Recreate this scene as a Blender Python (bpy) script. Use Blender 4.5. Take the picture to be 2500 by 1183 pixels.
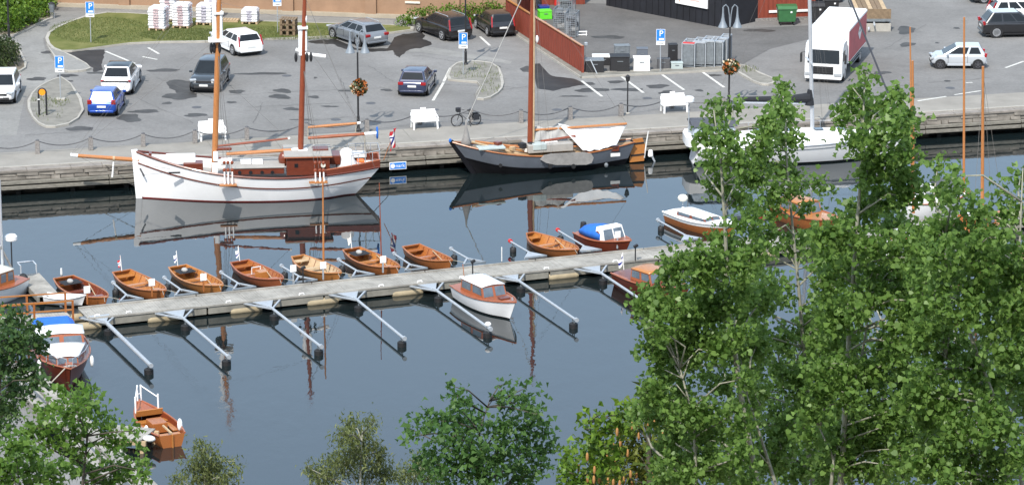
import bpy, math, random
import numpy as np
from mathutils import Vector, Matrix
for o in list(bpy.data.objects): bpy.data.objects.remove(o)
SC = bpy.context.scene
COL = SC.collection
R = math.radians
# ------------------------------------------------------------------ camera
CAM_H, PITCH, FPX = 50.5, R(15.3), 8894.0
cam = bpy.data.cameras.new('camera'); camo = bpy.data.objects.new('camera', cam); COL.objects.link(camo)
camo.location = (0, 0, CAM_H); camo.rotation_euler = (R(90) - PITCH, 0, 0)
cam.sensor_width = 36.0; cam.lens = FPX / 2500 * 36.0
cam.clip_start = 0.5; cam.clip_end = 9000
SC.camera = camo
# ------------------------------------------------------------------ sky, sun, exposure
SUN_EL, SUN_AZ = R(49), R(197)      # azimuth clockwise from +Y: behind the camera, a little to its left
w = bpy.data.worlds.new('World'); SC.world = w; w.use_nodes = True
nt = w.node_tree; nt.nodes.clear()
sky = nt.nodes.new('ShaderNodeTexSky'); sky.sky_type = 'NISHITA'; sky.sun_disc = False
sky.sun_elevation = SUN_EL; sky.sun_rotation = SUN_AZ; sky.dust_density = 1.5; sky.ozone_density = 1.2
bg = nt.nodes.new('ShaderNodeBackground'); bg.inputs['Strength'].default_value = 0.095
wo = nt.nodes.new('ShaderNodeOutputWorld')
# thin bright cloud veil spread evenly over the whole sky
wtc = nt.nodes.new('ShaderNodeTexCoord'); wn = nt.nodes.new('ShaderNodeTexNoise'); wn.inputs['Scale'].default_value = 2.2; wn.inputs['Detail'].default_value = 5
wr_ = nt.nodes.new('ShaderNodeValToRGB'); wr_.color_ramp.elements[0].position = 0.35; wr_.color_ramp.elements[1].position = 0.7
wr_.color_ramp.elements[0].color = (3.25, 4.25, 5.2, 1); wr_.color_ramp.elements[1].color = (4.5, 5.4, 6.2, 1)
wa = nt.nodes.new('ShaderNodeMix'); wa.data_type = 'RGBA'; wa.blend_type = 'ADD'; wa.inputs['Factor'].default_value = 1.0
nt.links.new(wtc.outputs['Generated'], wn.inputs['Vector']); nt.links.new(wn.outputs['Fac'], wr_.inputs[0])
nt.links.new(sky.outputs[0], wa.inputs['A']); nt.links.new(wr_.outputs[0], wa.inputs['B'])
nt.links.new(wa.outputs['Result'], bg.inputs[0]); nt.links.new(bg.outputs[0], wo.inputs[0])
sl = bpy.data.lights.new('sun', 'SUN'); sl.energy = 3.5; sl.angle = R(0.6); sl.color = (1.0, 0.95, 0.87)
so = bpy.data.objects.new('sun', sl); COL.objects.link(so)
sd = Vector((math.sin(SUN_AZ) * math.cos(SUN_EL), math.cos(SUN_AZ) * math.cos(SUN_EL), math.sin(SUN_EL)))
so.rotation_euler = (-sd).to_track_quat('-Z', 'Y').to_euler(); so.location = (0, 0, 120)
SC.view_settings.view_transform = 'Standard'; SC.view_settings.look = 'None'
SC.view_settings.exposure = 0.5; SC.view_settings.gamma = 1.0; SC.view_settings.use_curve_mapping = False
# ------------------------------------------------------------------ helpers
FW = Vector((0, math.cos(PITCH), -math.sin(PITCH))); UP = Vector((0, math.sin(PITCH), math.cos(PITCH))); RT = Vector((1, 0, 0))
CP = Vector((0, 0, CAM_H))
def ray(u, v): return FW * FPX + RT * (u - 1250) + UP * (591.5 - v)
def P(u, v, z=0.0):
    """point of the horizontal plane z that the photograph shows at (u, v)"""
    d = ray(u, v); return CP + d * ((z - CAM_H) / d.z)
def PY(u, v, y):
    d = ray(u, v); return CP + d * (y / d.y)
rnd = random.Random(7)
MATS = {}
def mat(name, col, rough=0.6, metal=0.0, var=0.12, scale=3.0, bump=0.0, bscale=30.0, spec=0.5, coat=0.0, trans=0.0, stretch=None, col2=None, emit=None):
    m = bpy.data.materials.new(name); m.use_nodes = True; t = m.node_tree; n = t.nodes; n.clear()
    out = n.new('ShaderNodeOutputMaterial'); b = n.new('ShaderNodeBsdfPrincipled')
    t.links.new(b.outputs[0], out.inputs[0])
    b.inputs['Roughness'].default_value = rough; b.inputs['Metallic'].default_value = metal
    b.inputs['Specular IOR Level'].default_value = spec; b.inputs['Coat Weight'].default_value = coat
    b.inputs['Coat Roughness'].default_value = 0.08
    if trans: b.inputs['Transmission Weight'].default_value = trans
    tc = n.new('ShaderNodeTexCoord'); mp = n.new('ShaderNodeMapping'); t.links.new(tc.outputs['Object'], mp.inputs[0])
    if stretch: mp.inputs['Scale'].default_value = stretch
    nz = n.new('ShaderNodeTexNoise'); nz.inputs['Scale'].default_value = scale; nz.inputs['Detail'].default_value = 6; nz.inputs['Roughness'].default_value = 0.65
    t.links.new(mp.outputs[0], nz.inputs['Vector'])
    cr = n.new('ShaderNodeValToRGB'); cr.color_ramp.elements[0].position = 0.3; cr.color_ramp.elements[1].position = 0.7
    c1 = [max(0, c * (1 - var)) for c in col]; c2 = list(col2) if col2 else [min(1, c * (1 + var)) for c in col]
    cr.color_ramp.elements[0].color = (*c1, 1); cr.color_ramp.elements[1].color = (*c2, 1)
    t.links.new(nz.outputs['Fac'], cr.inputs[0]); t.links.new(cr.outputs[0], b.inputs['Base Color'])
    if bump:
        bz = n.new('ShaderNodeTexNoise'); bz.inputs['Scale'].default_value = bscale; bz.inputs['Detail'].default_value = 4
        t.links.new(mp.outputs[0], bz.inputs['Vector'])
        bp = n.new('ShaderNodeBump'); bp.inputs['Strength'].default_value = min(1, bump); bp.inputs['Distance'].default_value = 0.02
        t.links.new(bz.outputs['Fac'], bp.inputs['Height']); t.links.new(bp.outputs[0], b.inputs['Normal'])
    MATS[name] = m
    return m
class MB:
    """collects geometry; build() links it as one mesh object"""
    def __init__(s): s.v = []; s.f = []; s.mi = []; s.c = 0
    def m(s, i): s.c = i; return s
    def add(s, vs, fs):
        o = len(s.v); s.v += [tuple(x) for x in vs]
        for f in fs: s.f.append(tuple(o + i for i in f)); s.mi.append(s.c)
        return s
    def box(s, c, d, rz=0.0, top=(1, 1), rx=0.0, ry=0.0):
        hx, hy, hz = d[0] / 2, d[1] / 2, d[2] / 2
        vs = []
        M = Matrix.Rotation(rz, 3, 'Z') @ Matrix.Rotation(ry, 3, 'Y') @ Matrix.Rotation(rx, 3, 'X')
        for z in (-1, 1):
            kx, ky = top if z > 0 else (1, 1)
            for x, y in ((-1, -1), (1, -1), (1, 1), (-1, 1)):
                vs.append(M @ Vector((x * hx * kx, y * hy * ky, z * hz)) + Vector(c))
        return s.add(vs, [(3, 2, 1, 0), (4, 5, 6, 7), (0, 1, 5, 4), (1, 2, 6, 5), (2, 3, 7, 6), (3, 0, 4, 7)])
    def beam(s, p, q, wd, ht=None, up=(0, 0, 1)):
        p, q = Vector(p), Vector(q); d = (q - p)
        if d.length < 1e-6: return s
        d.normalize(); a = Vector(up)
        if abs(d.dot(a)) > 0.98: a = Vector((0, 1, 0))
        sx = d.cross(a).normalized(); sz = sx.cross(d).normalized(); ht = ht or wd
        vs = []
        for e in (p, q):
            for i, j in ((-1, -1), (1, -1), (1, 1), (-1, 1)): vs.append(e + sx * i * wd / 2 + sz * j * ht / 2)
        return s.add(vs, [(3, 2, 1, 0), (4, 5, 6, 7), (0, 1, 5, 4), (1, 2, 6, 5), (2, 3, 7, 6), (3, 0, 4, 7)])
    def tube(s, pts, r, n=8, cap=True):
        pts = [Vector(p) for p in pts]; k = len(pts)
        rs = r if isinstance(r, (list, tuple)) else [r] * k
        rings = []; prev = None
        for i, p in enumerate(pts):
            d = (pts[min(i + 1, k - 1)] - pts[max(i - 1, 0)])
            d = d.normalized() if d.length > 1e-9 else Vector((0, 0, 1))
            if prev is None:
                a = Vector((0, 0, 1)) if abs(d.z) < 0.9 else Vector((1, 0, 0))
                x = d.cross(a).normalized()
            else:
                x = prev - d * prev.dot(d); x = x.normalized() if x.length > 1e-6 else d.orthogonal().normalized()
            prev = x; y = d.cross(x)
            rings.append([p + (x * math.cos(2 * math.pi * j / n) + y * math.sin(2 * math.pi * j / n)) * rs[i] for j in range(n)])
        return s.loft(rings, cap)
    def loft(s, rings, cap=True, closed=True):
        n = len(rings[0]); vs = [p for r in rings for p in r]; fs = []
        for i in range(len(rings) - 1):
            for j in range(n if closed else n - 1):
                a, b = i * n + j, i * n + (j + 1) % n
                fs.append((a, b, b + n, a + n))
        if cap:
            fs.append(tuple(range(n))[::-1]); fs.append(tuple((len(rings) - 1) * n + j for j in range(n)))
        return s.add(vs, fs)
    def lathe(s, prof, c=(0, 0, 0), n=16, axis='z'):
        rings = []
        for r, z in prof:
            ring = []
            for j in range(n):
                a = 2 * math.pi * j / n; x, y = r * math.cos(a), r * math.sin(a)
                v = (x, y, z) if axis == 'z' else ((z, x, y) if axis == 'x' else (y, z, x))
                ring.append(Vector(v) + Vector(c))
            rings.append(ring)
        return s.loft(rings, True)
    def prism(s, poly, z0, z1):
        n = len(poly); vs = [(p[0], p[1], z0) for p in poly] + [(p[0], p[1], z1) for p in poly]
        return s.add(vs, [tuple(range(n))[::-1], tuple(range(n, 2 * n))] + [(i, (i + 1) % n, (i + 1) % n + n, i + n) for i in range(n)])
    def sheet(s, poly, z=None):
        return s.add([(p[0], p[1], p[2] if z is None else z) for p in poly], [tuple(range(len(poly)))])
    def ball(s, c, r, n=10, k=6):
        r = r if isinstance(r, (tuple, list)) else (r, r, r)
        rings = []
        for i in range(k + 1):
            a = -math.pi / 2 + math.pi * i / k; cr = max(0.02, math.cos(a))
            rings.append([Vector((c[0] + r[0] * cr * math.cos(2 * math.pi * j / n), c[1] + r[1] * cr * math.sin(2 * math.pi * j / n), c[2] + r[2] * math.sin(a))) for j in range(n)])
        return s.loft(rings, True)
    def build(s, name, mats, parent=None, smooth=False, bevel=0.0, solid=0.0):
        me = bpy.data.meshes.new(name); me.from_pydata(s.v, [], s.f)
        for mm in (mats if isinstance(mats, (list, tuple)) else [mats]): me.materials.append(MATS[mm])
        me.polygons.foreach_set('material_index', s.mi)
        me.update(); me.validate()
        o = bpy.data.objects.new(name, me); COL.objects.link(o)
        if parent: o.parent = parent
        if smooth:
            me.polygons.foreach_set('use_smooth', [True] * len(me.polygons))
            if smooth is not True: me.set_sharp_from_angle(angle=R(smooth))
        if solid:
            k = o.modifiers.new('solid', 'SOLIDIFY'); k.thickness = solid
        if bevel:
            k = o.modifiers.new('bevel', 'BEVEL'); k.width = bevel; k.segments = 2; k.limit_method = 'ANGLE'
        return o
def thing(name, label, cat, loc=(0, 0, 0), rz=0.0, group=None):
    o = bpy.data.objects.new(name, None); COL.objects.link(o); o.empty_display_size = 0.2
    o.location = loc; o.rotation_euler = (0, 0, rz)
    return tag(o, label, cat, group)
def tag(o, label, cat, group=None):
    o['label'] = label; o['category'] = cat
    if group: o['group'] = group
    return o
def kind(o, k): o['kind'] = k; return o
def copy_tree(o, parent=None):
    c = o.copy(); COL.objects.link(c); c.parent = parent
    for ch in list(o.children): copy_tree(ch, c)
    return c
def heading(p, q):
    """angle about Z that turns local +X into the ground direction p -> q"""
    d = Vector(q) - Vector(p); return math.atan2(d.y, d.x)
def text_obj(name, s, size, m, parent, loc, rot, ext=0.004, center=True):
    cu = bpy.data.curves.new('tmp', 'FONT'); cu.body = s; cu.size = size; cu.extrude = ext
    if center: cu.align_x = 'CENTER'; cu.align_y = 'CENTER'
    t = bpy.data.objects.new('tmp', cu); COL.objects.link(t)
    bpy.context.view_layer.update()
    me = bpy.data.meshes.new_from_object(t.evaluated_get(bpy.context.evaluated_depsgraph_get()))
    bpy.data.objects.remove(t); me.name = name
    me.materials.clear(); me.materials.append(MATS[m])
    o = bpy.data.objects.new(name, me); COL.objects.link(o); o.parent = parent
    o.location = loc; o.rotation_euler = rot
    return o
ORD = ['first', 'second', 'third', 'fourth', 'fifth', 'sixth', 'seventh', 'eighth', 'ninth', 'tenth', 'eleventh', 'twelfth', 'thirteenth', 'fourteenth']
# ------------------------------------------------------------------ materials
mat('asphalt', (0.192, 0.187, 0.18), 0.9, var=0.13, scale=0.35, bump=0.5, bscale=60, spec=0.25)
mat('asphalt_dark', (0.125, 0.121, 0.117), 0.9, var=0.15, scale=0.5, bump=0.4, bscale=60, spec=0.25)
mat('asphalt_pale', (0.225, 0.22, 0.207), 0.9, var=0.12, scale=0.7, bump=0.4, bscale=50, spec=0.25)
def rich(name, k_big, k_small):
    m = MATS[name]; t = m.node_tree; n = t.nodes; b = next(x for x in n if x.type == 'BSDF_PRINCIPLED'); src = b.inputs['Base Color'].links[0].from_socket
    tc = next(x for x in n if x.type == 'TEX_COORD')
    for sc_, k, lo_, hi_ in ((0.07, k_big, .35, .65), (6.0, k_small, .3, .7), (0.5, .5, .60, .64)):
        z = n.new('ShaderNodeTexNoise'); z.inputs['Scale'].default_value = sc_; z.inputs['Detail'].default_value = 8; z.inputs['Distortion'].default_value = .6; t.links.new(tc.outputs['Object'], z.inputs['Vector'])
        r = n.new('ShaderNodeMapRange'); r.inputs['From Min'].default_value = lo_; r.inputs['From Max'].default_value = hi_
        if hi_ < .65: r.inputs['To Min'].default_value = 1.0; r.inputs['To Max'].default_value = 1 - .13 * k
        else: r.inputs['To Min'].default_value = 1 - k; r.inputs['To Max'].default_value = 1 + k
        t.links.new(z.outputs['Fac'], r.inputs['Value'])
        x = n.new('ShaderNodeMix'); x.data_type = 'RGBA'; x.blend_type = 'MULTIPLY'; x.inputs['Factor'].default_value = 1
        t.links.new(src, x.inputs['A']); t.links.new(r.outputs[0], x.inputs['B']); src = x.outputs['Result']
    t.links.new(src, b.inputs['Base Color'])
for nm in ('asphalt', 'asphalt_dark', 'asphalt_pale'): rich(nm, .10, .10)
mat('damp', (0.06, 0.058, 0.056), 0.6, var=0.35, scale=1.2, spec=0.2)
mat('wet', (0.032, 0.029, 0.027), 0.5, var=0.35, scale=0.8, spec=0.15)
mat('crack_fill', (0.105, 0.103, 0.1), 0.85, var=0.25, scale=2.0)
mat('tyre_track', (0.135, 0.135, 0.138), 0.85, var=0.15, scale=1.0)
mat('promenade', (0.265, 0.248, 0.22), 0.9, var=0.14, scale=0.6, bump=0.5, bscale=40, spec=0.25)
mat('coping', (0.25, 0.225, 0.2), 0.9, var=0.3, scale=1.2, bump=0.6, bscale=12, spec=0.25)
mat('quay_stone', (0.21, 0.192, 0.168), 0.95, var=0.35, scale=1.1, bump=1.0, bscale=5, spec=0.2)
mat('kerb_stone', (0.36, 0.34, 0.3), 0.85, var=0.15, scale=2, bump=0.3)
mat('old_timber', (0.19, 0.178, 0.15), 0.9, var=0.35, scale=2, bump=0.5, bscale=15, stretch=(1, 6, 6))
mat('shade_black', (0.016, 0.016, 0.015), 0.7, var=0.4, scale=2, spec=0.15)  # near black, with the shade under the quay put into the colour
mat('line_paint', (0.55, 0.54, 0.5), 0.8, var=0.25, scale=3)
mat('soil', (0.16, 0.135, 0.1), 0.95, var=0.3, scale=1.0, bump=0.8, bscale=8)
mat('gravel', (0.2, 0.19, 0.165), 0.95, var=0.25, scale=1.5, bump=0.8, bscale=14)
mat('lawn', (0.11, 0.145, 0.03), 0.95, var=0.35, scale=0.45, bump=1.0, bscale=9, spec=0.15, col2=(0.2, 0.19, 0.075))
mat('brown_wall', (0.3, 0.185, 0.115), 0.9, var=0.14, scale=0.8, bump=0.3, bscale=12)
mat('plinth', (0.36, 0.31, 0.235), 0.9, var=0.12, scale=1.0, bump=0.3)
mat('black_wall', (0.012, 0.013, 0.018), 0.75, var=0.3, scale=1)
mat('red_wood', (0.215, 0.042, 0.022), 0.75, var=0.22, scale=2, bump=0.3, bscale=25, stretch=(3, 3, 0.6))
mat('pale_wood', (0.45, 0.33, 0.2), 0.75, var=0.2, scale=3, bump=0.3)
mat('pallet_wood', (0.2, 0.14, 0.085), 0.85, var=0.3, scale=5, bump=0.3)
mat('varnish', (0.33, 0.112, 0.03), 0.36, var=0.34, scale=5, coat=0.2, stretch=(1, 8, 8))
mat('varnish_gold', (0.4, 0.16, 0.04), 0.35, var=0.28, scale=5, coat=0.3, stretch=(1, 8, 8))
mat('varnish_dark', (0.16, 0.035, 0.014), 0.3, var=0.3, scale=5, coat=0.4, stretch=(1, 8, 8))
mat('mahogany', (0.13, 0.028, 0.013), 0.35, var=0.3, scale=4, coat=0.2, stretch=(1, 7, 7))
mat('mahogany_light', (0.3, 0.088, 0.034), 0.38, var=0.28, scale=4, coat=0.2, stretch=(1, 7, 7))
mat('spar', (0.42, 0.17, 0.055), 0.4, var=0.18, scale=4, coat=0.2, stretch=(6, 6, 1))
mat('spar_red', (0.22, 0.05, 0.02), 0.4, var=0.18, scale=4, coat=0.2, stretch=(6, 6, 1))
mat('hull_white', (0.8, 0.8, 0.8), 0.35, var=0.04, scale=1.5, coat=0.15)
mat('white', (0.78, 0.78, 0.77), 0.5, var=0.05, scale=2)
mat('cream', (0.7, 0.67, 0.58), 0.5, var=0.06, scale=2)
mat('antifoul_red', (0.16, 0.015, 0.012), 0.6, var=0.25, scale=2)
mat('hull_black', (0.008, 0.008, 0.01), 0.5, var=0.3, scale=2, spec=0.15)
mat('hull_grey', (0.125, 0.14, 0.165), 0.45, var=0.12, scale=1.2, coat=0.1)
mat('deck_grey', (0.34, 0.325, 0.3), 0.8, var=0.1, scale=3, bump=0.2)
mat('deck_teak', (0.36, 0.23, 0.115), 0.7, var=0.2, scale=3, stretch=(1, 10, 1))
mat('canvas_white', (0.76, 0.76, 0.75), 0.85, var=0.05, scale=2, bump=0.3, bscale=5)
mat('canvas_grey', (0.36, 0.355, 0.34), 0.9, var=0.1, scale=2, bump=0.3, bscale=6)
mat('sail_bag', (0.24, 0.23, 0.22), 0.9, var=0.2, scale=3, bump=0.4, bscale=6)
mat('canvas_dark', (0.07, 0.075, 0.09), 0.9, var=0.15, scale=3)
mat('canvas_black', (0.015, 0.017, 0.022), 0.85, var=0.2, scale=3)
mat('canvas_blue', (0.015, 0.13, 0.5), 0.75, var=0.15, scale=3, bump=0.3, bscale=6)
mat('dock_wood', (0.29, 0.275, 0.245), 0.9, var=0.35, scale=0.9, bump=0.5, bscale=20)
mat('dock_side', (0.21, 0.2, 0.17), 0.9, var=0.3, scale=1.5, bump=0.5, bscale=12)
mat('float_tan', (0.34, 0.28, 0.18), 0.8, var=0.2, scale=2)
mat('galv', (0.42, 0.45, 0.48), 0.5, metal=0.35, var=0.12, scale=4)
mat('lamp_grey', (0.22, 0.25, 0.28), 0.5, metal=0.2, var=0.1, scale=3)
mat('galv_dark', (0.19, 0.21, 0.225), 0.6, metal=0.3, var=0.25, scale=4)
mat('mast_alu', (0.55, 0.57, 0.6), 0.35, metal=0.4, var=0.06, scale=2)
mat('black_rubber', (0.012, 0.012, 0.013), 0.6, var=0.3, scale=3)
mat('black_metal', (0.018, 0.018, 0.02), 0.5, var=0.2, scale=3)
mat('iron_grey', (0.1, 0.1, 0.105), 0.6, metal=0.3, var=0.2, scale=6)
mat('rope', (0.36, 0.33, 0.27), 0.9, var=0.2, scale=20)
mat('wire', (0.16, 0.15, 0.14), 0.6, var=0.1, scale=5)
mat('granite', (0.22, 0.205, 0.195), 0.9, var=0.35, scale=9, bump=0.6, bscale=20)
mat('white_paint', (0.84, 0.84, 0.83), 0.45, var=0.03, scale=2)
mat('sign_blue', (0.02, 0.2, 0.68), 0.4, var=0.05, scale=2)
mat('sign_orange', (0.85, 0.3, 0.015), 0.45, var=0.05, scale=4)
mat('red_paint', (0.55, 0.03, 0.025), 0.4, var=0.1, scale=3)
mat('buoy_red', (0.7, 0.07, 0.02), 0.5, var=0.1, scale=3)
mat('orange_vinyl', (0.75, 0.16, 0.03), 0.6, var=0.1, scale=3)
mat('flag_blue', (0.015, 0.03, 0.2), 0.8, var=0.1, scale=3)
mat('flag_red', (0.5, 0.02, 0.03), 0.8, var=0.1, scale=3)
mat('glass', (0.014, 0.017, 0.02), 0.1, var=0.2, scale=1, spec=0.3)
mat('glass_boat', (0.1, 0.13, 0.16), 0.08, var=0.3, scale=2, spec=0.8)
mat('clear_vinyl', (0.33, 0.38, 0.42), 0.2, var=0.3, scale=3, spec=0.7)
mat('plate_white', (0.7, 0.7, 0.68), 0.5, var=0.05, scale=5)
mat('lamp_red', (0.3, 0.008, 0.01), 0.2, var=0.15, scale=6, coat=0.5)
mat('lamp_clear', (0.36, 0.38, 0.4), 0.15, var=0.15, scale=8, coat=0.5)
mat('rim', (0.5, 0.51, 0.53), 0.35, metal=0.6, var=0.1, scale=5)
mat('rim_dark', (0.1, 0.1, 0.11), 0.4, metal=0.5, var=0.1, scale=5)
mat('plastic_black', (0.02, 0.02, 0.022), 0.6, var=0.2, scale=4)
mat('bin_green', (0.035, 0.13, 0.045), 0.55, var=0.15, scale=3)
mat('crate_green', (0.12, 0.62, 0.03), 0.5, var=0.1, scale=3)
mat('tub_pale', (0.4, 0.46, 0.45), 0.55, var=0.1, scale=3)
mat('wrap_white', (0.72, 0.72, 0.74), 0.4, var=0.1, scale=4, bump=0.6, bscale=7, coat=0.2)
mat('wrap_red', (0.5, 0.2, 0.22), 0.45, var=0.45, scale=9, col2=(0.74, 0.66, 0.68))
mat('wrap_violet', (0.36, 0.32, 0.45), 0.45, var=0.4, scale=9, col2=(0.7, 0.68, 0.74))
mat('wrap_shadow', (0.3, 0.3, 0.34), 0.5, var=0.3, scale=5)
for nm, c in dict(white=(0.78, 0.78, 0.78), blue=(0.006, 0.06, 0.34), slate=(0.035, 0.042, 0.05), navy=(0.03, 0.04, 0.085), grey=(0.2, 0.215, 0.235), black=(0.01, 0.01, 0.012), silver=(0.52, 0.55, 0.58), brownblack=(0.013, 0.012, 0.0125)).items():
    mat('paint_' + nm, c, 0.3, metal=0.0 if nm in ('white', 'black') else 0.25, var=0.03, scale=1, coat=0.8)
mat('truck_red', (0.42, 0.06, 0.075), 0.5, var=0.16, scale=1.2, coat=0.1)
mat('petal_red', (0.35, 0.035, 0.02), 0.7, var=0.5, scale=15, col2=(0.55, 0.2, 0.03))
mat('petal_pale', (0.6, 0.5, 0.35), 0.7, var=0.3, scale=15)
def leaf_mat(name, c_dark, c_light, trans=0.3, rough=0.5):
    m = bpy.data.materials.new(name); m.use_nodes = True; t = m.node_tree; n = t.nodes; n.clear()
    out = n.new('ShaderNodeOutputMaterial'); b = n.new('ShaderNodeBsdfPrincipled'); tr = n.new('ShaderNodeBsdfTranslucent'); mx = n.new('ShaderNodeMixShader')
    g = n.new('ShaderNodeNewGeometry'); cr = n.new('ShaderNodeValToRGB')
    cr.color_ramp.elements[0].color = (*c_dark, 1); cr.color_ramp.elements[1].color = (*c_light, 1)
    t.links.new(g.outputs['Random Per Island'], cr.inputs[0]); t.links.new(cr.outputs[0], b.inputs['Base Color'])
    hs = n.new('ShaderNodeHueSaturation'); hs.inputs['Hue'].default_value = 0.485; hs.inputs['Value'].default_value = 1.5
    t.links.new(cr.outputs[0], hs.inputs['Color']); t.links.new(hs.outputs[0], tr.inputs['Color'])
    b.inputs['Roughness'].default_value = rough; b.inputs['Specular IOR Level'].default_value = 0.35
    mx.inputs[0].default_value = trans
    t.links.new(b.outputs[0], mx.inputs[1]); t.links.new(tr.outputs[0], mx.inputs[2]); t.links.new(mx.outputs[0], out.inputs[0])
    MATS[name] = m
leaf_mat('leaf_aspen', (0.095, 0.185, 0.036), (0.205, 0.33, 0.085), 0.52, 0.4)
leaf_mat('leaf_maple', (0.075, 0.165, 0.026), (0.165, 0.28, 0.055), 0.48, 0.4)
leaf_mat('leaf_dark', (0.036, 0.085, 0.026), (0.085, 0.15, 0.042), 0.35)
leaf_mat('leaf_oak', (0.045, 0.115, 0.028), (0.11, 0.21, 0.055), 0.45)
leaf_mat('leaf_birch', (0.085, 0.115, 0.03), (0.18, 0.21, 0.075), 0.35)
leaf_mat('leaf_spruce', (0.07, 0.105, 0.016), (0.16, 0.19, 0.03), 0.25)
leaf_mat('leaf_hedge', (0.05, 0.12, 0.012), (0.16, 0.26, 0.03))
leaf_mat('leaf_bush', (0.03, 0.05, 0.015), (0.06, 0.085, 0.025), 0.2)
leaf_mat('cone_brown', (0.3, 0.14, 0.045), (0.45, 0.24, 0.09), 0.05, 0.8)
mat('bark_aspen', (0.25, 0.245, 0.19), 0.9, var=0.35, scale=6, bump=0.4, bscale=12)
mat('bark_dark', (0.07, 0.06, 0.045), 0.95, var=0.3, scale=6, bump=0.6, bscale=12)
# water: dark body, mirror skin, slight ripples that grow in patches
m = bpy.data.materials.new('water'); m.use_nodes = True; t = m.node_tree; n = t.nodes; b = n['Principled BSDF']
b.inputs['Base Color'].default_value = (0.007, 0.012, 0.013, 1); b.inputs['Roughness'].default_value = 0.015; b.inputs['IOR'].default_value = 1.72
tc = n.new('ShaderNodeTexCoord'); mp = n.new('ShaderNodeMapping'); mp.inputs['Scale'].default_value = (1.0, 0.55, 1.0); mp.inputs['Rotation'].default_value = (0, 0, R(25))
t.links.new(tc.outputs['Object'], mp.inputs[0])
n1 = n.new('ShaderNodeTexNoise'); n1.inputs['Scale'].default_value = 0.9; n1.inputs['Detail'].default_value = 3
n2 = n.new('ShaderNodeTexNoise'); n2.inputs['Scale'].default_value = 0.06; n2.inputs['Detail'].default_value = 2
t.links.new(mp.outputs[0], n1.inputs['Vector']); t.links.new(tc.outputs['Object'], n2.inputs['Vector'])
mr = n.new('ShaderNodeMapRange'); mr.inputs['From Min'].default_value = 0.42; mr.inputs['From Max'].default_value = 0.66; mr.inputs['To Min'].default_value = 0.15; mr.inputs['To Max'].default_value = 0.6
t.links.new(n2.outputs['Fac'], mr.inputs['Value'])
mu = n.new('ShaderNodeMath'); mu.operation = 'MULTIPLY'
t.links.new(n1.outputs['Fac'], mu.inputs[0]); t.links.new(mr.outputs[0], mu.inputs[1])
n3 = n.new('ShaderNodeTexNoise'); n3.inputs['Scale'].default_value = 5.0; n3.inputs['Detail'].default_value = 2; t.links.new(mp.outputs[0], n3.inputs['Vector'])
n4 = n.new('ShaderNodeMath'); n4.operation = 'MULTIPLY'; n4.inputs[1].default_value = 0.10; t.links.new(n3.outputs['Fac'], n4.inputs[0])
n5 = n.new('ShaderNodeMath'); n5.operation = 'MULTIPLY_ADD'; t.links.new(n4.outputs[0], n5.inputs[0]); t.links.new(mr.outputs[0], n5.inputs[1]); t.links.new(mu.outputs[0], n5.inputs[2])
bp = n.new('ShaderNodeBump'); bp.inputs['Strength'].default_value = 1.0; bp.inputs['Distance'].default_value = 0.02
t.links.new(n5.outputs[0], bp.inputs['Height']); t.links.new(bp.outputs[0], b.inputs['Normal'])
rr2 = n.new('ShaderNodeMapRange'); rr2.inputs['From Min'].default_value = 0.5; rr2.inputs['From Max'].default_value = 0.62; rr2.inputs['To Min'].default_value = 0.012; rr2.inputs['To Max'].default_value = 0.06
t.links.new(n2.outputs['Fac'], rr2.inputs['Value']); t.links.new(rr2.outputs[0], b.inputs['Roughness'])
MATS['water'] = m
# ------------------------------------------------------------------ water, quay, car park
QZ = 1.37
o = MB().sheet([(-4000, -300, 0), (4000, -300, 0), (4000, 6000, 0), (-4000, 6000, 0)]).build('water', 'water'); kind(o, 'structure')
E0, E1 = P(0, 419, QZ), P(2500, 268, QZ)
ED = (E1 - E0).normalized(); EN = Vector((ED.y, -ED.x, 0))          # along the quay (to the right), out over the water
def Q(s, d, z=QZ): return E0 + ED * s - EN * d + Vector((0, 0, z - QZ))  # s metres along the edge, d metres inland
o = MB().sheet([Q(-2500, 0.9), Q(2500, 0.9), Vector((2500, 5500, QZ)), Vector((-2500, 5500, QZ))]).build('parking_lot', 'asphalt'); kind(o, 'structure'); LOT = o
o = MB().sheet([Q(-60, 0.88, QZ + 0.004), Q(140, 0.88, QZ + 0.004), Q(140, 4.3, QZ + 0.004), Q(-60, 4.3, QZ + 0.004)]).build('promenade', 'promenade'); kind(o, 'structure'); PROM = o
m_ = MB()
for s in np.arange(-40, 120, 3.1): m_.beam(Q(s, 0.82, QZ + 0.02), Q(s + 3.07, 0.82, QZ + 0.02), 0.16, 0.06)
m_.build('edge_kerb', 'kerb_stone', PROM)
# paving joints across the promenade near the ketch
m_ = MB()
for s in np.arange(12.2, 24, 1.9): m_.beam(Q(s, 1.2, QZ + 0.006), Q(s + 0.05, 4.2, QZ + 0.006), 0.05, 0.006)
for d in (2.2, 3.3): m_.beam(Q(12.2, d, QZ + 0.0055), Q(22.5, d, QZ + 0.0055), 0.05, 0.006)
m_.build('paving_joint', 'gravel', PROM)
qw = thing('quay_wall', 'weathered stone quay wall with timber fender beams along the waterline', 'quay wall', Q(0, 0, 0))
def ql(s, d, z): return Q(s, d, z) - Q(0, 0, 0)
m_ = MB()
prof = [(0.9, QZ), (0.02, QZ - 0.02), (0.0, QZ - 0.05), (0.0, QZ - 0.14), (0.05, QZ - 0.16), (0.1, 0.8), (0.9, 0.78), (0.9, -2), (1.6, -2), (1.6, QZ)]
m_.loft([[ql(s, d, z) for d, z in prof] for s in (-200, 300)], True).build('wall_core', 'quay_stone', qw)
rs = random.Random(3)
s = -6.0
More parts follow.
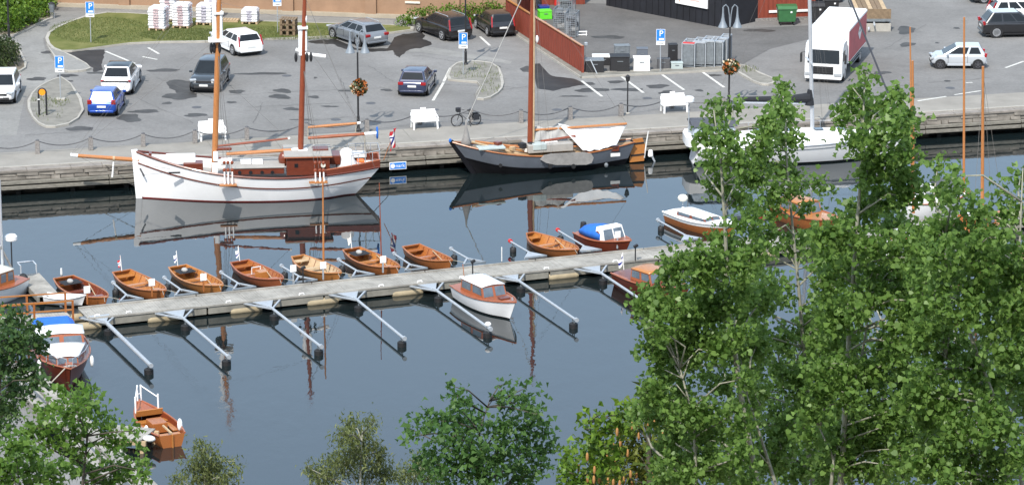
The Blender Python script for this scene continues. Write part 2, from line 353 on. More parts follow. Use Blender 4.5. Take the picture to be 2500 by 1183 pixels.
while s < 84:                                    # coping slabs with worn edges
    ln = rs.uniform(1.6, 2.6); dz = rs.uniform(-.012, .012)
    MB().beam(ql(s + .015, .36 + rs.uniform(-.03, .03), QZ - .045 + dz), ql(s + ln - .015, .36, QZ - .045 + dz), .76, .13).build('coping_slab', 'coping', qw, bevel=.015); s += ln
for row, (z0, z1) in enumerate(((1.03, 1.24), (0.8, 1.02))):
    s = -6.0 + row * 0.5
    while s < 84:                                # rough stones of uneven length and reach
        ln = rs.uniform(0.4, 1.7)
        b_ = MB(); j = lambda: rs.uniform(-0.05, 0.05)
        yo = rs.uniform(-0.05, 0.05)
        vs = [ql(s + 0.02, 0.25, z0), ql(s + ln - 0.02, 0.25, z0), ql(s + ln - 0.02, 0.25, z1), ql(s + 0.02, 0.25, z1)]
        vs += [ql(s + 0.03 + j() * .4, 0.02 - yo, z0 + 0.02 + abs(j())), ql(s + ln - 0.04 + j() * .4, 0.02 - yo + j(), z0 + 0.01), ql(s + ln - 0.04, 0.05 - yo, z1 - 0.02 + j() * 0.5), ql(s + 0.03, 0.05 - yo, z1 - 0.01)]
        b_.add(vs, [(4, 5, 6, 7), (0, 4, 7, 3), (5, 1, 2, 6), (7, 6, 2, 3), (0, 1, 5, 4)])
        b_.build('stone_block', 'quay_stone', qw); s += ln
for zc, dd, hh in ((0.72, -0.1, 0.17), (0.45, -0.16, 0.19)):
    s = -6.0
    while s < 84:
        z2 = zc + rs.uniform(-.015, .015)
        MB().beam(ql(s, dd, z2), ql(s + 5.96, dd, zc), 0.3, hh).build('fender_beam', 'old_timber', qw, bevel=.02); s += 6.0
for s in np.arange(-5, 84, 3.0): MB().beam(ql(s, .2, -0.5), ql(s, .2, 0.62), 0.24).build('fender_post', 'shade_black', qw)
MB().loft([[ql(s, d, z) for d, z in ((0.12, 0.78), (0.3, 0.7), (0.6, 0.3), (0.7, -1.2), (0.85, -1.2), (.85, .77))] for s in (-60, 120)]).build('shaded_recess', 'shade_black', qw)  # recess below the beams, coloured as the shade under the overhang
# left shore and the wooded slope below the viewpoint
S0, S1 = P(150, 905, 0.6), P(452, 1183, 0.6)
def on_land(x, y):
    t_ = (y - S0.y) / (S1.y - S0.y); xs = S0.x + (S1.x - S0.x) * t_
    if y < S1.y - 4: xs = xs + ((S1.y - 4) - y) * 1.6
    return x < xs - 1.2
def hill_z(x, y):
    h = 46 - 0.43 * y
    base = 0.35 if on_land(x, y) else -2.5
    return max(h, base)
nx, ny = 91, 110; vs = []; fs = []
for j in range(ny):
    for i in range(nx):
        x = -180 + 360 * i / (nx - 1); y = -60 + 290 * j / (ny - 1)
        if y > 195: base = 0.35 if x < -36 - (y - 195) * 0.3 else -2.5
        z = hill_z(x, y)
        if y > 150 and x > -26: z = min(z, -2.5)
        if y > 186: z = -2.5
        vs.append((x, y, z + (0.25 * math.sin(x * 0.7) * math.cos(y * 0.5) if z > 3 else 0)))
for j in range(ny - 1):
    for i in range(nx - 1):
        a = j * nx + i; fs.append((a, a + 1, a + nx + 1, a + nx))
o = MB().add(vs, fs).build('hillside', 'soil', smooth=True); kind(o, 'structure')
# ------------------------------------------------------------------ car park surfaces
def smooth_poly(pts, it=2):
    for _ in range(it):
        q = []
        for i in range(len(pts)):
            a, b2 = pts[i], pts[(i + 1) % len(pts)]
            q += [(a[0] * .75 + b2[0] * .25, a[1] * .75 + b2[1] * .25), (a[0] * .25 + b2[0] * .75, a[1] * .25 + b2[1] * .75)]
        pts = q
    return pts
def patch(name, pts, z, m, parent=None):
    if name == 'wet_patch':                      # ragged damp outline
        q = []; r2 = random.Random(len(pts))
        for i in range(len(pts)):
            a, b2 = pts[i], pts[(i + 1) % len(pts)]
            for j in range(5): q.append((a[0] + (b2[0] - a[0]) * j / 5 + r2.uniform(-2, 2), a[1] + (b2[1] - a[1]) * j / 5 + r2.uniform(-1.1, 1.1)))
        pts = smooth_poly(q, 2)
    return MB().sheet([P(u, v, QZ) + Vector((0, 0, z)) for u, v in pts]).build(name, m, parent)
def blob(name, u, v, ru, rv, z, m, parent, seed=0):
    r2 = random.Random(seed * 31 + int(u)); k = 22; pts = []
    ph = [r2.uniform(0, 6.28) for _ in range(4)]
    for i in range(k):
        a = 2 * math.pi * i / k
        q = 1 + 0.16 * math.sin(2 * a + ph[0]) + 0.12 * math.sin(3 * a + ph[1]) + 0.08 * math.sin(5 * a + ph[2]) + 0.05 * math.sin(7 * a + ph[3])
        pts.append((u + ru * math.cos(a) * q, v - rv * math.sin(a) * q))
    return patch(name, pts, z, m, parent)
rp = [(645, 80, 22, 3), (575, 104, 14, 3), (690, 222, 22, 5), (683, 236, 24, 6), (712, 266, 18, 4), (805, 260, 20, 2.2), (944, 220, 15, 3), (766, 237, 16, 3), (640, 180, 60, 3),
      (400, 172, 42, 3.5), (353, 272, 40, 4), (315, 288, 32, 9), (195, 314, 30, 6), (90, 193, 26, 4), (163, 185, 24, 4), (170, 198, 9, 2), (478, 281, 30, 4), (450, 212, 45, 16), (440, 235, 38, 9),
      (578, 224, 22, 4), (565, 250, 11, 3), (408, 252, 12, 3), (1487, 91, 36, 4.5), (1605, 211, 24, 5.5), (1627, 226, 18, 5), (1503, 200, 18, 4), (1445, 220, 40, 5), (1707, 221, 11, 2.5), (1745, 184, 14, 2.8),
      (1535, 219, 35, 4), (1855, 75, 35, 4), (2212, 74, 24, 9), (2215, 109, 20, 5), (2153, 178, 20, 4), (2335, 69, 9, 1.8), (2288, 105, 6, 1.6), (2313, 198, 9, 2), (1425, 205, 28, 4), (1202, 163, 18, 4),
      (850, 32 + 190, 25, 2.5), (990, 222, 20, 2.5), (235, 178, 20, 3), (120, 128, 18, 4), (165, 276, 14, 3), (1290, 170, 18, 8), (2130, 40, 7, 2), (735, 292, 30, 1.5), (770, 190, 5, 2), (1400, 235, 30, 2)]
for i, (u, v, a, b2) in enumerate(rp): blob('damp_patch', u, v, a, b2, 0.004 + 0.0006 * (i % 5), 'damp', LOT, i)
patch('wet_patch', [(152, 131), (200, 124), (256, 121), (253, 140), (248, 158), (250, 172), (228, 176), (227, 166), (200, 150), (172, 138)], 0.008, 'wet', LOT)
patch('wet_patch', [(742, 103), (790, 97), (818, 96), (870, 118), (948, 119), (962, 92), (985, 83), (1030, 80), (1038, 88), (1030, 95), (1052, 102), (1056, 110), (1030, 117), (1000, 121), (985, 132), (974, 141), (964, 134), (960, 124), (900, 127), (840, 119), (815, 109), (770, 106)], 0.008, 'wet', LOT)
patch('wet_patch', [(1300, 158), (1318, 155), (1345, 185), (1400, 192), (1428, 205), (1390, 213), (1350, 222), (1310, 216)], 0.008, 'wet', LOT)
patch('asphalt_seam', [(930, 118), (1000, 112), (1060, 116), (1250, 150), (1245, 156), (1030, 128), (930, 126)], 0.0035, 'asphalt_pale', LOT)
patch('yard_surface', [(1252, 78), (1300, 5), (1500, 10), (1770, 72), (1980, 62), (2000, 90), (1880, 120), (1800, 165), (1428, 187)], 0.003, 'asphalt_dark', LOT)
patch('side_path', [(-40, 330), (-40, 90), (30, 92), (115, 42), (120, 30), (360, 22), (960, 50), (960, 62), (800, 58), (330, 35), (240, 33), (140, 65), (105, 95), (110, 120), (150, 175), (60, 240), (40, 330)], 0.003, 'asphalt_pale', LOT)
rl = random.Random(11)
def pline(u0, v0, u1, v1, wd=0.14):
    a, b2 = P(u0, v0, QZ), P(u1, v1, QZ); k = 4
    d = (b2 - a).normalized(); nn = Vector((-d.y, d.x, 0)) * wd / 2
    MB().sheet([a - nn, b2 - nn, b2 + nn, a + nn], QZ + 0.012).build('parking_line', 'line_paint', LOT)
for l in [(258, 126, 330, 156), (362, 117, 388, 132), (348, 139, 384, 146), (1420, 198, 1470, 236), (1518, 188, 1571, 227), (1617, 183, 1670, 220), (1716, 177, 1768, 214), (1172, 90, 1196, 112), (1100, 166, 1083, 200), (1083, 202, 1057, 246),
          (2240, 247, 2310, 236), (2330, 232, 2395, 222), (2455, 166, 2500, 150), (2358, 203, 2374, 202)]:
    pline(*l, wd=0.17)
# cracks and repaired seams in the asphalt
rc = random.Random(21)
for (u0, v0, u1, v1) in [(560, 232, 940, 214), (600, 262, 860, 250), (330, 238, 470, 300), (700, 300, 860, 285), (1010, 135, 1240, 168), (1080, 206, 1270, 214), (380, 190, 520, 240), (620, 300, 640, 250), (900, 160, 960, 200), (1440, 250, 1720, 236), (2140, 215, 2420, 190), (2160, 120, 2260, 60), (60, 330, 320, 312), (1180, 225, 1290, 212), (830, 190, 850, 240), (1880, 120, 1800, 160)]:
    k = MB(); pts = []; n_ = 16
    for i in range(n_ + 1):
        p = P(u0 + (u1 - u0) * i / n_ + rc.uniform(-3, 3), v0 + (v1 - v0) * i / n_ + rc.uniform(-1.2, 1.2), QZ); pts.append(p)
    for a, b2 in zip(pts[:-1], pts[1:]):
        d = (b2 - a).normalized(); nn = Vector((-d.y, d.x, 0)) * rc.uniform(.008, .03)
        k.sheet([a - nn, b2 - nn, b2 + nn, a + nn], QZ + .0075)
    k.build('crack', 'crack_fill', LOT)
for (u, v) in [(700, 185), (820, 292), (480, 262), (1060, 268), (1360, 268), (2320, 215), (905, 252), (1580, 240)]:
    pts = [P(u, v, QZ) + Vector((.3 * math.cos(a), .3 * math.sin(a), 0)) for a in np.linspace(0, 6.283, 17)[:-1]]
    MB().prism(pts, QZ, QZ + .006).build('manhole_cover', 'iron_grey', LOT)
def island(name, poly, fill, h=0.12, kw=0.16, label=None):
    pts = [P(u, v, QZ) for u, v in poly]
    c = sum(pts, Vector()) / len(pts)
    inn = [p + (c - p).normalized() * kw * 1.3 for p in pts]
    o = MB().prism(inn, QZ, QZ + h - 0.02).build(name, fill); kind(o, 'structure')
    k = MB(); n_ = len(pts)
    for i in range(n_):
        j = (i + 1) % n_
        a, b2, ai, bi = pts[i], pts[j], inn[i], inn[j]
        g = (b2 - a) * 0.006
        q0, q1, q2, q3 = a + g, b2 - g, bi - g, ai + g
        vs = [(*q.xy, QZ) for q in (q0, q1, q2, q3)] + [(*q.xy, QZ + h) for q in (q0, q1, q2, q3)]
        k.add(vs, [(4, 5, 6, 7), (0, 1, 5, 4), (1, 2, 6, 5), (2, 3, 7, 6), (3, 0, 4, 7)])
    k.build('kerb', 'kerb_stone', o)
    return o
LAWN = island('lawn', smooth_poly([(108, 90), (140, 66), (235, 33), (330, 35), (560, 52), (800, 60), (1010, 66), (1010, 79), (820, 92), (640, 99), (560, 104), (330, 107), (250, 117), (152, 131), (118, 118)], 1), 'lawn')
island('paved_corner', smooth_poly([(109, 104), (122, 122), (165, 132), (228, 168), (205, 176), (152, 178), (140, 155)], 1), 'asphalt_pale')
island('traffic_island', smooth_poly([(62, 258), (82, 222), (120, 200), (160, 188), (212, 262), (185, 302), (120, 316), (85, 300)], 1), 'gravel')
island('bush_bed', smooth_poly([(-80, 190), (-60, 110), (35, 98), (52, 130), (70, 165), (45, 180), (0, 186)], 1), 'soil')
island('hedge_bed', smooth_poly([(-120, 95), (-80, 5), (118, 12), (134, 46), (115, 52), (60, 80), (25, 92)], 1), 'soil')
island('traffic_island', smooth_poly([(1085, 196), (1105, 158), (1150, 150), (1215, 158), (1232, 200), (1225, 225), (1190, 246), (1155, 243), (1180, 205), (1120, 200)], 1), 'gravel')
island('traffic_island', smooth_poly([(1772, 160), (1815, 160), (1850, 178), (1897, 198), (1885, 210), (1850, 208), (1800, 180)], 1), 'gravel')
island('yard_kerb', [(1248, 80), (1256, 74), (1424, 182), (1790, 166), (1790, 173), (1418, 192)], 'gravel', kw=0.08)
# grass tufts on the lawn and the islands
def tufts(name, spots, n, h, m, parent, seed=5):
    r2 = np.random.default_rng(seed); vs = []; fs = []
    for (u, v, ru, rv) in spots:
        for _ in range(n):
            a = r2.uniform(0, 6.283); q = math.sqrt(r2.uniform(0, 1))
            p = P(u + ru * q * math.cos(a), v + rv * q * math.sin(a), QZ + 0.1)
            b2 = r2.uniform(0, 6.283); l = h * r2.uniform(0.5, 1.3); wd = 0.02
            lean = Vector((r2.normal(0, .4), r2.normal(0, .4), 1)) * l
            s_ = Vector((math.cos(b2), math.sin(b2), 0)) * wd
            k = len(vs); vs += [tuple(p - s_), tuple(p + s_), tuple(p + lean)]; fs.append((k, k + 1, k + 2))
    o = MB().add(vs, fs).build(name, m, parent); kind(o, 'stuff'); return o
tufts('grass', [(250, 75, 130, 32), (700, 82, 240, 16), (450, 85, 110, 16)], 5000, 0.1, 'leaf_birch', LAWN)
tufts('weeds', [(105, 245, 34, 9), (150, 250, 22, 9), (120, 275, 40, 20), (1165, 165, 50, 10), (1140, 183, 40, 10), (1198, 188, 24, 14), (1830, 170, 26, 8), (1195, 215, 24, 18)], 60, 0.2, 'leaf_birch', None, 8)
bpy.data.objects['weeds']['label'] = 'sparse weeds growing on the gravel traffic islands'; bpy.data.objects['weeds']['category'] = 'weeds'
# ------------------------------------------------------------------ walls and buildings at the back
def wall_between(p, q, h, th, z0=QZ):
    d = (q - p); d.z = 0; n_ = Vector((-d.y, d.x, 0)).normalized() * th
    return [p, q, q + n_, p + n_]
WA, WB = P(-200, 2, QZ), P(1262, 53, QZ)
bw = thing('brown_building', 'long brown rendered wall with pilasters behind the lawn', 'building', WA, heading(WA, WB))
LW = (WB - WA).length
MB().box((LW / 2, 3.0, 2.3), (LW, 6.0, 4.6)).build('wall', 'brown_wall', bw)
MB().box((LW / 2, -0.14, 0.11), (LW, 0.5, 0.22)).build('plinth', 'plinth', bw)
for x in np.arange(3.2, LW, 5.6): MB().box((x, -0.03, 2.2), (0.75, 0.4, 4.2)).build('pilaster', 'brown_wall', bw)
MB().box((LW / 2, 3.0, 4.7), (LW + 0.4, 6.5, 0.18)).build('roof', 'asphalt_dark', bw)
for x in (LW * 0.62, LW * 0.83): MB().box((x, -0.04, 1.05), (1.0, 0.1, 0.12)).build('sill', 'cream', bw)
# black timber hall
BA, BB = P(1480, 14, QZ), P(1770, 70, QZ)
bb = thing('black_building', 'black painted hall with a white poster board on its wall', 'building', BA, heading(BA, BB))
LB = (BB - BA).length
MB().box((LB / 2, 6, 2.6), (LB, 12, 5.2)).build('wall', 'black_wall', bb)
for i in range(int(LB / 0.55)): MB().box((0.3 + i * 0.55, -0.02, 2.6), (0.07, 0.06, 5.1)).build('batten', 'black_wall', bb)
MB().box((LB / 2, 6, 5.3), (LB + 0.6, 12.8, 0.2)).build('roof', 'asphalt_dark', bb)
pr = (P(1652, 47, QZ) - BA).length; pl_ = (P(1730, 62, QZ) - BA).length
pb = MB().box(((pr + pl_) / 2, -0.1, 1.95), (pl_ - pr, 0.08, 1.7)).build('poster_board', 'white_paint', bb)
mat('print_orange', (0.62, 0.25, 0.06), 0.6, var=0.2, scale=6)
mat('print_rose', (0.66, 0.45, 0.4), 0.6, var=0.2, scale=6)
k = MB(); wq = pl_ - pr; cx = (pr + pl_) / 2
k.box((cx, -0.143, 1.5), (wq * 0.5, 0.004, 0.09)); k.box((cx + 0.05, -0.143, 1.68), (wq * 0.56, 0.004, 0.07)); k.box((cx + 0.02, -0.143, 2.0), (wq * 0.5, 0.004, 0.22))
k.build('poster_print', 'print_rose', pb)
MB().beam((pr + 0.2, -0.145, 1.9), (pr + 0.42, -0.145, 1.25), 0.07, 0.004, up=(0, 1, 0)).build('poster_stripe', 'print_orange', pb)
# red timber house to the right of the hall
RA, RB = P(1771, 55, QZ), P(1990, 47, QZ)
rb = thing('red_house', 'dark red timber house with a white band, behind the green bin', 'house', RA, heading(RA, RB))
LR = (RB - RA).length
MB().box((LR / 2, 5, 2.5), (LR, 10, 5.0)).build('wall', 'red_wood', rb)
for i in range(int(LR / 0.3)): MB().box((0.15 + i * 0.3, -0.015, 2.5), (0.05, 0.05, 4.96)).build('board', 'red_wood', rb)
MB().box((LR * 0.73, -0.06, 0.62), (LR * 0.5, 0.05, 0.16)).build('white_band', 'white_paint', rb)
MB().box((LR / 2, -0.08, 0.1), (LR, 0.12, 0.2)).build('plinth', 'granite', rb)
MB().box((LR / 2, 5, 5.1), (LR + 0.6, 10.8, 0.2)).build('roof', 'asphalt_dark', rb)
# red board fence round the yard
FA, FB = P(1235, 62, QZ), P(1421, 181, QZ)
rf = thing('red_fence', 'red board fence closing off the storage yard', 'fence', FA, heading(FA, FB))
LF = (FB - FA).length; nb = int(LF / 0.17)
fm = MB()
for i in range(nb):
    fm.box(((i + 0.5) * LF / nb, 0.02 * (i % 2), 0.92), (LF / nb * 0.97, 0.03, 1.62))
fo = fm.build('board', 'red_wood', rf); fo['kind'] = 'stuff'; fo.name = 'boarding'
MB().box((LF / 2, 0.01, 1.77), (LF + 0.06, 0.16, 0.05)).build('cap_rail', 'varnish_gold', rf)
for zz in (0.4, 1.4): MB().box((LF / 2, 0.09, zz), (LF, 0.06, 0.12)).build('rail', 'red_wood', rf)
for x in np.arange(0.1, LF + .1, LF / 6): MB().box((min(x, LF - 0.05), 0.12, 0.9), (0.12, 0.12, 1.8)).build('post', 'red_wood', rf)
MB().box((LF + 0.02, 0.03, 0.9), (0.12, 0.14, 1.74)).build('end_board', 'red_wood', rf)
FC = P(1236, 60, QZ); FD = P(1300, -6, QZ)
r2 = thing('red_shed', 'red shed standing behind the wire cages of the yard', 'shed', P(1325, 13, QZ), heading(P(1325, 12, QZ), P(1420, 10, QZ)))
MB().box((1.4, 1.5, 1.4), (2.9, 3.0, 2.8)).build('wall', 'red_wood', r2)
for i in range(9): MB().box((0.1 + i * 0.33, -0.015, 1.4), (0.05, 0.05, 2.7)).build('board', 'red_wood', r2)
MB().box((1.4, 1.5, 2.9), (3.3, 3.4, 0.14)).build('roof', 'asphalt_dark', r2)
# back fence continuing from the brown wall to the shed
o = thing('board_fence', 'dark red fence behind the parked black cars', 'fence', P(1262, 52, QZ), heading(P(1262, 52, QZ), P(1330, 8, QZ)))
MB().box((2.2, 0.1, 0.9), (4.4, 0.05, 1.8)).build('panel', 'red_wood', o)
for i in range(14): MB().box((0.15 + i * 0.32, 0.06, 0.9), (0.05, 0.05, 1.76)).build('board', 'red_wood', o)
# ------------------------------------------------------------------ cars
def car(label, paint, c, dirn, L=4.3, W=1.8, H=1.5, belt=0.93, hood=0.8, ws0=0.235, ws1=0.0, rw0=-0.47, rw1=-0.40, tail='corner', rim='rim', wr=0.33, wb=0.62, roof=None, clad=False, group='cars parked on the car park', front=False, name='parked_car', rails=False):
    """ws0/ws1: windscreen foot and head, rw0/rw1: rear window foot and head, as fractions of the length"""
    p, q = P(*dirn[0], QZ), P(*dirn[1], QZ)
    root = thing(name, label, 'car', P(c[0], c[1], QZ), heading(p, q), group)
    w2 = W / 2
    st = [(-.5, .80, .36, .62), (-.492, .90, .30, belt - .16), (-.475, .955, .26, belt - .03), (-.44, .985, .24, belt), (-.30, 1, .22, belt + .005), (0, 1, .20, belt - .005), (ws0, 1, .21, belt - .03),
          (ws0 + .1, .985, .22, hood + (belt - hood) * .62), (.40, .955, .24, hood), (.455, .90, .26, hood - .1), (.485, .82, .30, hood - .2), (.5, .70, .36, .52)]
    rings = []
    for xf, wf, zb, zt in st:
        ww = w2 * wf; zm = zb + (zt - zb) * .55
        half = [(ww * .90, zb), (ww * .98, zb + .08), (ww, zm), (ww * .985, zt - .1 * (zt - zb)), (ww * .93, zt - .015), (ww * .6, zt + .012)]
        ring = [Vector((xf * L, y, z)) for y, z in half] + [Vector((xf * L, 0, zt + .02))] + [Vector((xf * L, -y, z)) for y, z in half[::-1]]
        rings.append(ring)
    bo = MB().loft(rings).build('body', 'paint_' + paint, root, smooth=True); sb = bo.modifiers.new('round', 'SUBSURF'); sb.levels = sb.render_levels = 1
    # cabin: four leaning sides and a crowned roof
    zb, zt = belt - 0.03, H - 0.045
    wb_, wt = w2 * .915, w2 * .71
    B = [Vector((rw0 * L, -wb_, zb)), Vector((ws0 * L, -wb_, zb)), Vector((ws0 * L, wb_, zb)), Vector((rw0 * L, wb_, zb))]
    T = [Vector((rw1 * L, -wt, zt)), Vector((ws1 * L, -wt, zt)), Vector((ws1 * L, wt, zt)), Vector((rw1 * L, wt, zt))]
    k = MB().add(B + T, [(0, 1, 5, 4), (1, 2, 6, 5), (2, 3, 7, 6), (3, 0, 4, 7)])
    k.build('cabin', 'paint_' + paint, root, bevel=.09)
    g = MB(); n_ = 6; vs = []
    for i in range(n_ + 1):
        for j in range(n_ + 1):
            a, b2 = i / n_, j / n_
            p0 = T[0].lerp(T[1], a).lerp(T[3].lerp(T[2], a), b2)
            vs.append(p0 + Vector((0, 0, 0.055 * (1 - (2 * a - 1) ** 4) * (1 - (2 * b2 - 1) ** 4) )))
    g.add(vs, [(i * (n_ + 1) + j, (i + 1) * (n_ + 1) + j, (i + 1) * (n_ + 1) + j + 1, i * (n_ + 1) + j + 1) for i in range(n_) for j in range(n_)])
    g.build('roof', roof or ('paint_' + paint), root, smooth=True)
    def pane(a, b2, c2, d, u0, u1, v0, v1, nm='window', m='glass', off=0.012):
        def bl(u, v): return a.lerp(b2, u).lerp(d.lerp(c2, u), v)
        nn = (b2 - a).cross(d - a).normalized() * off
        pts = [bl(u0, v0) + nn, bl(u1, v0) + nn, bl(u1 - .01, v1) + nn, bl(u0 + .01, v1) + nn]
        bk = [x - nn * 1.6 for x in pts]
        return MB().add(pts + bk, [(0, 1, 2, 3), (0, 4, 5, 1), (1, 5, 6, 2), (2, 6, 7, 3), (3, 7, 4, 0)]).build(nm, m, root)
    for a, b2, c2, d, flip in ((B[0], B[1], T[1], T[0], 0), (B[2], B[3], T[3], T[2], 1)):
        segs = ((.08, .34), (.37, .64), (.67, .93)) if L > 3.8 else ((.10, .40), (.46, .90))
        for u0, u1 in segs:
            if flip: u0, u1 = 1 - u1, 1 - u0
            pane(a, b2, c2, d, u0, u1, .12, .84)
    pane(B[1], B[2], T[2], T[1], .05, .95, .06, .92, 'windscreen')
    pane(B[3], B[0], T[0], T[3], .07, .93, .18, .88, 'rear_window')
    # wheels
    for sx in (-1, 1):
        xw = (wb / 2) * L * sx + 0.0
        for sy in (-1, 1):
            MB().lathe([(wr + .055, 0), (wr + .055, .012)], (xw, sy * (w2 - (0 if sy > 0 else .012)) + (-.004 if sy > 0 else .004), wr), 20, 'y').build('wheel_arch', 'plastic_black', root)
            wo_ = MB().lathe([(wr * .62, 0), (wr * .97, .0), (wr, .03), (wr, .17), (wr * .97, .2), (wr * .62, .2)], (xw, sy * (w2 - .085) - .1, wr), 20, 'y').build('wheel', 'black_rubber', root, smooth=40)
            k = MB(); yy = sy * (w2 + .022)
            k.lathe([(wr * .18, -.012), (wr * .18, .012)], (xw, yy, wr), 10, 'y')
            for a in range(5):
                an = a * 2 * math.pi / 5 + .3
                k.beam((xw, yy, wr), (xw + math.cos(an) * wr * .62, yy, wr + math.sin(an) * wr * .62), .07, .016, up=(0, 1, 0))
            k.lathe([(wr * .70, -.012), (wr * .70, .01), (wr * .60, .01), (wr * .60, -.012)], (xw, yy, wr), 18, 'y')
            k.build('rim', rim, wo_)
    # tail
    xr = -L / 2
    tb = MB()
    if tail == 'corner':
        for sy in (-1, 1): MB().box((xr + .05, sy * w2 * .76, belt - .14), (.12, w2 * .36, .17), ry=-.1).build('tail_lamp', 'lamp_red', root, bevel=.02)
    elif tail == 'wrap':
        for sy in (-1, 1): MB().box((xr + .075, sy * w2 * .80, belt - .04), (.16, w2 * .30, .26), ry=-.2).build('tail_lamp', 'lamp_red', root, bevel=.03)
    elif tail == 'tall':
        for sy in (-1, 1):
            MB().beam((xr + .05, sy * w2 * .86, belt - .26), (xr + .02 + (rw1 - rw0) * L * .75, sy * w2 * .80, zt - .1), .09, .1).build('tail_lamp', 'lamp_red', root, bevel=.02)
    elif tail == 'bar':
        MB().box((xr + .035, 0, belt - .15), (.1, W * .86, .07)).build('tail_lamp', 'plastic_black', root, bevel=.02)
        for sy in (-1, 1): MB().box((xr + .07, sy * w2 * .84, belt - .13), (.16, w2 * .2, .1)).build('tail_lamp', 'lamp_red', root, bevel=.02)
    MB().box((xr - .004, 0, belt - .30 if tail != 'bar' else belt - .26), (.02, .52, .12)).build('number_plate', 'plate_white', root)
    MB().box((xr + .02, 0, .36), (.1, W * .8, .13)).build('rear_bumper', 'plastic_black' if clad else 'paint_' + paint, root, bevel=.03)
    # front
    xf = L / 2
    for sy in (-1, 1): MB().box((xf - .1, sy * w2 * .70, hood - .14), (.2, w2 * .42, .12), rz=-sy * .35, ry=.25).build('headlamp', 'lamp_clear', root, bevel=.02)
    MB().box((xf - .035, 0, hood - .22), (.09, W * .5, .11)).build('grille', 'plastic_black', root)
    MB().box((xf - .015, 0, .40), (.09, W * .64, .16)).build('front_bumper', 'plastic_black', root, bevel=.03)
    MB().box((xf + .018, 0, .52), (.02, .52, .12)).build('number_plate', 'plate_white', root)
    for sy in (-1, 1): MB().box((ws0 * L - .28, sy * (w2 + .09), belt + .05), (.12, .2, .14)).build('wing_mirror', 'paint_' + paint, root, bevel=.03)
    for sy in (-1, 1): MB().box((0, sy * (w2 - .01), .27), (L * .42, .04, .1)).build('sill', 'plastic_black' if clad else 'paint_' + paint, root)
    if rails:
        for sy in (-1, 1): MB().tube([(rw1 * L * .9, sy * wt * .93, H - .02), (rw1 * L * .85, sy * wt * .93, H + .03), (ws1 * L * .8 - .2, sy * wt * .93, H + .03), (ws1 * L * .8 - .1, sy * wt * .93, H - .02)], .018, 6).build('roof_rail', 'galv', root)
    for sy in (-1, 1):
        for xf in ((-.19, .04, .22) if L > 3.8 else (-.15, .2)): MB().box((xf * L, sy * (w2 + .001), (belt + .3) / 2 + .02), (.018, .006, belt - .42)).build('door_seam', 'plastic_black', root)
        for xf in ((-.14, .09) if L > 3.8 else (-.1,)): MB().box((xf * L, sy * (w2 + .008), belt - .14), (.2, .025, .035)).build('door_handle', 'paint_' + paint, root)
    # dark floor pan
    MB().box((0, 0, .2), (L * .9, W * .86, .1)).build('floor_pan', 'plastic_black', root)
    return root
car('white sport utility car with black roof, rear towards the quay, beside the blue hatchback', 'white', (297, 213), ((300, 236), (323, 199)), 4.85, 1.92, 1.68, 1.05, .98, ws0=.235, ws1=0.0, rw0=-.47, rw1=-.33, tail='bar', roof='glass', wr=.38, clad=False)
car('bright blue hatchback parked nearest the gravel island', 'blue', (261, 268), ((277, 290), (303, 250)), 4.05, 1.75, 1.49, .95, .85, rw0=-.475, rw1=-.40, tail='wrap')
car('dark slate sport utility car facing the quay, behind the front mast of the ketch', 'slate', (513, 209), ((552, 198), (527, 231)), 4.55, 1.86, 1.63, 1.0, .95, wr=.36)
car('white estate car backing out beside the kerb of the lawn', 'white', (577, 121), ((600, 136), (572, 123)), 4.75, 1.85, 1.44, .93, .86, rw0=-.47, rw1=-.40, tail='tall', wr=.34)
car('grey estate car parked against the lawn, left of the wet patch', 'grey', (872, 100), ((886, 112), (824, 92.4)), 4.8, 1.84, 1.47, .95, .84, rw0=-.47, rw1=-.37, tail='corner', wr=.35, rails=True)
car('black estate car with tall red tail lamps, in front of the green hedge', 'brownblack', (1081, 85), ((1086, 97), (1034, 78.4)), 4.75, 1.88, 1.56, .98, .9, rw0=-.475, rw1=-.41, tail='tall', wr=.36, rails=True)
car('black hatchback parked close to the red fence', 'black', (1207, 77), ((1193, 88), (1165, 68.6)), 4.1, 1.76, 1.5, .95, .85, rw0=-.47, rw1=-.38, tail='tall', wr=.33)
car('dark navy blue hatchback alone in the middle of the car park', 'navy', (1019, 219), ((1041, 238), (1059, 212)), 4.2, 1.8, 1.52, .97, .87, rw0=-.47, rw1=-.37, tail='corner', wr=.34)
car('small silver three door car standing sideways right of the lorry', 'silver', (2338, 162), ((2388, 167.4), (2291, 167)), 3.42, 1.63, 1.45, .9, .8, ws0=.30, ws1=.03, rw0=-.48, rw1=-.38, tail='wrap', rim='rim_dark', wr=.29, wb=.68)
car('black sport utility car at the right edge with silver rims', 'black', (2478, 85), ((2445, 92), (2545, 90)), 4.6, 1.86, 1.66, 1.0, .95, rw0=-.47, rw1=-.36, tail='wrap', wr=.37, roof='paint_silver')  # silver roof colour stands in for the bright reflection on a black roof
car('white car behind the black one at the right edge', 'white', (2492, 52), ((2445, 60), (2545, 58)), 4.4, 1.8, 1.56, .97, .9, rw0=-.47, rw1=-.37, tail='tall', wr=.34)
car('silver car cut off by the top right corner', 'silver', (2442, 2), ((2410, 8), (2500, 6)), 4.3, 1.8, 1.5, .95, .87, tail='corner', wr=.33)
car('white car entering at the left edge with its front towards the quay', 'white', (8, 237), ((35, 222), (8, 280)), 4.5, 1.83, 1.48, .95, .86, wr=.34)
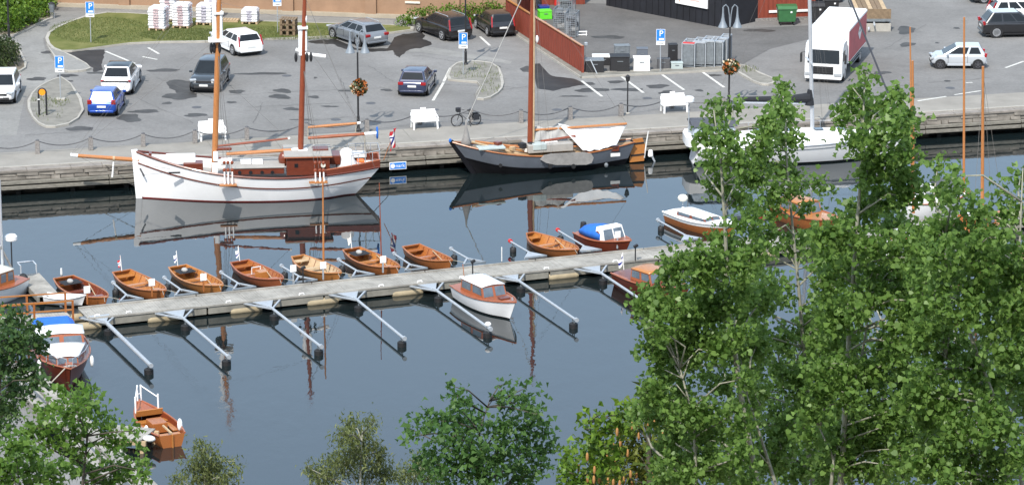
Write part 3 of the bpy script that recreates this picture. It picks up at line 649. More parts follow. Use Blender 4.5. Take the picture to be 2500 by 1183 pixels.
# ------------------------------------------------------------------ lorry
tp, tq = P(2107, 134, QZ), P(2055, 197, QZ)
lo = thing('lorry', 'white box lorry with red curtain side, cab towards the quay', 'lorry', P(2009, 203, QZ), heading(tp, tq))
def slab(name, x0, x1, wd, z0, z1, m, bevel=.05, par=None, **kw): return MB().box(((x0 + x1) / 2, 0, (z0 + z1) / 2), (x1 - x0, wd, z1 - z0), **kw).build(name, m, par or lo, bevel=bevel)
# cab: front face at x = 0
k = MB(); prof = [(0, .45), (.02, 1.15), (-.02, 1.5), (-.22, 2.55), (-.34, 2.85), (-.75, 2.98), (-1.75, 3.0), (-1.85, 2.8), (-1.85, .9), (-1.5, .55), (-.3, .45)]
rings = []
for y, f in ((-1.2, .94), (-1.14, 1), (1.14, 1), (1.2, .94)): rings.append([Vector((-0.9 + (x + .9) * f, y, 1.6 + (z - 1.6) * (1 if f == 1 else .985))) for x, z in prof])
cab = k.loft(rings).build('cab', 'paint_white', lo, smooth=35)
MB().add([(.022, -1.03, 1.52), (.022, 1.03, 1.52), (-.185, .98, 2.5), (-.185, -.98, 2.5), (-.06, -1.03, 1.5), (-.06, 1.03, 1.5), (-.3, .98, 2.5), (-.3, -.98, 2.5)], [(0, 1, 2, 3), (4, 7, 6, 5), (0, 3, 7, 4), (1, 5, 6, 2), (2, 6, 7, 3)]).build('windscreen', 'glass', cab)
for s in (-1, 1):
    MB().box((-.72, s * 1.195, 1.98), (.8, .03, .78)).build('side_window', 'glass', cab, bevel=.01)
    MB().beam((.06, s * 1.42, 1.55), (.06, s * 1.42, 2.25), .2, .12).build('wing_mirror', 'plastic_black', cab, bevel=.03)
    MB().tube([(-.1, s * 1.18, 2.3), (.05, s * 1.42, 2.28)], .02, 6).build('mirror_arm', 'black_metal', cab)
    MB().box((.0, s * .93, .68), (.14, .46, .24)).build('headlamp', 'lamp_clear', cab, bevel=.03)
slab('grille', -.02, .045, 1.3, .68, 1.28, 'plastic_black', .02, cab)
for i in range(3): slab('grille_bar', .03, .07, 1.2, .78 + i * .17, .82 + i * .17, 'black_metal', 0, cab)
slab('bumper', -.3, .06, 2.36, .3, .5, 'paint_white', .04)
slab('bumper_gap', -.25, .03, 2.2, .22, .31, 'plastic_black', 0)
k = MB()
rings = [[Vector((x, y, z)) for y, z in ((-1.1, 2.9), (-1.1, z1), (1.1, z1), (1.1, 2.9))] for x, z1 in ((-.6, 3.0), (-1.1, 3.2), (-1.7, 3.42))]
MB().loft(rings).build('wind_deflector', 'paint_white', cab, bevel=.05)
MB().box((-2.02, 0, 1.9), (.2, 2.2, 2.0)).build('cab_gap', 'plastic_black', lo)
for s in (-1, 1): MB().box((-.72, s * 1.2, 1.1), (.9, .012, .9)).build('cab_door', 'paint_white', cab, bevel=.004)
slab('chassis', -8.6, -.3, .9, .6, .95, 'black_metal', 0)
box = slab('cargo_box', -9.0, -2.15, 2.5, 1.05, 3.72, 'white', .03)
slab('roof_panel', -8.98, -2.17, 2.44, 3.722, 3.745, 'white', .01, box)
for s in (-1, 1):
    MB().box((-5.58, s * 1.262, 2.35), (6.7, .02, 2.35)).build('curtain', 'truck_red', box)
    MB().box((-5.58, s * 1.27, 3.6), (6.84, .04, .14)).build('top_rail', 'white', box)
    k = MB().add([(-6.3 + x, s * 1.278, 2.55 + z) for x, z in ((-.7, 0), (0, -.62), (.7, 0), (0, .62))], [(0, 1, 2, 3)]); k.build('curtain_emblem', 'plate_white', box)
    for dx in (-.14, .14): MB().ball((-6.3 + dx, s * 1.28, 2.65), (.07, .012, .12), 8, 4).build('emblem_mark', 'plastic_black', box)
    for zz in (.62, .86): MB().box((-5.6, s * 1.2, zz), (4.6, .04, .1)).build('side_guard', 'galv_dark', lo)
    for xw in (-1.1, -7.0):
        wo_ = MB().lathe([(.3, 0), (.48, 0), (.5, .04), (.5, .26), (.48, .3), (.3, .3)], (xw, s * 1.05 - .15, .5), 20, 'y').build('wheel', 'black_rubber', lo, smooth=40)
        MB().lathe([(.3, -.01), (.3, .02)], (xw, s * 1.2, .5), 16, 'y').build('rim', 'rim', wo_)
MB().box((-2.0, .9, 1.2), (.3, .5, .7)).build('fuel_tank', 'galv', lo, bevel=.05)
lo.scale = (.92, .96, .81)
# low loader trailer behind the lorry
tr_ = thing('trailer', 'low trailer loaded with timber behind the lorry', 'trailer', P(2126, 78, QZ), R(90))
MB().box((3.4, -.2, .72), (6.4, 2.2, .18)).build('bed', 'galv_dark', tr_)
for i in range(7): MB().box((3.4, -1.1 + i * .3, .92), (6.0, .27, .2)).build('timber', 'pallet_wood' if i % 3 else 'pale_wood', tr_)
MB().box((.25, -.2, 1.1), (.08, 2.2, .7)).build('tailboard', 'pallet_wood', tr_)
for s in (-1, 1):
    for xw in (2.6, 3.6): MB().lathe([(.2, 0), (.34, 0), (.36, .03), (.36, .2), (.2, .22)], (xw, -.2 + s * 1.1 - .1, .36), 16, 'y').build('wheel', 'black_rubber', tr_, smooth=40)
MB().beam((0.1, -.2, .6), (-.3, -.2, .45), .1).build('drawbar', 'galv', tr_)
MB().lathe([(.1, 0), (.17, 0), (.18, .03), (.18, .1), (.1, .12)], (-.05, .1, .18), 12, 'y').build('jockey_wheel', 'rim', tr_)
MB().box((0.2, -.2, .25), (.2, 2.2, .5)).build('ramp', 'kerb_stone', tr_)
# ------------------------------------------------------------------ leaf helper (numpy)
def leaf_mesh(name, C, size, m, parent, rng, shape='round', flat=0.0, droop=0.0):
    """one mesh of many small leaves at the points C; every leaf its own island"""
    C = np.asarray(C, float); N = len(C)
    nrm = rng.normal(0, 1, (N, 3)); nrm[:, 2] += flat; nrm /= np.linalg.norm(nrm, axis=1)[:, None]
    a = rng.normal(0, 1, (N, 3)); a[:, 2] -= droop; a -= nrm * (a * nrm).sum(1)[:, None]; a /= np.linalg.norm(a, axis=1)[:, None] + 1e-9
    b = np.cross(nrm, a)
    s = size * rng.uniform(0.5, 1.3, N)[:, None]
    if shape == 'round': pts = [(-.5, 0), (-.3, .4), (.12, .42), (.62, 0), (.12, -.42), (-.3, -.4)]
    elif shape == 'long': pts = [(-.9, 0), (0, .22), (.9, 0), (0, -.22)]
    else: pts = [(-.6, 0), (-.1, .42), (.65, 0), (-.1, -.42)]
    k = len(pts)
    V = np.stack([C + a * (s * p[0]) + b * (s * p[1]) + nrm * (s * (0.34 * (abs(p[1]) * 2.0) - 0.22 * p[0] * p[0] * 4)) for p in pts], 1).reshape(-1, 3)
    me = bpy.data.meshes.new(name); me.vertices.add(N * k); me.vertices.foreach_set('co', V.ravel())
    me.loops.add(N * k); me.loops.foreach_set('vertex_index', np.arange(N * k, dtype=np.int32))
    me.polygons.add(N); me.polygons.foreach_set('loop_start', np.arange(0, N * k, k, dtype=np.int32))
    me.materials.append(MATS[m]); me.update(); me.validate()
    o = bpy.data.objects.new(name, me); COL.objects.link(o)
    if parent: o.parent = parent
    return o
def bush(label, cat, spots, size, m, n, seed, name='bush', group=None, hz=1.0, shape='oval'):
    """spots: (u, v, radius, height) with v at the ground"""
    rng = np.random.default_rng(seed)
    base = P(spots[0][0], spots[0][1], QZ)
    root = thing(name, label, cat, base, 0, group); C = []; st = MB()
    for (u, v, r_, h) in spots:
        c = P(u, v, QZ) - base
        for _ in range(int(n * r_ * r_ * (h + .4))):
            d = rng.normal(0, 1, 3); d /= np.linalg.norm(d); q = rng.uniform(.55, 1.05)
            p = np.array([c.x, c.y, h * .5]) + d * q * np.array([r_, r_, h * .55]) * (1 + .22 * math.sin(d[0] * 7 + u) * math.cos(d[1] * 6 + d[2] * 5))
            if p[2] > 0.02: C.append(p)
        for _ in range(4):
            a = rng.uniform(0, 6.28); st.tube([(c.x, c.y, 0), (c.x + .4 * r_ * math.cos(a), c.y + .4 * r_ * math.sin(a), h * .75)], [.03, .01], 5)
    st.build('stem', 'bark_dark', root)
    kind(leaf_mesh('foliage', C, size, m, root, rng, shape, 0.3), 'stuff')
    return root
bush('spreading bright green hedge in the top left corner', 'hedge', [(10, 76, 1.5, 1.5), (-30, 45, 1.7, 1.9), (58, 60, 1.3, 1.2), (40, 32, 1.6, 1.6), (92, 42, 1.0, 1.1), (80, 22, 1.4, 1.4), (-10, 20, 1.6, 2.0), (105, 25, .9, 1.1)], .17, 'leaf_hedge', 330, 1, 'hedge')
bush('dark olive bush in the kerbed bed at the left edge', 'bush', [(5, 165, 1.1, 1.9), (-25, 150, 1.2, 2.0), (22, 150, .75, 1.4), (-20, 178, .9, 1.3)], .13, 'leaf_bush', 420, 2)
bush('bright green hedge under the brown wall behind the black cars', 'hedge', [(985, 66, .55, .8), (1015, 62, .7, 1.1), (1050, 60, .8, 1.2), (1100, 57, .85, 1.3), (1150, 56, .8, 1.3), (1195, 54, .8, 1.4), (1235, 52, .7, 1.2)], .13, 'leaf_hedge', 420, 3, 'hedge')
# ------------------------------------------------------------------ parking signs
def parking_sign(label, u, v, low=False, arrows=False, h=2.75, foot=False):
    r_ = thing('parking_sign', label, 'sign', P(u, v, QZ), R(rnd.uniform(-4, 4)), 'parking signs')
    MB().tube([(0, .04, 0), (0, .04, h)], .03, 8).build('post', 'galv', r_)
    pn = MB().box((0, 0, h - .5), (.54, .025, .98)).build('panel', 'sign_blue', r_, bevel=.008)
    k = MB()
    for dx in (-.262, .262): k.box((dx, -.015, h - .38), (.02, .006, .74))
    for zz in (h - .022, h - .745): k.box((0, -.0155, zz), (.54, .006, .02))
    k.build('rim_line', 'white_paint', pn)
    MB().box((0, -.0135, h - .885), (.54, .006, .21)).build('lower_plate', 'white_paint', pn)
    text_obj('letter', 'P', .52, 'white_paint', pn, (.03, -.017, h - .3), (R(90), 0, 0))
    text_obj('lower_mark', 'P', .2, 'plastic_black', pn, (-.13, -.018, h - .62), (R(90), 0, 0)) if False else None
    MB().box((.05, -.017, h - .63), (.3, .006, .11)).build('pictogram', 'white_paint', pn)
    MB().box((0.03, -.019, h - .885), (.3, .004, .05)).build('small_print', 'galv_dark', pn)
    MB().box((0, .04, .03), (.3 if not foot else .55, .3 if not foot else .5, .08 if not foot else .3)).build('foot', 'kerb_stone', r_, bevel=.02)
    return r_
parking_sign('blue parking sign on a post in the lawn, left end', 222, 108)
parking_sign('blue parking sign on the gravel island beside the orange disc', 148, 247, foot=True)
parking_sign('blue parking sign behind the white estate car, cut by the top edge', 678, 84, h=2.85)
parking_sign('blue parking sign on the island right of the navy hatchback', 1131, 187)
parking_sign('blue parking sign in front of the storage yard', 1612, 178)
# ------------------------------------------------------------------ orange disc on a black hoop
r_ = thing('hoop_sign', 'orange disc in a black hoop standing on the gravel island', 'sign', P(105, 281, QZ + .1), R(0))
pts = [(-.22, 0, 0), (-.22, 0, 1.35)] + [(-.22 * math.cos(a), 0, 1.35 + .24 * math.sin(a)) for a in np.linspace(.2, math.pi - .2, 9)] + [(.22, 0, 1.35), (.22, 0, 0)]
MB().tube(pts, .055, 8).build('hoop', 'black_metal', r_)
MB().lathe([(.02, -.05), (.19, -.05), (.19, .03), (.02, .03)], (0, -.03, 1.38), 20, 'y').build('disc', 'sign_orange', r_)
MB().box((-.22, -.06, .95), (.13, .02, .06)).build('band', 'white_paint', r_)
# ------------------------------------------------------------------ lamp posts
def lamp(label, u, v, h, basket=True, heads=True):
    r_ = thing('lamp_post', label, 'lamp post', P(u, v, QZ), 0, 'lamp posts')
    MB().tube([(0, 0, 0), (0, 0, .9), (0, 0, .95), (0, 0, h)], [.09, .085, .06, .05], 10).build('pole', 'black_metal', r_)
    MB().lathe([(.17, 0), (.17, .12), (.1, .2)], (0, 0, 0), 12).build('base', 'black_metal', r_)
    if heads:
        for s in (-1, 1):
            k = MB(); arc = [(0, 0, h - .1), (s * .05, 0, h + .7), (s * .12, 0, h + 1.15), (s * .26, 0, h + 1.32), (s * .4, 0, h + 1.2)]
            arm = k.tube(arc, .035, 6).build('arm', 'lamp_grey', r_)
            MB().lathe([(.04, 1.2), (.05, .9), (.08, .6), (.14, .32), (.25, .08), (.28, 0), (.24, -.02), (.1, .25)], (s * .42, 0, h - .02), 14).build('lamp_shade', 'lamp_grey', r_, smooth=60)
    if basket:
        rng = np.random.default_rng(int(u)); C = []
        for _ in range(420):
            d = rng.normal(0, 1, 3); d /= np.linalg.norm(d); C.append(np.array([.08, -.05, 2.62]) + d * np.array([.5, .5, .45]) * rng.uniform(.5, 1.05))
        C = np.array(C)
        MB().lathe([(.1, 2.2), (.3, 2.35), (.38, 2.6), (.1, 2.62)], (0.05, 0, 0), 12).build('basket', 'bark_dark', r_)
        leaf_mesh('flowers', C[:170], .16, 'petal_red', r_, rng); leaf_mesh('flowers', C[170:230], .15, 'petal_pale', r_, rng); leaf_mesh('leaves', C[230:], .17, 'leaf_bush', r_, rng)
        MB().tube([(0, 0, 3.1), (.2, 0, 3.15), (.35, 0, 2.7)], .015, 5).build('basket_hook', 'black_metal', r_)
    return r_
lamp('twin lamp post with red flower basket behind the stern of the ketch', 875, 321, 4.65)
lamp('twin lamp post with fading flower basket left of the lorry', 1779, 269, 5.0)
lamp('plain tall black lamp post on the middle island, cut by the top edge', 1137, 161, 5.2, False)
lamp('thin black lamp post in the top left hedge', 22, 96, 5.0, False)
r_ = thing('lantern_post', 'short black lantern post between two bollards of the promenade', 'lamp post', P(1532, 277, QZ))
MB().tube([(0, 0, 0), (0, 0, 1.95)], .04, 8).build('pole', 'black_metal', r_)
MB().lathe([(.06, 1.9), (.12, 2.0), (.14, 2.2), (.16, 2.22), (.02, 2.34)], (0, 0, 0), 8).build('lantern', 'black_metal', r_)
MB().lathe([(.16, 0), (.16, .05), (.08, .08)], (0, 0, 0), 10).build('base', 'kerb_stone', r_)
# ------------------------------------------------------------------ bollards and chains
bpx = [(-36, 382), (92, 374), (222, 366), (350, 357), (476, 349), (603, 341), (748, 331), (896, 322), (1024, 303), (1150, 296), (1272, 299), (1392, 291), (1516, 283), (1640, 264), (1766, 269), (1890, 262)]
brk = ['left of the gravel island, cut by the frame edge', 'nearest the left edge of the photo', 'behind the tip of the bowsprit', 'behind the bow of the ketch', 'just left of the bench by the ketch', 'right of the bench by the ketch', 'behind the rear mast of the ketch',
       'beside the lamp post with the red flower basket', 'behind the bench left of the bicycle', 'behind the bicycle', 'left of the brown mast of the barge', 'right of the brown mast of the barge', 'left of the short lantern post', 'behind the right hand bench', 'beside the lamp post near the yacht', 'behind the boom of the yacht']
pos = []
BP = None
for i, (u, v) in enumerate(bpx):
    p = P(u, v, QZ); pos.append(p)
    if BP is None:
        BP = thing('bollard', '', 'bollard', p, 0, 'granite bollards along the promenade')
        MB().box((0, 0, .36), (.27, .27, .72), top=(.9, .9)).build('shaft', 'granite', BP, bevel=.03)
        MB().lathe([(.1, .72), (.11, .75), (.06, .8)], (0, 0, 0), 10).build('cap', 'iron_grey', BP); b0 = BP
    else: b0 = copy_tree(BP); b0.location = p
    b0.rotation_euler.z = rnd.uniform(.1, .4); b0['label'] = 'granite bollard ' + brk[i]
for i in range(len(pos) - 1):
    a, b2 = pos[i] + Vector((0, 0, .72)), pos[i + 1] + Vector((0, 0, .72)); mid = (a + b2) / 2
    k = MB(); pts = []
    for j in range(15):
        t_ = j / 14; p = a.lerp(b2, t_); p.z -= .34 * (1 - (2 * t_ - 1) ** 2); pts.append(p - mid)
    k.tube(pts, .032, 6); o = k.build('chain', 'iron_grey'); o.location = mid
    tag(o, 'chain right of the bollard ' + brk[i].split(',')[0], 'chain', 'chains between the bollards')
# ------------------------------------------------------------------ benches
def bench(label, u, v):
    r_ = thing('bench', label, 'bench', P(u, v, QZ), heading(E0, E1) + R(0), 'white benches on the promenade') if True else None
    for i in range(4): MB().box((0, -.32 + i * .14, .47), (1.56, .13, .06)).build('seat_slat', 'white_paint', r_)
    for i in range(4): MB().box((0, .19 + i * .035, .56 + i * .135), (1.5 - .1 * (i == 3), .035, .125), rx=-.25).build('back_slat', 'white_paint', r_)
    MB().box((0, .33, 1.07), (.3, .035, .12), rx=-.25).build('crest', 'white_paint', r_)
    for s in (-1, 1):
        MB().beam((s * .68, -.34, .45), (s * .7, -.4, 0), .09, .08).build('leg', 'white_paint', r_)
        MB().beam((s * .68, .18, .5), (s * .7, .3, 0), .09, .08).build('leg', 'white_paint', r_)
        MB().tube([(s * .73, .28, .75), (s * .73, 0, .73), (s * .73, -.3, .7), (s * .73, -.36, .6), (s * .73, -.32, .47)], .035, 6).build('armrest', 'white_paint', r_)
        MB().beam((s * .68, .2, .5), (s * .68, .33, 1.02), .06).build('back_post', 'white_paint', r_)
        MB().box((s * .35, .24, .72), (.22, .03, .2), rx=-.25).build('back_ornament', 'white_paint', r_)
    for x in (-.05, .05): MB().beam((x, .2, .5), (x, .33, 1.05), .05).build('back_post', 'white_paint', r_)
    return r_
bench('white ornamental bench behind the front mast of the ketch', 518, 340)
bench('white ornamental bench left of the bicycle', 1036, 312)
bench('white ornamental bench near the stern of the yacht', 1645, 272)
# ------------------------------------------------------------------ bicycle
bc = thing('bicycle', 'black bicycle with rear panniers parked on the promenade', 'bicycle', P(1138, 307, QZ), heading(P(1138, 307, QZ), P(1098, 310, QZ)))
for nm, x in (('front_wheel', .55), ('rear_wheel', -.55)):
    wh = MB().tube([(x + .34 * math.cos(a), 0, .345 + .34 * math.sin(a)) for a in np.linspace(0, 2 * math.pi, 25)], .028, 6).build(nm, 'black_rubber', bc)
    k = MB()
    for a in np.linspace(0, math.pi, 7)[:-1]: k.tube([(x - .33 * math.cos(a), 0, .345 - .33 * math.sin(a)), (x + .33 * math.cos(a), 0, .345 + .33 * math.sin(a))], .004, 4)
    k.build('spokes', 'galv', wh)
    MB().tube([(x + .37 * math.cos(a), 0, .345 + .37 * math.sin(a)) for a in np.linspace(.3, 2.7, 10)], .03, 6).build('mudguard', 'black_metal', bc)
MB().tube([(-.55, 0, .345), (-.1, 0, .32), (-.18, 0, .82), (-.55, 0, .345)], .018, 6).build('frame', 'black_metal', bc)
MB().tube([(-.1, 0, .32), (.38, 0, .78), (-.17, 0, .72)], .022, 6).build('frame', 'black_metal', bc)
MB().tube([(.55, 0, .345), (.38, 0, .78), (.35, 0, 1.0)], .02, 6).build('fork', 'black_metal', bc)
MB().tube([(.2, -.32, 1.02), (.36, -.2, 1.05), (.38, 0, 1.0), (.36, .2, 1.05), (.2, .32, 1.02)], .018, 6).build('handlebar', 'black_metal', bc)
MB().box((.48, 0, .98), (.24, .32, .24)).build('front_basket', 'canvas_black', bc, bevel=.03)
MB().ball((-.2, 0, .92), (.16, .09, .05)).build('saddle', 'plastic_black', bc); MB().tube([(-.18, 0, .8), (-.19, 0, .9)], .015, 6).build('seat_post', 'black_metal', bc)
for s in (-1, 1): MB().box((-.58, s * .16, .52), (.36, .14, .34), top=(.9, .9)).build('pannier', 'canvas_black', bc, bevel=.03)
MB().box((-.58, 0, .75), (.4, .16, .03)).build('luggage_rack', 'black_metal', bc)
MB().lathe([(.09, -.01), (.09, .01)], (-.1, .05, .32), 12, 'y').build('chainring', 'galv', bc)
MB().beam((-.1, .1, .3), (-.2, .32, 0.02), .03).build('kickstand', 'black_metal', bc)
# ------------------------------------------------------------------ wrapped pallets on the lawn
def wrapped(label, u, v, wd, dp, h, ink, ly):
    r_ = thing('wrapped_pallet', label, 'pallet load', P(u, v, QZ + .1), R(rnd.uniform(-14, -6)), 'wrapped pallets on the lawn')
    for i in range(5): MB().box((-wd / 2 + (i + .5) * wd / 5, 0, .13), (wd / 5 * .7, dp, .03)).build('pallet_board', 'pale_wood', r_)
    for x in (-wd * .42, 0, wd * .42): MB().box((x, 0, .06), (.12, dp, .11)).build('pallet_runner', 'pale_wood', r_)
    lh = (h - .15) / ly
    for i in range(ly):
        j = rnd.uniform(-.03, .03)
        L_ = MB().box((j, rnd.uniform(-.03, .03), .15 + lh * (i + .5)), (wd * .98, dp * .98, lh * .9), top=(.95, .95)).build('bag_layer', 'wrap_white', r_, bevel=lh * .3)
        MB().box((j, -dp * .475 - .03, .15 + lh * (i + .5)), (wd * .3, .025, lh * .7)).build('print', ink, L_)
        MB().box((wd * .475 + .03 + j, 0, .15 + lh * (i + .5)), (.025, dp * .3, lh * .7)).build('print', ink, L_)
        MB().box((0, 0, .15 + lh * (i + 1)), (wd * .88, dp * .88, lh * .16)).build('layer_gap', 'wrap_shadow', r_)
    MB().box((0, 0, h + .02), (wd * .92, dp * .92, .1), top=(.8, .8)).build('top_wrap', 'wrap_white', r_, bevel=.04)
    return r_
wrapped('tall wrapped pallet of white bags with red print, leftmost on the lawn', 388, 72, 1.15, 1.1, 1.5, 'wrap_red', 8)
wrapped('tall wrapped pallet of white bags with red print, second from the left', 446, 66, 1.15, 1.1, 1.55, 'wrap_red', 8)
wrapped('wrapped white pallet behind the ketch mast head, third from the left', 502, 58, 1.1, 1.1, 1.3, 'wrap_violet', 6)
wrapped('wrapped white pallet at the back of the group, beside the mast head', 520, 40, 1.0, 1.0, 1.4, 'wrap_violet', 6)
wrapped('wrapped white pallet at the back left of the group', 415, 50, 1.1, 1.1, 1.6, 'wrap_red', 8)
wrapped('low wrapped pallet with violet print standing alone near the signpost', 612, 56, 1.12, 1.0, .95, 'wrap_violet', 5)
r_ = thing('empty_pallet', 'pale empty wooden pallet lying by the bag pallets', 'pallet', P(561, 52, QZ + .1), R(-6))
for i in range(6): MB().box((-.5 + i * .2, 0, .12), (.14, .8, .03)).build('board', 'pale_wood', r_)
for y in (-.33, 0, .33): MB().box((0, y, .06), (1.2, .1, .1)).build('runner', 'pale_wood', r_)
r_ = thing('pallet_stack', 'brown stack of empty wooden pallets beside the black signpost', 'pallet stack', P(705, 84, QZ + .1), R(-8))
for i in range(3):
    z = i * .36
    for y in (-.38, 0, .38):
        for x in (-.42, 0, .42): MB().box((x, y, z + .17), (.16, .14, .26)).build('block', 'pallet_wood', r_)
    for q in range(6): MB().box((-.45 + q * .18, 0, z + .325), (.15, .95, .03)).build('board', 'pallet_wood', r_)
    for y in (-.38, 0, .38): MB().box((0, y, z + .02), (1.05, .12, .03)).build('runner', 'pallet_wood', r_)
# litter bin on the path by the hedge
r_ = thing('litter_bin', 'grey litter bin on the footpath beside the hedge', 'litter bin', P(125, 46, QZ), 0)
MB().tube([(-.08, 0, 0), (-.08, 0, 1.05)], .03, 6).build('post', 'black_metal', r_); MB().tube([(.2, 0, 0), (.2, 0, .5)], .02, 6).build('leg', 'galv', r_)
MB().lathe([(.16, .45), (.2, .95), (.2, 1.0)], (.06, 0, 0), 12).build('bucket', 'galv_dark', r_); MB().lathe([(.22, 1.0), (.2, 1.06), (.05, 1.12)], (.06, 0, 0), 12).build('lid', 'black_metal', r_)
MB().box((-.1, -.04, 1.0), (.12, .03, .06)).build('sticker', 'white_paint', r_)
# ------------------------------------------------------------------ storage yard
def yard_box(name, label, cat, u, v, wd, dp, h, m, rz=0.0, lid=None, group=None, extra=None):
    r_ = thing(name, label, cat, P(u, v, QZ + .01), rz, group)
    MB().box((0, dp / 2, h / 2), (wd, dp, h), top=(.96, .96)).build('body', m, r_, bevel=.03)
    MB().box((0, dp / 2, h + .03), (wd * 1.03, dp * 1.03, .06)).build('lid', lid or m, r_, bevel=.02)
    MB().box((0, -.012, h * .75), (wd * .3, .02, .05)).build('handle', 'galv_dark', r_)
    return r_
yard_box('storage_box', 'black storage box at the corner of the red fence', 'box', 1452, 181, 1.15, .9, .8, 'plastic_black', .04, 'galv_dark')
yard_box('storage_box', 'black storage box left of the white cabinet', 'box', 1514, 178, 1.2, 1.0, .95, 'plastic_black', .03)
yard_box('white_cabinet', 'white cabinet standing in front of the yard', 'cabinet', 1567, 177, 1.02, .7, .86, 'white_paint', .03)
yard_box('storage_box', 'black flat box with pale top behind the corner box', 'box', 1472, 160, 1.3, .9, .5, 'plastic_black', .0, 'plate_white')
yard_box('grey_crate', 'grey plastic crate on end behind the black boxes', 'crate', 1520, 157, .95, .7, 1.1, 'galv_dark', .1)
yard_box('blue_grey_crate', 'blue grey crate behind the white cabinet', 'crate', 1568, 160, .7, .6, 1.0, 'hull_grey', 0)
yard_box('pale_tub', 'pale plastic tub in front of the grey roll containers', 'tub', 1653, 172, .75, .5, .42, 'tub_pale', .05)
yard_box('dark_locker', 'dark locker between the signpost and the tub', 'locker', 1644, 158, .55, .6, 1.2, 'plastic_black', .1)
yard_box('dark_barrel_rack', 'dark low rack behind the parking sign of the yard', 'rack', 1620, 172, .8, .5, .65, 'iron_grey', 0)
yard_box('green_crate', 'bright green crate behind the red fence', 'crate', 1333, 48, .85, .8, .5, 'crate_green', .2)
yard_box('blue_crate', 'dark blue crate beside the bright green crate', 'crate', 1330, 36, .7, .6, .5, 'paint_blue', .2)
yard_box('red_crate', 'red crate on the ground by the red shed', 'crate', 1368, 14, .8, .6, .4, 'red_paint', .1)
def roll_container(label, u, v, h, rz, top='galv', w_=.85, d_=1.5):
    r_ = thing('roll_container', label, 'roll container', P(u, v, QZ + .01), rz, 'grey roll containers in the yard')
    MB().box((0, d_ / 2, .14), (w_, d_, .06)).build('base', 'galv_dark', r_)
    k = MB()
    for x in (-w_ / 2, w_ / 2):
        for y in (0.03, d_ - .03): MB().beam((x, y, 0.05), (x, y, h), .06).build('upright', 'galv', r_)
    MB().box((0, .03, h / 2 + .1), (w_ * .84, .03, h * .82)).build('front_panel', 'galv_dark', r_)
    for x in (-w_ / 2, w_ / 2): MB().box((x, d_ / 2, h / 2 + .1), (.03, d_ - .1, h * .82)).build('side_panel', 'galv_dark', r_)
    for y in (.03, d_ * .35, d_ * .68, d_ - .03): MB().beam((-w_ / 2, y, h), (w_ / 2, y, h), .06).build('top_bar', 'galv', r_)
    for x in (-w_ / 2, w_ / 2): MB().beam((x, 0, h), (x, d_, h), .07).build('top_rail', 'galv', r_)
    MB().box((0, .15, h + .05), (w_ * .9, .25, .06)).build('lid', top, r_)
    for x in (-w_ * .4, w_ * .4): MB().lathe([(.06, -.02), (.06, .02)], (x, .1, .06), 10, 'x').build('castor', 'black_rubber', r_)
    return r_
for i, (u, v, h, lb) in enumerate([(1680, 168, 1.55, 'nearest, with a red lid'), (1706, 167, 1.6, 'second from the left'), (1728, 167, 1.68, 'third from the left'), (1748, 166, 1.62, 'fourth from the left'), (1764, 162, 1.7, 'at the right end by the lamp post')]):
    roll_container('grey roll container in the yard, ' + lb, u, v, h, R(-14), 'red_paint' if i == 0 else 'galv', .8 if i < 4 else .5, 1.6)
def wire_cage(label, u, v, wd, dp, h):
    r_ = thing('wire_cage', label, 'cage', P(u, v, QZ + .01), R(-12), 'wire cages behind the red fence')
    f = MB(); g = MB()
    for x in (-wd / 2, wd / 2):
        for y in (0, dp): f.beam((x, y, 0), (x, y, h), .05)
        f.beam((x, 0, h), (x, dp, h), .05)
    for y in (0, dp): f.beam((-wd / 2, y, h), (wd / 2, y, h), .05); f.beam((-wd / 2, y, .08), (wd / 2, y, .08), .05)
    f.build('frame', 'galv_dark', r_)
    for x in np.arange(-wd / 2, wd / 2, .12):
        for y in (0, dp): g.beam((x, y, .05), (x, y, h), .014)
    for z in np.arange(.15, h, .14):
        for y in (0, dp): g.beam((-wd / 2, y, z), (wd / 2, y, z), .014)
    for y in np.arange(0, dp, .14):
        for x in (-wd / 2, wd / 2): g.beam((x, y, .05), (x, y, h), .014)
    kind(g.build('mesh_wires', 'galv', r_), 'stuff')
    for i in range(4): MB().box((rnd.uniform(-.3, .3) * wd, dp * .5 + rnd.uniform(-.2, .2), .2 + .3 * i), (wd * .6, dp * .5, .22), rz=rnd.uniform(-.3, .3)).build('contents', rnd.choice(['galv_dark', 'canvas_grey', 'iron_grey']), r_)
    return r_
wire_cage('wire cage with grey contents, nearest the end of the fence', 1392, 92, .7, 1.2, 1.55)
wire_cage('wire cage with grey contents, middle one behind the fence', 1368, 72, .9, 1.2, 1.3)
wire_cage('wire cage at the back next to the red shed', 1378, 42, 1.0, 1.2, 1.1)
r_ = thing('low_rail', 'low white rail on the yard asphalt beside the cages', 'rail', P(1420, 88, QZ), R(5))
for z in (.08, .28): MB().beam((-.3, 0, z), (.35, 0, z), .07).build('bar', 'white_paint', r_)
for x in (-.25, .3): MB().beam((x, 0, 0), (x, 0, .3), .05).build('foot', 'white_paint', r_)
r_ = thing('ground_lamp', 'small grey floodlight on the end of the red fence', 'lamp', P(1428, 172, QZ))
MB().tube([(0, 0, 0), (0, 0, 1.6)], .03, 6).build('post', 'galv_dark', r_); MB().box((.05, -.05, 1.68), (.2, .16, .2), rz=.4).build('head', 'galv', r_, bevel=.03)
r_ = thing('leaning_pole', 'grey pole leaning on the black corner box', 'pole', P(1459, 184, QZ)); MB().tube([(0, 0, .02), (-.45, .25, .95)], .035, 6).build('shaft', 'galv', r_)
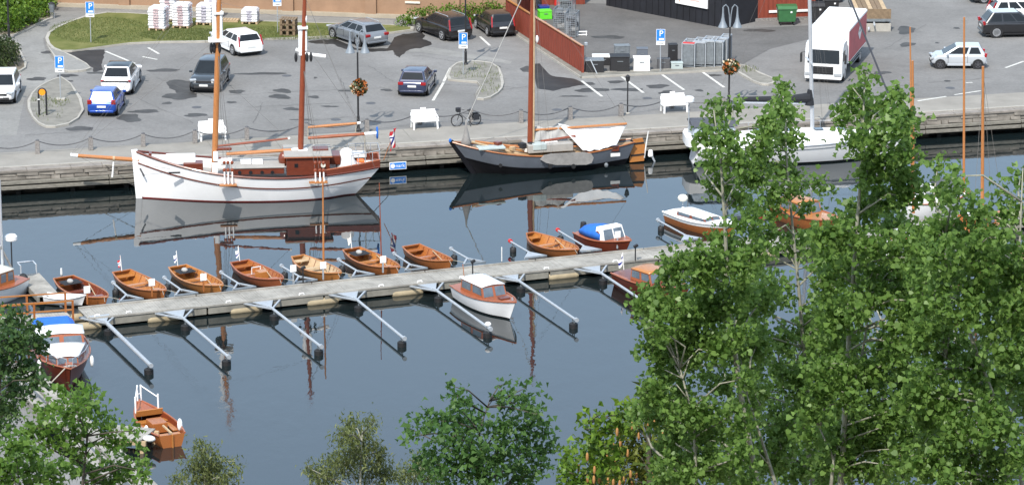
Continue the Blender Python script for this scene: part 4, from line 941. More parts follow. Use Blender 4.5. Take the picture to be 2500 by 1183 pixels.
# wheeled bins by the red house
def wheelie(label, u, v, m, w_=1.25, d_=.95, h=1.15):
    r_ = thing('waste_container', label, 'waste bin', P(u, v, QZ), R(4), 'large waste bins by the red house')
    MB().box((0, 0, h * .5 + .12), (w_ * .86, d_ * .8, h * .8), top=(1.14, 1.18)).build('body', m, r_, bevel=.03)
    MB().loft([[Vector((x, y, z)) for y, z in ((-d_ * .52, h * .95), (-d_ * .3, h * 1.1), (d_ * .3, h * 1.14), (d_ * .52, h))] for x in (-w_ * .52, w_ * .52)]).build('lid', m, r_)
    for x in (-w_ * .35, w_ * .35):
        for y in (-d_ * .3, d_ * .3): MB().lathe([(.1, -.03), (.1, .03)], (x, y, .1), 10, 'x').build('wheel', 'black_rubber', r_)
    MB().box((w_ * .2, -d_ * .47, h * .78), (.12, .02, .1)).build('sticker', 'white_paint', r_)
    for x in (-w_ * .5, w_ * .5): MB().tube([(x, -d_ * .4, h * .9), (x * 1.08, 0, h * .9), (x, d_ * .4, h * .9)], .025, 6).build('lift_bar', 'galv_dark', r_)
    return r_
wheelie('dark green waste bin in front of the red house', 1920, 60, 'bin_green')
wheelie('black waste bin right of the green one, behind the yacht mast', 1992, 55, 'plastic_black', 1.0, .9, 1.2)
wheelie('dark waste bin half hidden behind the lorry', 2028, 40, 'plastic_black', 1.0, .9, 1.2)
# ------------------------------------------------------------------ boat helpers
def sm(x, a, b2):
    x = min(1, max(0, (x - a) / (b2 - a))); return x * x * (3 - 2 * x)
class Hull:
    def __init__(s, L, B, mid, bow, stern, draft, tm=.42, ws=.6, pb=2.1, rake=.5, srake=0.0, e0=.38, e1=.8, smin=.38, kb=.5, ks=0.0):
        s.L, s.B, s.mid, s.bow, s.stern, s.draft = L, B, mid, bow, stern, draft
        s.tm, s.ws, s.pb, s.rake, s.srake, s.e0, s.e1, s.smin, s.kb, s.ks = tm, ws, pb, rake, srake, e0, e1, smin, kb, ks
    def half(s, t):
        if t < s.tm: return s.B / 2 * (s.ws + (1 - s.ws) * math.sin(math.pi / 2 * t / s.tm))
        return s.B / 2 * max(0.012, 1 - ((t - s.tm) / (1 - s.tm)) ** s.pb)
    def sheer(s, t):
        if t > s.smin: return s.mid + (s.bow - s.mid) * ((t - s.smin) / (1 - s.smin)) ** 2
        return s.mid + (s.stern - s.mid) * ((s.smin - t) / s.smin) ** 2
    def keel(s, t): return -s.draft + s.draft * s.kb * sm(t, .7, 1.0) + s.ks * sm(1 - t, .55, 1.0)
    def pt(s, t, z, side=1, k=1.0):
        K, S = s.keel(t), s.sheer(t); q = min(1, max(0, (z - K) / (S - K)))
        y = s.half(t) * (q ** (s.e0 + (s.e1 - s.e0) * t ** 3)) * k
        x = (t - .5) * s.L - s.rake * (1 - q) * sm(t, .55, 1.0) + s.srake * (1 - q) * sm(1 - t, .7, 1.0)
        return Vector((x, y * side, z))
    def strip(s, za, zb, k=1.0, nt=30, nz=6, out=0.0):
        m_ = MB()
        for side in (1, -1):
            vs = []; fs = []
            for i in range(nt + 1):
                t = i / nt; a, b2 = za(t), zb(t)
                for j in range(nz + 1):
                    f = (j / nz) ** 1.3 if nz > 3 else j / nz
                    p = s.pt(t, a + (b2 - a) * f, side, k); p.y += side * out; vs.append(p)
            for i in range(nt):
                for j in range(nz):
                    q = i * (nz + 1) + j; f = (q, q + nz + 1, q + nz + 2, q + 1)
                    fs.append(f if side > 0 else f[::-1])
            m_.add(vs, fs)
        return m_
    def transom(s, z0, z1, k=1.0, n=8, t=0.0, dx=0.0):
        zs = [z0 + (z1 - z0) * i / n for i in range(n + 1)]
        pts = [s.pt(t, z, 1, k) for z in zs] + [s.pt(t, z, -1, k) for z in zs[::-1]]
        for p in pts: p.x += dx
        return MB().add(pts, [tuple(range(len(pts)))])
    def deck(s, zf, k=.97, nt=26, t0=0.0, t1=1.0, camber=.05):
        m_ = MB(); vs = []; fs = []; n = 6
        for i in range(nt + 1):
            t = t0 + (t1 - t0) * i / nt; z = zf(t); a, b2 = s.pt(t, z, 1, k), s.pt(t, z, -1, k)
            for j in range(n + 1):
                p = a.lerp(b2, j / n); p.z += camber * (1 - (2 * j / n - 1) ** 2); vs.append(p)
        for i in range(nt):
            for j in range(n): q = i * (n + 1) + j; fs.append((q, q + 1, q + n + 2, q + n + 1))
        return m_.add(vs, fs)
    def rail(s, zf, r, nt=30, side=None, t0=0, t1=1.0, k=1.0, out=0.0, flat=None):
        m_ = MB()
        for sd_ in ((1, -1) if side is None else (side,)):
            pts = []
            for i in range(nt + 1):
                t = t0 + (t1 - t0) * i / nt; p = s.pt(t, zf(t), sd_, k); p.y += sd_ * out; pts.append(p)
            m_.tube(pts, r, 6)
        return m_
def LP(root, u, v, yo=0.0):
    rz = root.rotation_euler.z; ax = Vector((math.cos(rz), math.sin(rz), 0)); n = Vector((-math.sin(rz), math.cos(rz), 0))
    d = ray(u, v); t = (root.location + n * yo - CP).dot(n) / d.dot(n); q = CP + d * t - root.location
    return Vector((q.dot(ax), yo, q.z))
def boxpx(root, name, u0, u1, vt, vb, y0, y1, m, bevel=.02, top=(1, 1), par=None):
    um = (u0 + u1) / 2; yn = y1
    a, b2 = LP(root, u0, vb, yn), LP(root, u1, vb, yn); zt = LP(root, um, vt, yn).z; zb = LP(root, um, vb, yn).z
    return MB().box(((a.x + b2.x) / 2, (y0 + y1) / 2, (zt + zb) / 2), (abs(b2.x - a.x), abs(y1 - y0), zt - zb), top=top).build(name, m, par or root, bevel=bevel)
NORWAY = ['RRRWBWRRRRRR', 'RRRWBWRRRRRR', 'WWWWBWWWWWWW', 'BBBBBBBBBBBB', 'WWWWBWWWWWWW', 'RRRWBWRRRRRR', 'RRRWBWRRRRRR']
def flag(parent, p, tip, ln, pat, seed=0, pole='varnish', sgn=-1, droop=.9, av=None, bv=None):
    """ensign on a staff from p to tip: cloth hanging in folds; pat = rows of colour letters"""
    tip = Vector(tip); p = Vector(p)
    MB().tube([p, tip], [.022, .014], 6).build('flag_staff', pole, parent)
    k = MB(); n = 12; mm = len(pat); vs = []; dn = (p - tip).normalized(); hh = ln * .68
    for i in range(n + 1):
        for j in range(mm + 1):
            a, b2 = i / n, j / mm
            vs.append(tip + Vector(av) * a + Vector(bv) * b2 + Vector((.06 * math.sin(b2 * 7 + a * 5), .12 * math.sin(b2 * 9 + a * 6 + seed), 0)) if av else tip + dn * hh * b2 + Vector((sgn * ln * a * .42, .10 * math.sin(a * 8 + seed + b2) * a ** .5, -droop * a * ln + .05 * math.sin(a * 11 + seed))))
    idx = {'R': 0, 'W': 1, 'B': 2, 'C': 3}
    for i in range(n):
        for j in range(mm):
            row = pat[j]; q = i * (mm + 1) + j; k.m(idx[row[min(len(row) - 1, i * len(row) // n)]]).add([vs[q], vs[q + 1], vs[q + mm + 2], vs[q + mm + 1]], [(0, 1, 2, 3)])
    return k.build('flag_cloth', ['flag_red', 'white', 'flag_blue', 'cream'], parent, smooth=True)
def boat_root(name, label, cat, stern_px, zs, bow_px, zb, group=None):
    a, b2 = P(*stern_px, zs), P(*bow_px, zb); mid = (a + b2) / 2; mid.z = 0
    r_ = thing(name, label, cat, mid, heading(a, b2), group)
    return r_, math.hypot(b2.x - a.x, b2.y - a.y)
# ------------------------------------------------------------------ white ketch
kt, KL = boat_root('ketch', 'white wooden ketch with brown deckhouse and two masts moored at the quay', 'sailing boat', (925, 404), 1.5, (330, 375), 2.5)
H = Hull(KL, 4.1, 1.38, 2.62, 1.62, 1.2, tm=.45, ws=.42, pb=2.5, rake=.25, srake=1.5, e0=.3, e1=.62, smin=.36, kb=.1, ks=1.05)
H.strip(lambda t: max(.06, H.keel(t)), lambda t: H.sheer(t) - .62, nz=8).build('hull', 'hull_white', kt, smooth=True)
H.strip(lambda t: H.sheer(t) - .57, lambda t: H.sheer(t)).build('bulwark', 'hull_white', kt, smooth=True)
H.strip(lambda t: H.keel(t), lambda t: max(.07, H.keel(t) + .01), out=.003).build('waterline_band', 'antifoul_red', kt, smooth=True)
H.transom(H.keel(0), H.sheer(0), dx=-.002).build('transom', 'mahogany', kt)
H.strip(lambda t: H.sheer(t) - .63, lambda t: H.sheer(t) - .55, out=.05, nz=2).build('rubbing_strake', 'varnish_dark', kt)
H.rail(lambda t: H.sheer(t) + .03, .07).build('cap_rail', 'mahogany', kt)
H.strip(lambda t: H.sheer(t) - .57, lambda t: H.sheer(t), k=.95).build('inner_bulwark', 'white', kt)
H.deck(lambda t: H.sheer(t) - .5, .96).build('deck', 'deck_grey', kt)
# raised brown stern bulwark
for sd_ in (1, -1):
    k = MB(); vs = []
    for i in range(9):
        t = .0 + .25 * i / 8; a = H.pt(t, H.sheer(t), sd_); vs += [a, a + Vector((0, -sd_ * .03, .38 - .1 * i / 8))]
    k.add(vs, [(2 * i, 2 * i + 2, 2 * i + 3, 2 * i + 1) for i in range(8)]); k.build('stern_bulwark', 'mahogany', kt, solid=.05)
    k = MB().tube([v + Vector((0, 0, .03)) for v in vs[1::2]], .05, 6); k.build('stern_rail', 'mahogany_light', kt)
a = H.pt(0, H.sheer(0)); MB().beam((a.x, -a.y, a.z + .38), (a.x, a.y, a.z + .38), .08, .1).build('taffrail', 'mahogany_light', kt)
MB().box((a.x, 0, a.z + .18), (.05, a.y * 1.9, .36)).build('stern_board', 'mahogany', kt)
# stem post, bowsprit
b0 = LP(kt, 326, 372); b1 = LP(kt, 336, 470)
MB().beam((b0.x - .05, 0, b0.z + .15), (b1.x - .1, 0, -.4), .24, .34, up=(1, 0, 0)).build('stem_post', 'hull_white', kt, bevel=.03)
s0, s1 = LP(kt, 360, 392), LP(kt, 190, 380); s2 = LP(kt, 172, 378)
MB().tube([s0, s1], [.13, .1], 10).build('bowsprit', 'spar', kt); MB().tube([s1, s2], [.105, .1], 10).build('bowsprit_tip', 'white_paint', kt)
k = MB()
for p, q in ((s1, LP(kt, 336, 458)), (s1, Vector((s0.x - 1.2, 1.2, 1.9))), (s1, Vector((s0.x - 1.2, -1.2, 1.9)))): k.tube([p, q], .008, 5)
k.build('bobstay', 'wire', kt)
q = LP(kt, 278, 387); MB().tube([q, q + Vector((.12, 0, -1.05))], .05, 6).build('dolphin_striker', 'white_paint', kt); MB().lathe([(.14, -.06), (.14, .06)], q, 10, 'x').build('bowsprit_ring', 'pale_wood', kt)
MB().beam(LP(kt, 365, 390), LP(kt, 367, 372), .16, .5).build('bow_bitts', 'mahogany', kt, bevel=.02)
MB().lathe([(.28, -.4), (.28, .4)], LP(kt, 398, 397) + Vector((0, 0, .0)), 12, 'y').build('anchor_windlass', 'white', kt)
MB().box(LP(kt, 398, 404), (.9, .5, .3)).build('windlass_base', 'mahogany', kt)
# deck houses
boxpx(kt, 'fore_hatch', 405, 478, 391, 402, -.9, .7, 'white', .05)
boxpx(kt, 'fore_hatch_cover', 420, 470, 386, 392, -.7, .3, 'white', .04)
boxpx(kt, 'companion_slide', 448, 496, 399, 417, .2, 1.0, 'mahogany', .04)
tk = boxpx(kt, 'cabin_trunk', 566, 694, 411, 426, -1.15, 1.15, 'mahogany', .03)
boxpx(kt, 'cabin_top', 562, 696, 408, 411.5, -1.2, 1.2, 'deck_grey', .03, par=kt)
for u0 in (588, 616):
    w_ = boxpx(kt, 'skylight', u0, u0 + 26, 396, 401, -.25, .55, 'white_paint', .02)
    boxpx(kt, 'skylight_pane', u0 + 5, u0 + 21, 395.3, 396.6, -.05, .4, 'glass', 0, par=kt)
for u0 in (585, 612, 640, 665): MB().lathe([(.1, -.02), (.1, .02)], LP(kt, u0, 421, 1.17), 12, 'y').build('porthole', 'glass', kt)
boxpx(kt, 'deckhouse', 700, 806, 383, 428, -1.15, 1.15, 'mahogany', .04)
boxpx(kt, 'deckhouse_roof', 694, 811, 379, 384, -1.3, 1.28, 'deck_grey', .03)
boxpx(kt, 'roof_edge', 693, 812, 383.2, 386, -1.31, 1.3, 'mahogany_light', .01)
boxpx(kt, 'deckhouse_window', 719, 728, 400, 409, 1.14, 1.17, 'glass', .005)
MB().lathe([(.13, -.03), (.13, .06)], LP(kt, 789, 403, 1.2), 14, 'y').build('lifebuoy_lamp', 'cream', kt)
boxpx(kt, 'companion_hood', 764, 802, 364, 375, -.5, .3, 'mahogany', .04)
MB().tube([LP(kt, 768, 378, .3), LP(kt, 785, 362, 0), LP(kt, 800, 360, -.3)], .03, 6).build('hood_rail', 'mahogany_light', kt)
boxpx(kt, 'roof_chock', 728, 752, 366, 374, -.35, .2, 'white_paint', .06)
MB().ball(LP(kt, 693, 388, .3), (.32, .3, .42)).build('coiled_rope', 'varnish_dark', kt, smooth=True)
boxpx(kt, 'aft_hatch', 806, 832, 380, 402, -.7, .6, 'mahogany', .04)
boxpx(kt, 'aft_bench', 808, 895, 374, 386, -1.5, -.9, 'white', .04)
k = MB(); c = LP(kt, 846, 402, .2)
rings = [[Vector((c.x + rx * math.cos(a2), c.y + rx * .8 * math.sin(a2), c.z + z)) for a2 in np.linspace(0, 6.283, 13)[:-1]] for rx, z in ((.6, -.3), (.58, .1), (.42, .35), (.34, .75), (.3, .85), (.12, .95))]
k.loft(rings).build('covered_wheel', 'canvas_white', kt, smooth=True)
boxpx(kt, 'lifebuoy', 872, 890, 392, 398, -.2, .3, 'orange_vinyl', .04)
# masts
def mast(root, ub, vb, ut, vt, ht, r0, m, name='mast', yo=0.0):
    a, b2 = LP(root, ub, vb, yo), LP(root, ut, vt, yo); d = (b2 - a) / (b2.z - a.z); top = a + d * (ht - a.z)
    MB().tube([a - d * 1.0, a.lerp(top, .6), top], [r0, r0 * .85, r0 * .55], 12).build(name, m, root)
    return a, d, top
f0, fd, ft = mast(kt, 524, 398, 532, 104, 13.4, .17, 'spar')
g0, gd, gt = mast(kt, 734, 362, 740, 140, 11.9, .165, 'spar_red')
def at_px(u, v): return LP(kt, u, v)
p = LP(kt, 531, 97)
MB().tube([p + Vector((.14, 0, -.1)), p + Vector((.14, 0, 3.2))], .13, 8).build('topmast', 'white_paint', kt); MB().tube([p + Vector((-.18, 0, -.1)), p + Vector((-.18, 0, 1.6))], .12, 8).build('topmast_heel', 'white_paint', kt)
MB().box(p, (1.0, .9, .13)).build('crosstree', 'white_paint', kt, bevel=.03); MB().box(LP(kt, 533, 32), (.55, .4, .1)).build('mast_cap', 'white_paint', kt)
for dx in (.35, -.1, .2): MB().ball(p + Vector((dx, .1, -.45)), (.1, .09, .3)).build('block', 'black_metal', kt)
p2 = LP(kt, 740, 128)
MB().tube([p2 + Vector((.12, 0, -.15)), p2 + Vector((.12, 0, 1.35))], .13, 8).build('topmast_heel', 'white_paint', kt); MB().tube([p2 + Vector((-.14, 0, .1)), p2 + Vector((-.14, 0, 1.2))], .1, 8).build('topmast_heel', 'white_paint', kt)
MB().box(p2 + Vector((0, 0, 1.38)), (.55, .4, .12)).build('mast_cap', 'white_paint', kt); MB().ball(p2 + Vector((-.16, 0, 1.85)), (.1, .1, .24)).build('finial', 'white_paint', kt)
MB().tube([LP(kt, 722, 121), LP(kt, 752, 133), LP(kt, 795, 138)], .1, 8).build('crosstree', 'white_paint', kt)
for dx in (.4, -.2, -.42): MB().ball(p2 + Vector((dx, .1, -.25)), (.09, .09, .28)).build('block', 'black_metal', kt)
def spar(name, a, b2, r0, r1, m, tip=None, tipm='white_paint'):
    MB().tube([a, a.lerp(b2, .4), b2], [r0 * .8, r0, r1], 8).build(name, m, kt)
    if tip: MB().tube([b2, tip], r1 * 1.1, 8).build(name + '_end', tipm, kt)
spar('main_boom', LP(kt, 552, 376), LP(kt, 712, 366), .11, .09, 'spar', LP(kt, 732, 364))
spar('staysail_boom', LP(kt, 528, 357), LP(kt, 703, 338), .07, .05, 'spar_red', LP(kt, 708, 337))
boxpx(kt, 'sail_bag', 527, 566, 361, 368, -.1, .15, 'varnish_dark', .05)
spar('mizzen_boom', LP(kt, 752, 337), LP(kt, 890, 327), .1, .085, 'mahogany_light', LP(kt, 919, 325))
spar('mizzen_gaff', LP(kt, 752, 311), LP(kt, 872, 301), .085, .07, 'spar', LP(kt, 880, 300))
k = MB(); c = LP(kt, 921, 325)
k.lathe([(.3, -.05), (.36, 0), (.3, .05)], c + Vector((0, -.1, .0)), 14, 'x'); k.build('boom_end_cover', 'canvas_blue', kt)
k = MB()
for u, v, w2, v2 in ((870, 300, 868, 325), (890, 327, 892, 395), (752, 311, 752, 337)): k.tube([LP(kt, u, v), LP(kt, w2, v2)], .03, 5)
k.build('mizzen_sheet', 'rope', kt)
k = MB(); st = MB(); dead = MB()
for (m0, md, ut, lst) in ((f0, fd, 531, (548, 557, 567)), (g0, gd, 740, (770, 781, 790))):
    hgt = 8.3 if ut == 531 else 7.3
    top = m0 + md * (hgt - m0.z)
    for u in lst:
        a = LP(kt, u, 424 if ut == 531 else 425, 2.0); b2 = Vector((a.x, -a.y, a.z))
        for q in (a, b2): MB().tube([q, top], .008, 5).build('shroud', 'wire', kt)
        MB().beam(a + Vector((0, .1, -.55)), a + Vector((0, .02, .12)), .07, .05).build('chain_plate', 'white_paint', kt); dead.ball(a + Vector((0, 0, .2)), (.1, .06, .12), 8, 5); dead.ball(a + Vector((0, -.02, .62)), (.09, .06, .11), 8, 5)
kind(dead.build('deadeyes', 'spar_red', kt), 'stuff')
for us, ue, v in ((536, 578, 453), (755, 800, 446)):
    a, b2 = LP(kt, us, v, 2.2), LP(kt, ue, v, 2.2); MB().box(((a.x + b2.x) / 2, 2.1, a.z), (abs(a.x - b2.x), .34, .07)).build('channel', 'spar', kt)
MB().tube([f0 + fd * 7, s2], .008, 5).build('stay', 'wire', kt); MB().tube([f0 + fd * 11, s2], .007, 5).build('stay', 'wire', kt); MB().tube([f0 + fd * 12, s1], .007, 5).build('stay', 'wire', kt); MB().tube([g0 + gd * 7, f0 + fd * 9], .007, 5).build('stay', 'wire', kt); MB().tube([g0 + gd * 8.5, Vector((-KL / 2 + .3, 1.2, 1.7))], .007, 5).build('stay', 'wire', kt); MB().tube([g0 + gd * 8.5, Vector((-KL / 2 + .3, -1.2, 1.7))], .007, 5).build('stay', 'wire', kt)
MB().tube([g0 + gd * 6, LP(kt, 880, 300)], .007, 5).build('stay', 'wire', kt); MB().tube([f0 + fd * 5, LP(kt, 703, 338)], .007, 5).build('stay', 'wire', kt)

k = MB()
for i in range(5):
    t = .0 + i * .03; a = H.pt(t, H.sheer(t), 1); k.tube([a + Vector((0, 0, .3)), a + Vector((0, -.02, .95))], .02, 5); b2 = H.pt(t, H.sheer(t), -1); k.tube([b2 + Vector((0, 0, .3)), b2 + Vector((0, .02, .95))], .02, 5)
k.tube([H.pt(.12, H.sheer(.12), 1) + Vector((0, 0, .95)), H.pt(0, H.sheer(0), 1) + Vector((0, 0, .95)), H.pt(0, H.sheer(0), -1) + Vector((0, 0, .95)), H.pt(.12, H.sheer(.12), -1) + Vector((0, 0, .95))], .025, 5)
k.build('pushpit', 'galv', kt)
flag(kt, LP(kt, 936, 392), LP(kt, 967, 311), 1.05, NORWAY, 1, av=(.1, .0, -1.1), bv=(.3, .14, -.22))
k = MB().box((H.pt(.9, 1).x - .1, H.pt(.93, 1.3).y + .03, 1.35), (.05, .02, .02)).build('anchor', 'iron_grey', kt)
MB().tube([LP(kt, 342, 411, .5), LP(kt, 352, 430, .55)], .05, 6).build('hawse_pipe', 'iron_grey', kt)
boxpx(kt, 'scupper', 412, 440, 420.5, 423.5, 1.55, 1.66, 'black_metal', 0)
boxpx(kt, 'locker_post', 518, 532, 398, 425, .85, 1.0, 'white_paint', .03)
MB().lathe([(.2, -.3), (.2, .3)], LP(kt, 553, 394, .2), 12, 'x').build('winch', 'white_paint', kt)
MB().lathe([(.15, 0), (.13, .5)], LP(kt, 527, 392, .3), 10).build('mast_coat', 'white_paint', kt)
# mooring lines of the ketch
k = MB(); a = LP(kt, 333, 405); w0 = P(300, 395, QZ) ; rz = kt.rotation_euler.z
def to_local(root, p):
    return Matrix.Rotation(-root.rotation_euler.z, 4, 'Z') @ (Vector(p) - root.location)
k.tube([a, to_local(kt, P(250, 402, QZ))], .02, 5); k.tube([Vector((-KL / 2 + .4, -1.2, 1.6)), to_local(kt, P(960, 350, QZ))], .02, 5); k.tube([LP(kt, 335, 450), to_local(kt, P(318, 448, .1))], .02, 5)
k.build('mooring_rope', 'rope', kt)
# ------------------------------------------------------------------ grey Dutch style barge with leeboard
bg_, BL = boat_root('sailing_barge', 'dark grey flat bottomed sailing boat with leeboard and white tarpaulin', 'sailing boat', (1545, 352), 1.1, (1100, 349), 1.84)
H = Hull(BL, 2.65, 1.0, 1.9, 1.3, .5, tm=.45, ws=.3, pb=2.9, rake=1.5, srake=.6, e0=.32, e1=.5, smin=.4, kb=.6, ks=.3)
H.strip(lambda t: H.keel(t), lambda t: H.sheer(t) * (.27 + .25 * t ** 3), nz=6).build('hull_bottom', 'hull_black', bg_, smooth=True)
H.strip(lambda t: H.sheer(t) * (.27 + .25 * t ** 3), lambda t: H.sheer(t)).build('hull_side', 'hull_grey', bg_, smooth=True)
H.transom(H.keel(0), H.sheer(0)).build('transom', 'hull_black', bg_)
H.strip(lambda t: H.sheer(t) * (.25 + .25 * t ** 3), lambda t: H.sheer(t) * (.29 + .25 * t ** 3), out=.03, nz=2).build('rubbing_strake', 'hull_black', bg_)
H.deck(lambda t: H.sheer(t) - .12, .95).build('deck', 'deck_teak', bg_)
H.rail(lambda t: H.sheer(t) + .02, .045).build('cap_rail', 'varnish', bg_)
for sd_ in (1,):
    k = H.strip(lambda t: H.sheer(t) - .01, lambda t: H.sheer(t) - .0)
a = H.pt(.97, H.sheer(.97)); MB().beam((BL / 2 - .02, 0, 1.95), (BL / 2 - 1.45, 0, -.2), .2, .26, up=(1, 0, 0)).build('stem_post', 'hull_black', bg_, bevel=.03)
q = LP(bg_, 1100, 352); MB().ball((BL / 2 + .02, 0, 1.98), (.09, .08, .12)).build('stem_head', 'canvas_blue', bg_)
m0, md_, mt = mast(bg_, 1294, 360, 1299, 60, 12.3, .17, 'spar_red')
MB().tube([m0 + Vector((-.18, .1, -.1)), m0 + Vector((-.2, .1, 8.6))], .06, 8).build('gaff', 'pale_wood', bg_)
boxpx(bg_, 'cabin_trunk', 1290, 1400, 352, 372, -.85, .75, 'deck_grey', .05)
boxpx(bg_, 'cabin_hatch', 1330, 1362, 345, 353, -.5, .3, 'white', .04)
boxpx(bg_, 'cockpit_coaming', 1430, 1512, 358, 372, -.8, .8, 'varnish_dark', .04)
boxpx(bg_, 'deck_cover', 1302, 1335, 352, 367, .1, .8, 'tub_pale', .04)
boxpx(bg_, 'fore_deck_panel', 1170, 1235, 361, 366, .1, .95, 'tub_pale', .03)
for (u0, v0, u1, v1, r0, mm) in ((1152, 346, 1275, 378, .07, 'pale_wood'), (1160, 345, 1290, 362, .06, 'spar'), (1200, 350, 1290, 372, .05, 'varnish_gold'), (1320, 345, 1405, 332, .07, 'spar_red'), (1345, 362, 1420, 356, .05, 'spar')):
    MB().tube([LP(bg_, u0, v0, .2), LP(bg_, u1, v1, .3)], r0, 8).build('spare_spar', mm, bg_)
for u, v, mm, s in ((1250, 362, 'pale_wood', .2), (1275, 355, 'canvas_black', .25), (1297, 353, 'plastic_black', .22), (1215, 352, 'mahogany', .25), (1285, 366, 'plate_white', .18)):
    MB().box(LP(bg_, u, v, .3), (s * 1.4, s * 1.5, s * 1.2), rz=.5).build('deck_gear', mm, bg_, bevel=.03)
# leeboard: long rounded grey board on the near side
a = LP(bg_, 1318, 393, 1.4); b2 = LP(bg_, 1448, 393, 1.4); k = MB(); x0, x1 = max(a.x, b2.x), min(a.x, b2.x); zc = a.z
out = [(x0 - .05, zc + .1), (x0 - .25, zc + .3), (x0 - .7, zc + .36), (x1 + .5, zc + .32), (x1 + .12, zc + .22), (x1, zc), (x1 + .1, zc - .28), (x1 + .4, zc - .36), (x0 - .9, zc - .26), (x0 - .35, zc - .1)]
vs = [(x, 1.36, z) for x, z in out] + [(x, 1.44, z) for x, z in out]; n_ = len(out)
k.add(vs, [tuple(range(n_)), tuple(range(n_, 2 * n_))[::-1]] + [(i, (i + 1) % n_, (i + 1) % n_ + n_, i + n_) for i in range(n_)]); k.build('leeboard', 'sail_bag', bg_, bevel=.02)
for u in (1343, 1400): MB().lathe([(.05, -.04), (.13, -.04), (.13, .04), (.05, .04)], LP(bg_, u, 406, 1.5), 12, 'y').build('tyre_fender', 'black_rubber', bg_)
MB().lathe([(.04, -.03), (.11, -.03), (.11, .03), (.04, .03)], LP(bg_, 1222, 404, 1.32), 12, 'y').build('tyre_fender', 'black_rubber', bg_)
MB().ball(LP(bg_, 1480, 403, 1.2), (.12, .12, .14)).build('fender_ball', 'galv_dark', bg_)
boxpx(bg_, 'name_plate', 1491, 1514, 374, 382, 1.0, 1.04, 'plate_white', 0)
# rudder, tiller and outboard motor
k = MB(); rpx = [(1546, 340), (1568, 336), (1574, 352), (1572, 392), (1536, 396), (1540, 365)]
pr_ = [LP(bg_, u, v, 0) for u, v in rpx]; vs = [(p.x, -.05, p.z) for p in pr_] + [(p.x, .05, p.z) for p in pr_]; n_ = len(pr_)
k.add(vs, [tuple(range(n_)), tuple(range(n_, 2 * n_))[::-1]] + [(i, (i + 1) % n_, (i + 1) % n_ + n_, i + n_) for i in range(n_)]); ru = k.build('rudder', 'varnish_gold', bg_)
for va, vb_ in ((348, 352), (376, 380)): MB().beam(LP(bg_, 1540, vb_, .07), LP(bg_, 1573, va, .07), .03, .09).build('rudder_strap', 'black_metal', ru)
MB().tube([LP(bg_, 1565, 350), LP(bg_, 1515, 355)], [.05, .035], 6).build('tiller', 'pale_wood', bg_)
MB().tube([LP(bg_, 1572, 385), LP(bg_, 1583, 320)], [.06, .03], 6).build('outboard_bracket', 'plate_white', bg_)
om = LP(bg_, 1588, 374); MB().box(om, (.3, .24, .42), top=(.8, .8)).build('outboard_motor', 'white_paint', bg_, bevel=.08); MB().beam(om, om + Vector((-.25, 0, -.5)), .12, .1).build('outboard_leg', 'galv', bg_)
# white tarpaulin sagging over the boom and a grey one by the mast
def tarp(name, corners, m, sag, fold=.04, n=12, sub=None):
    a, b2, c, d = corners; vs = []
    for i in range(n + 1):
        for j in range(n + 1):
            x, y = i / n, j / n; p = a.lerp(b2, x).lerp(d.lerp(c, x), y)
            p = p + Vector((0, 0, -sag * 4 * x * (1 - x) * (1 - y * .45))) + Vector((0, fold * math.sin(x * 16 + y * 5), fold * .6 * math.sin(x * 23)))
            vs.append(p)
    return MB().add(vs, [(i * (n + 1) + j, (i + 1) * (n + 1) + j, (i + 1) * (n + 1) + j + 1, i * (n + 1) + j + 1) for i in range(n) for j in range(n)]).build(name, m, bg_, smooth=True, solid=.01)
tarp('tarpaulin', (LP(bg_, 1362, 302, -.3), LP(bg_, 1530, 305, -.3), LP(bg_, 1504, 352, 1.0), LP(bg_, 1424, 368, 1.0)), 'canvas_white', .2, .06)
tarp('furled_sail', (LP(bg_, 1286, 302, -.2), LP(bg_, 1375, 303, -.2), LP(bg_, 1385, 338, .1), LP(bg_, 1290, 342, .1)), 'canvas_grey', .2, .08)
MB().tube([LP(bg_, 1300, 318, -.1), LP(bg_, 1530, 302, -.2)], .07, 8).build('boom', 'spar', bg_)
k = MB(); c = LP(bg_, 1138, 352, 0)
k.loft([[Vector((c.x + r0 * math.cos(a2), c.y + r0 * math.sin(a2), c.z + z)) for a2 in np.linspace(0, 6.283, 10)[:-1]] for r0, z in ((.2, -.1), (.3, .08), (.2, .4), (.16, .6), (.07, .95), (.03, 1.4))]).build('bagged_jib', 'sail_bag', bg_, smooth=True)
k = MB(); k.tube([c + Vector((0, 0, 1.3)), LP(bg_, 1272, 0)], .03, 5); fs0 = c + Vector((0, 0, 1.6)); fs1 = LP(bg_, 1272, 0)
k.tube([fs0 + (fs1 - fs0) * .99, m0 + md_ * (12 - m0.z)], .02, 5); k.build('forestay', 'canvas_grey', bg_)
for u in (1322, 1345):
    a = LP(bg_, u, 375, 1.25); MB().tube([a, m0 + md_ * 10], .008, 5).build('shroud', 'wire', bg_); MB().tube([Vector((a.x, -a.y, a.z)), m0 + md_ * 10], .008, 5).build('shroud', 'wire', bg_)
MB().tube([LP(bg_, 1530, 302, -.2), m0 + md_ * 9.5], .007, 5).build('shroud', 'wire', bg_)

MB().ball(LP(bg_, 1311, 96), (.1, .1, .22)).build('block', 'white_paint', bg_)
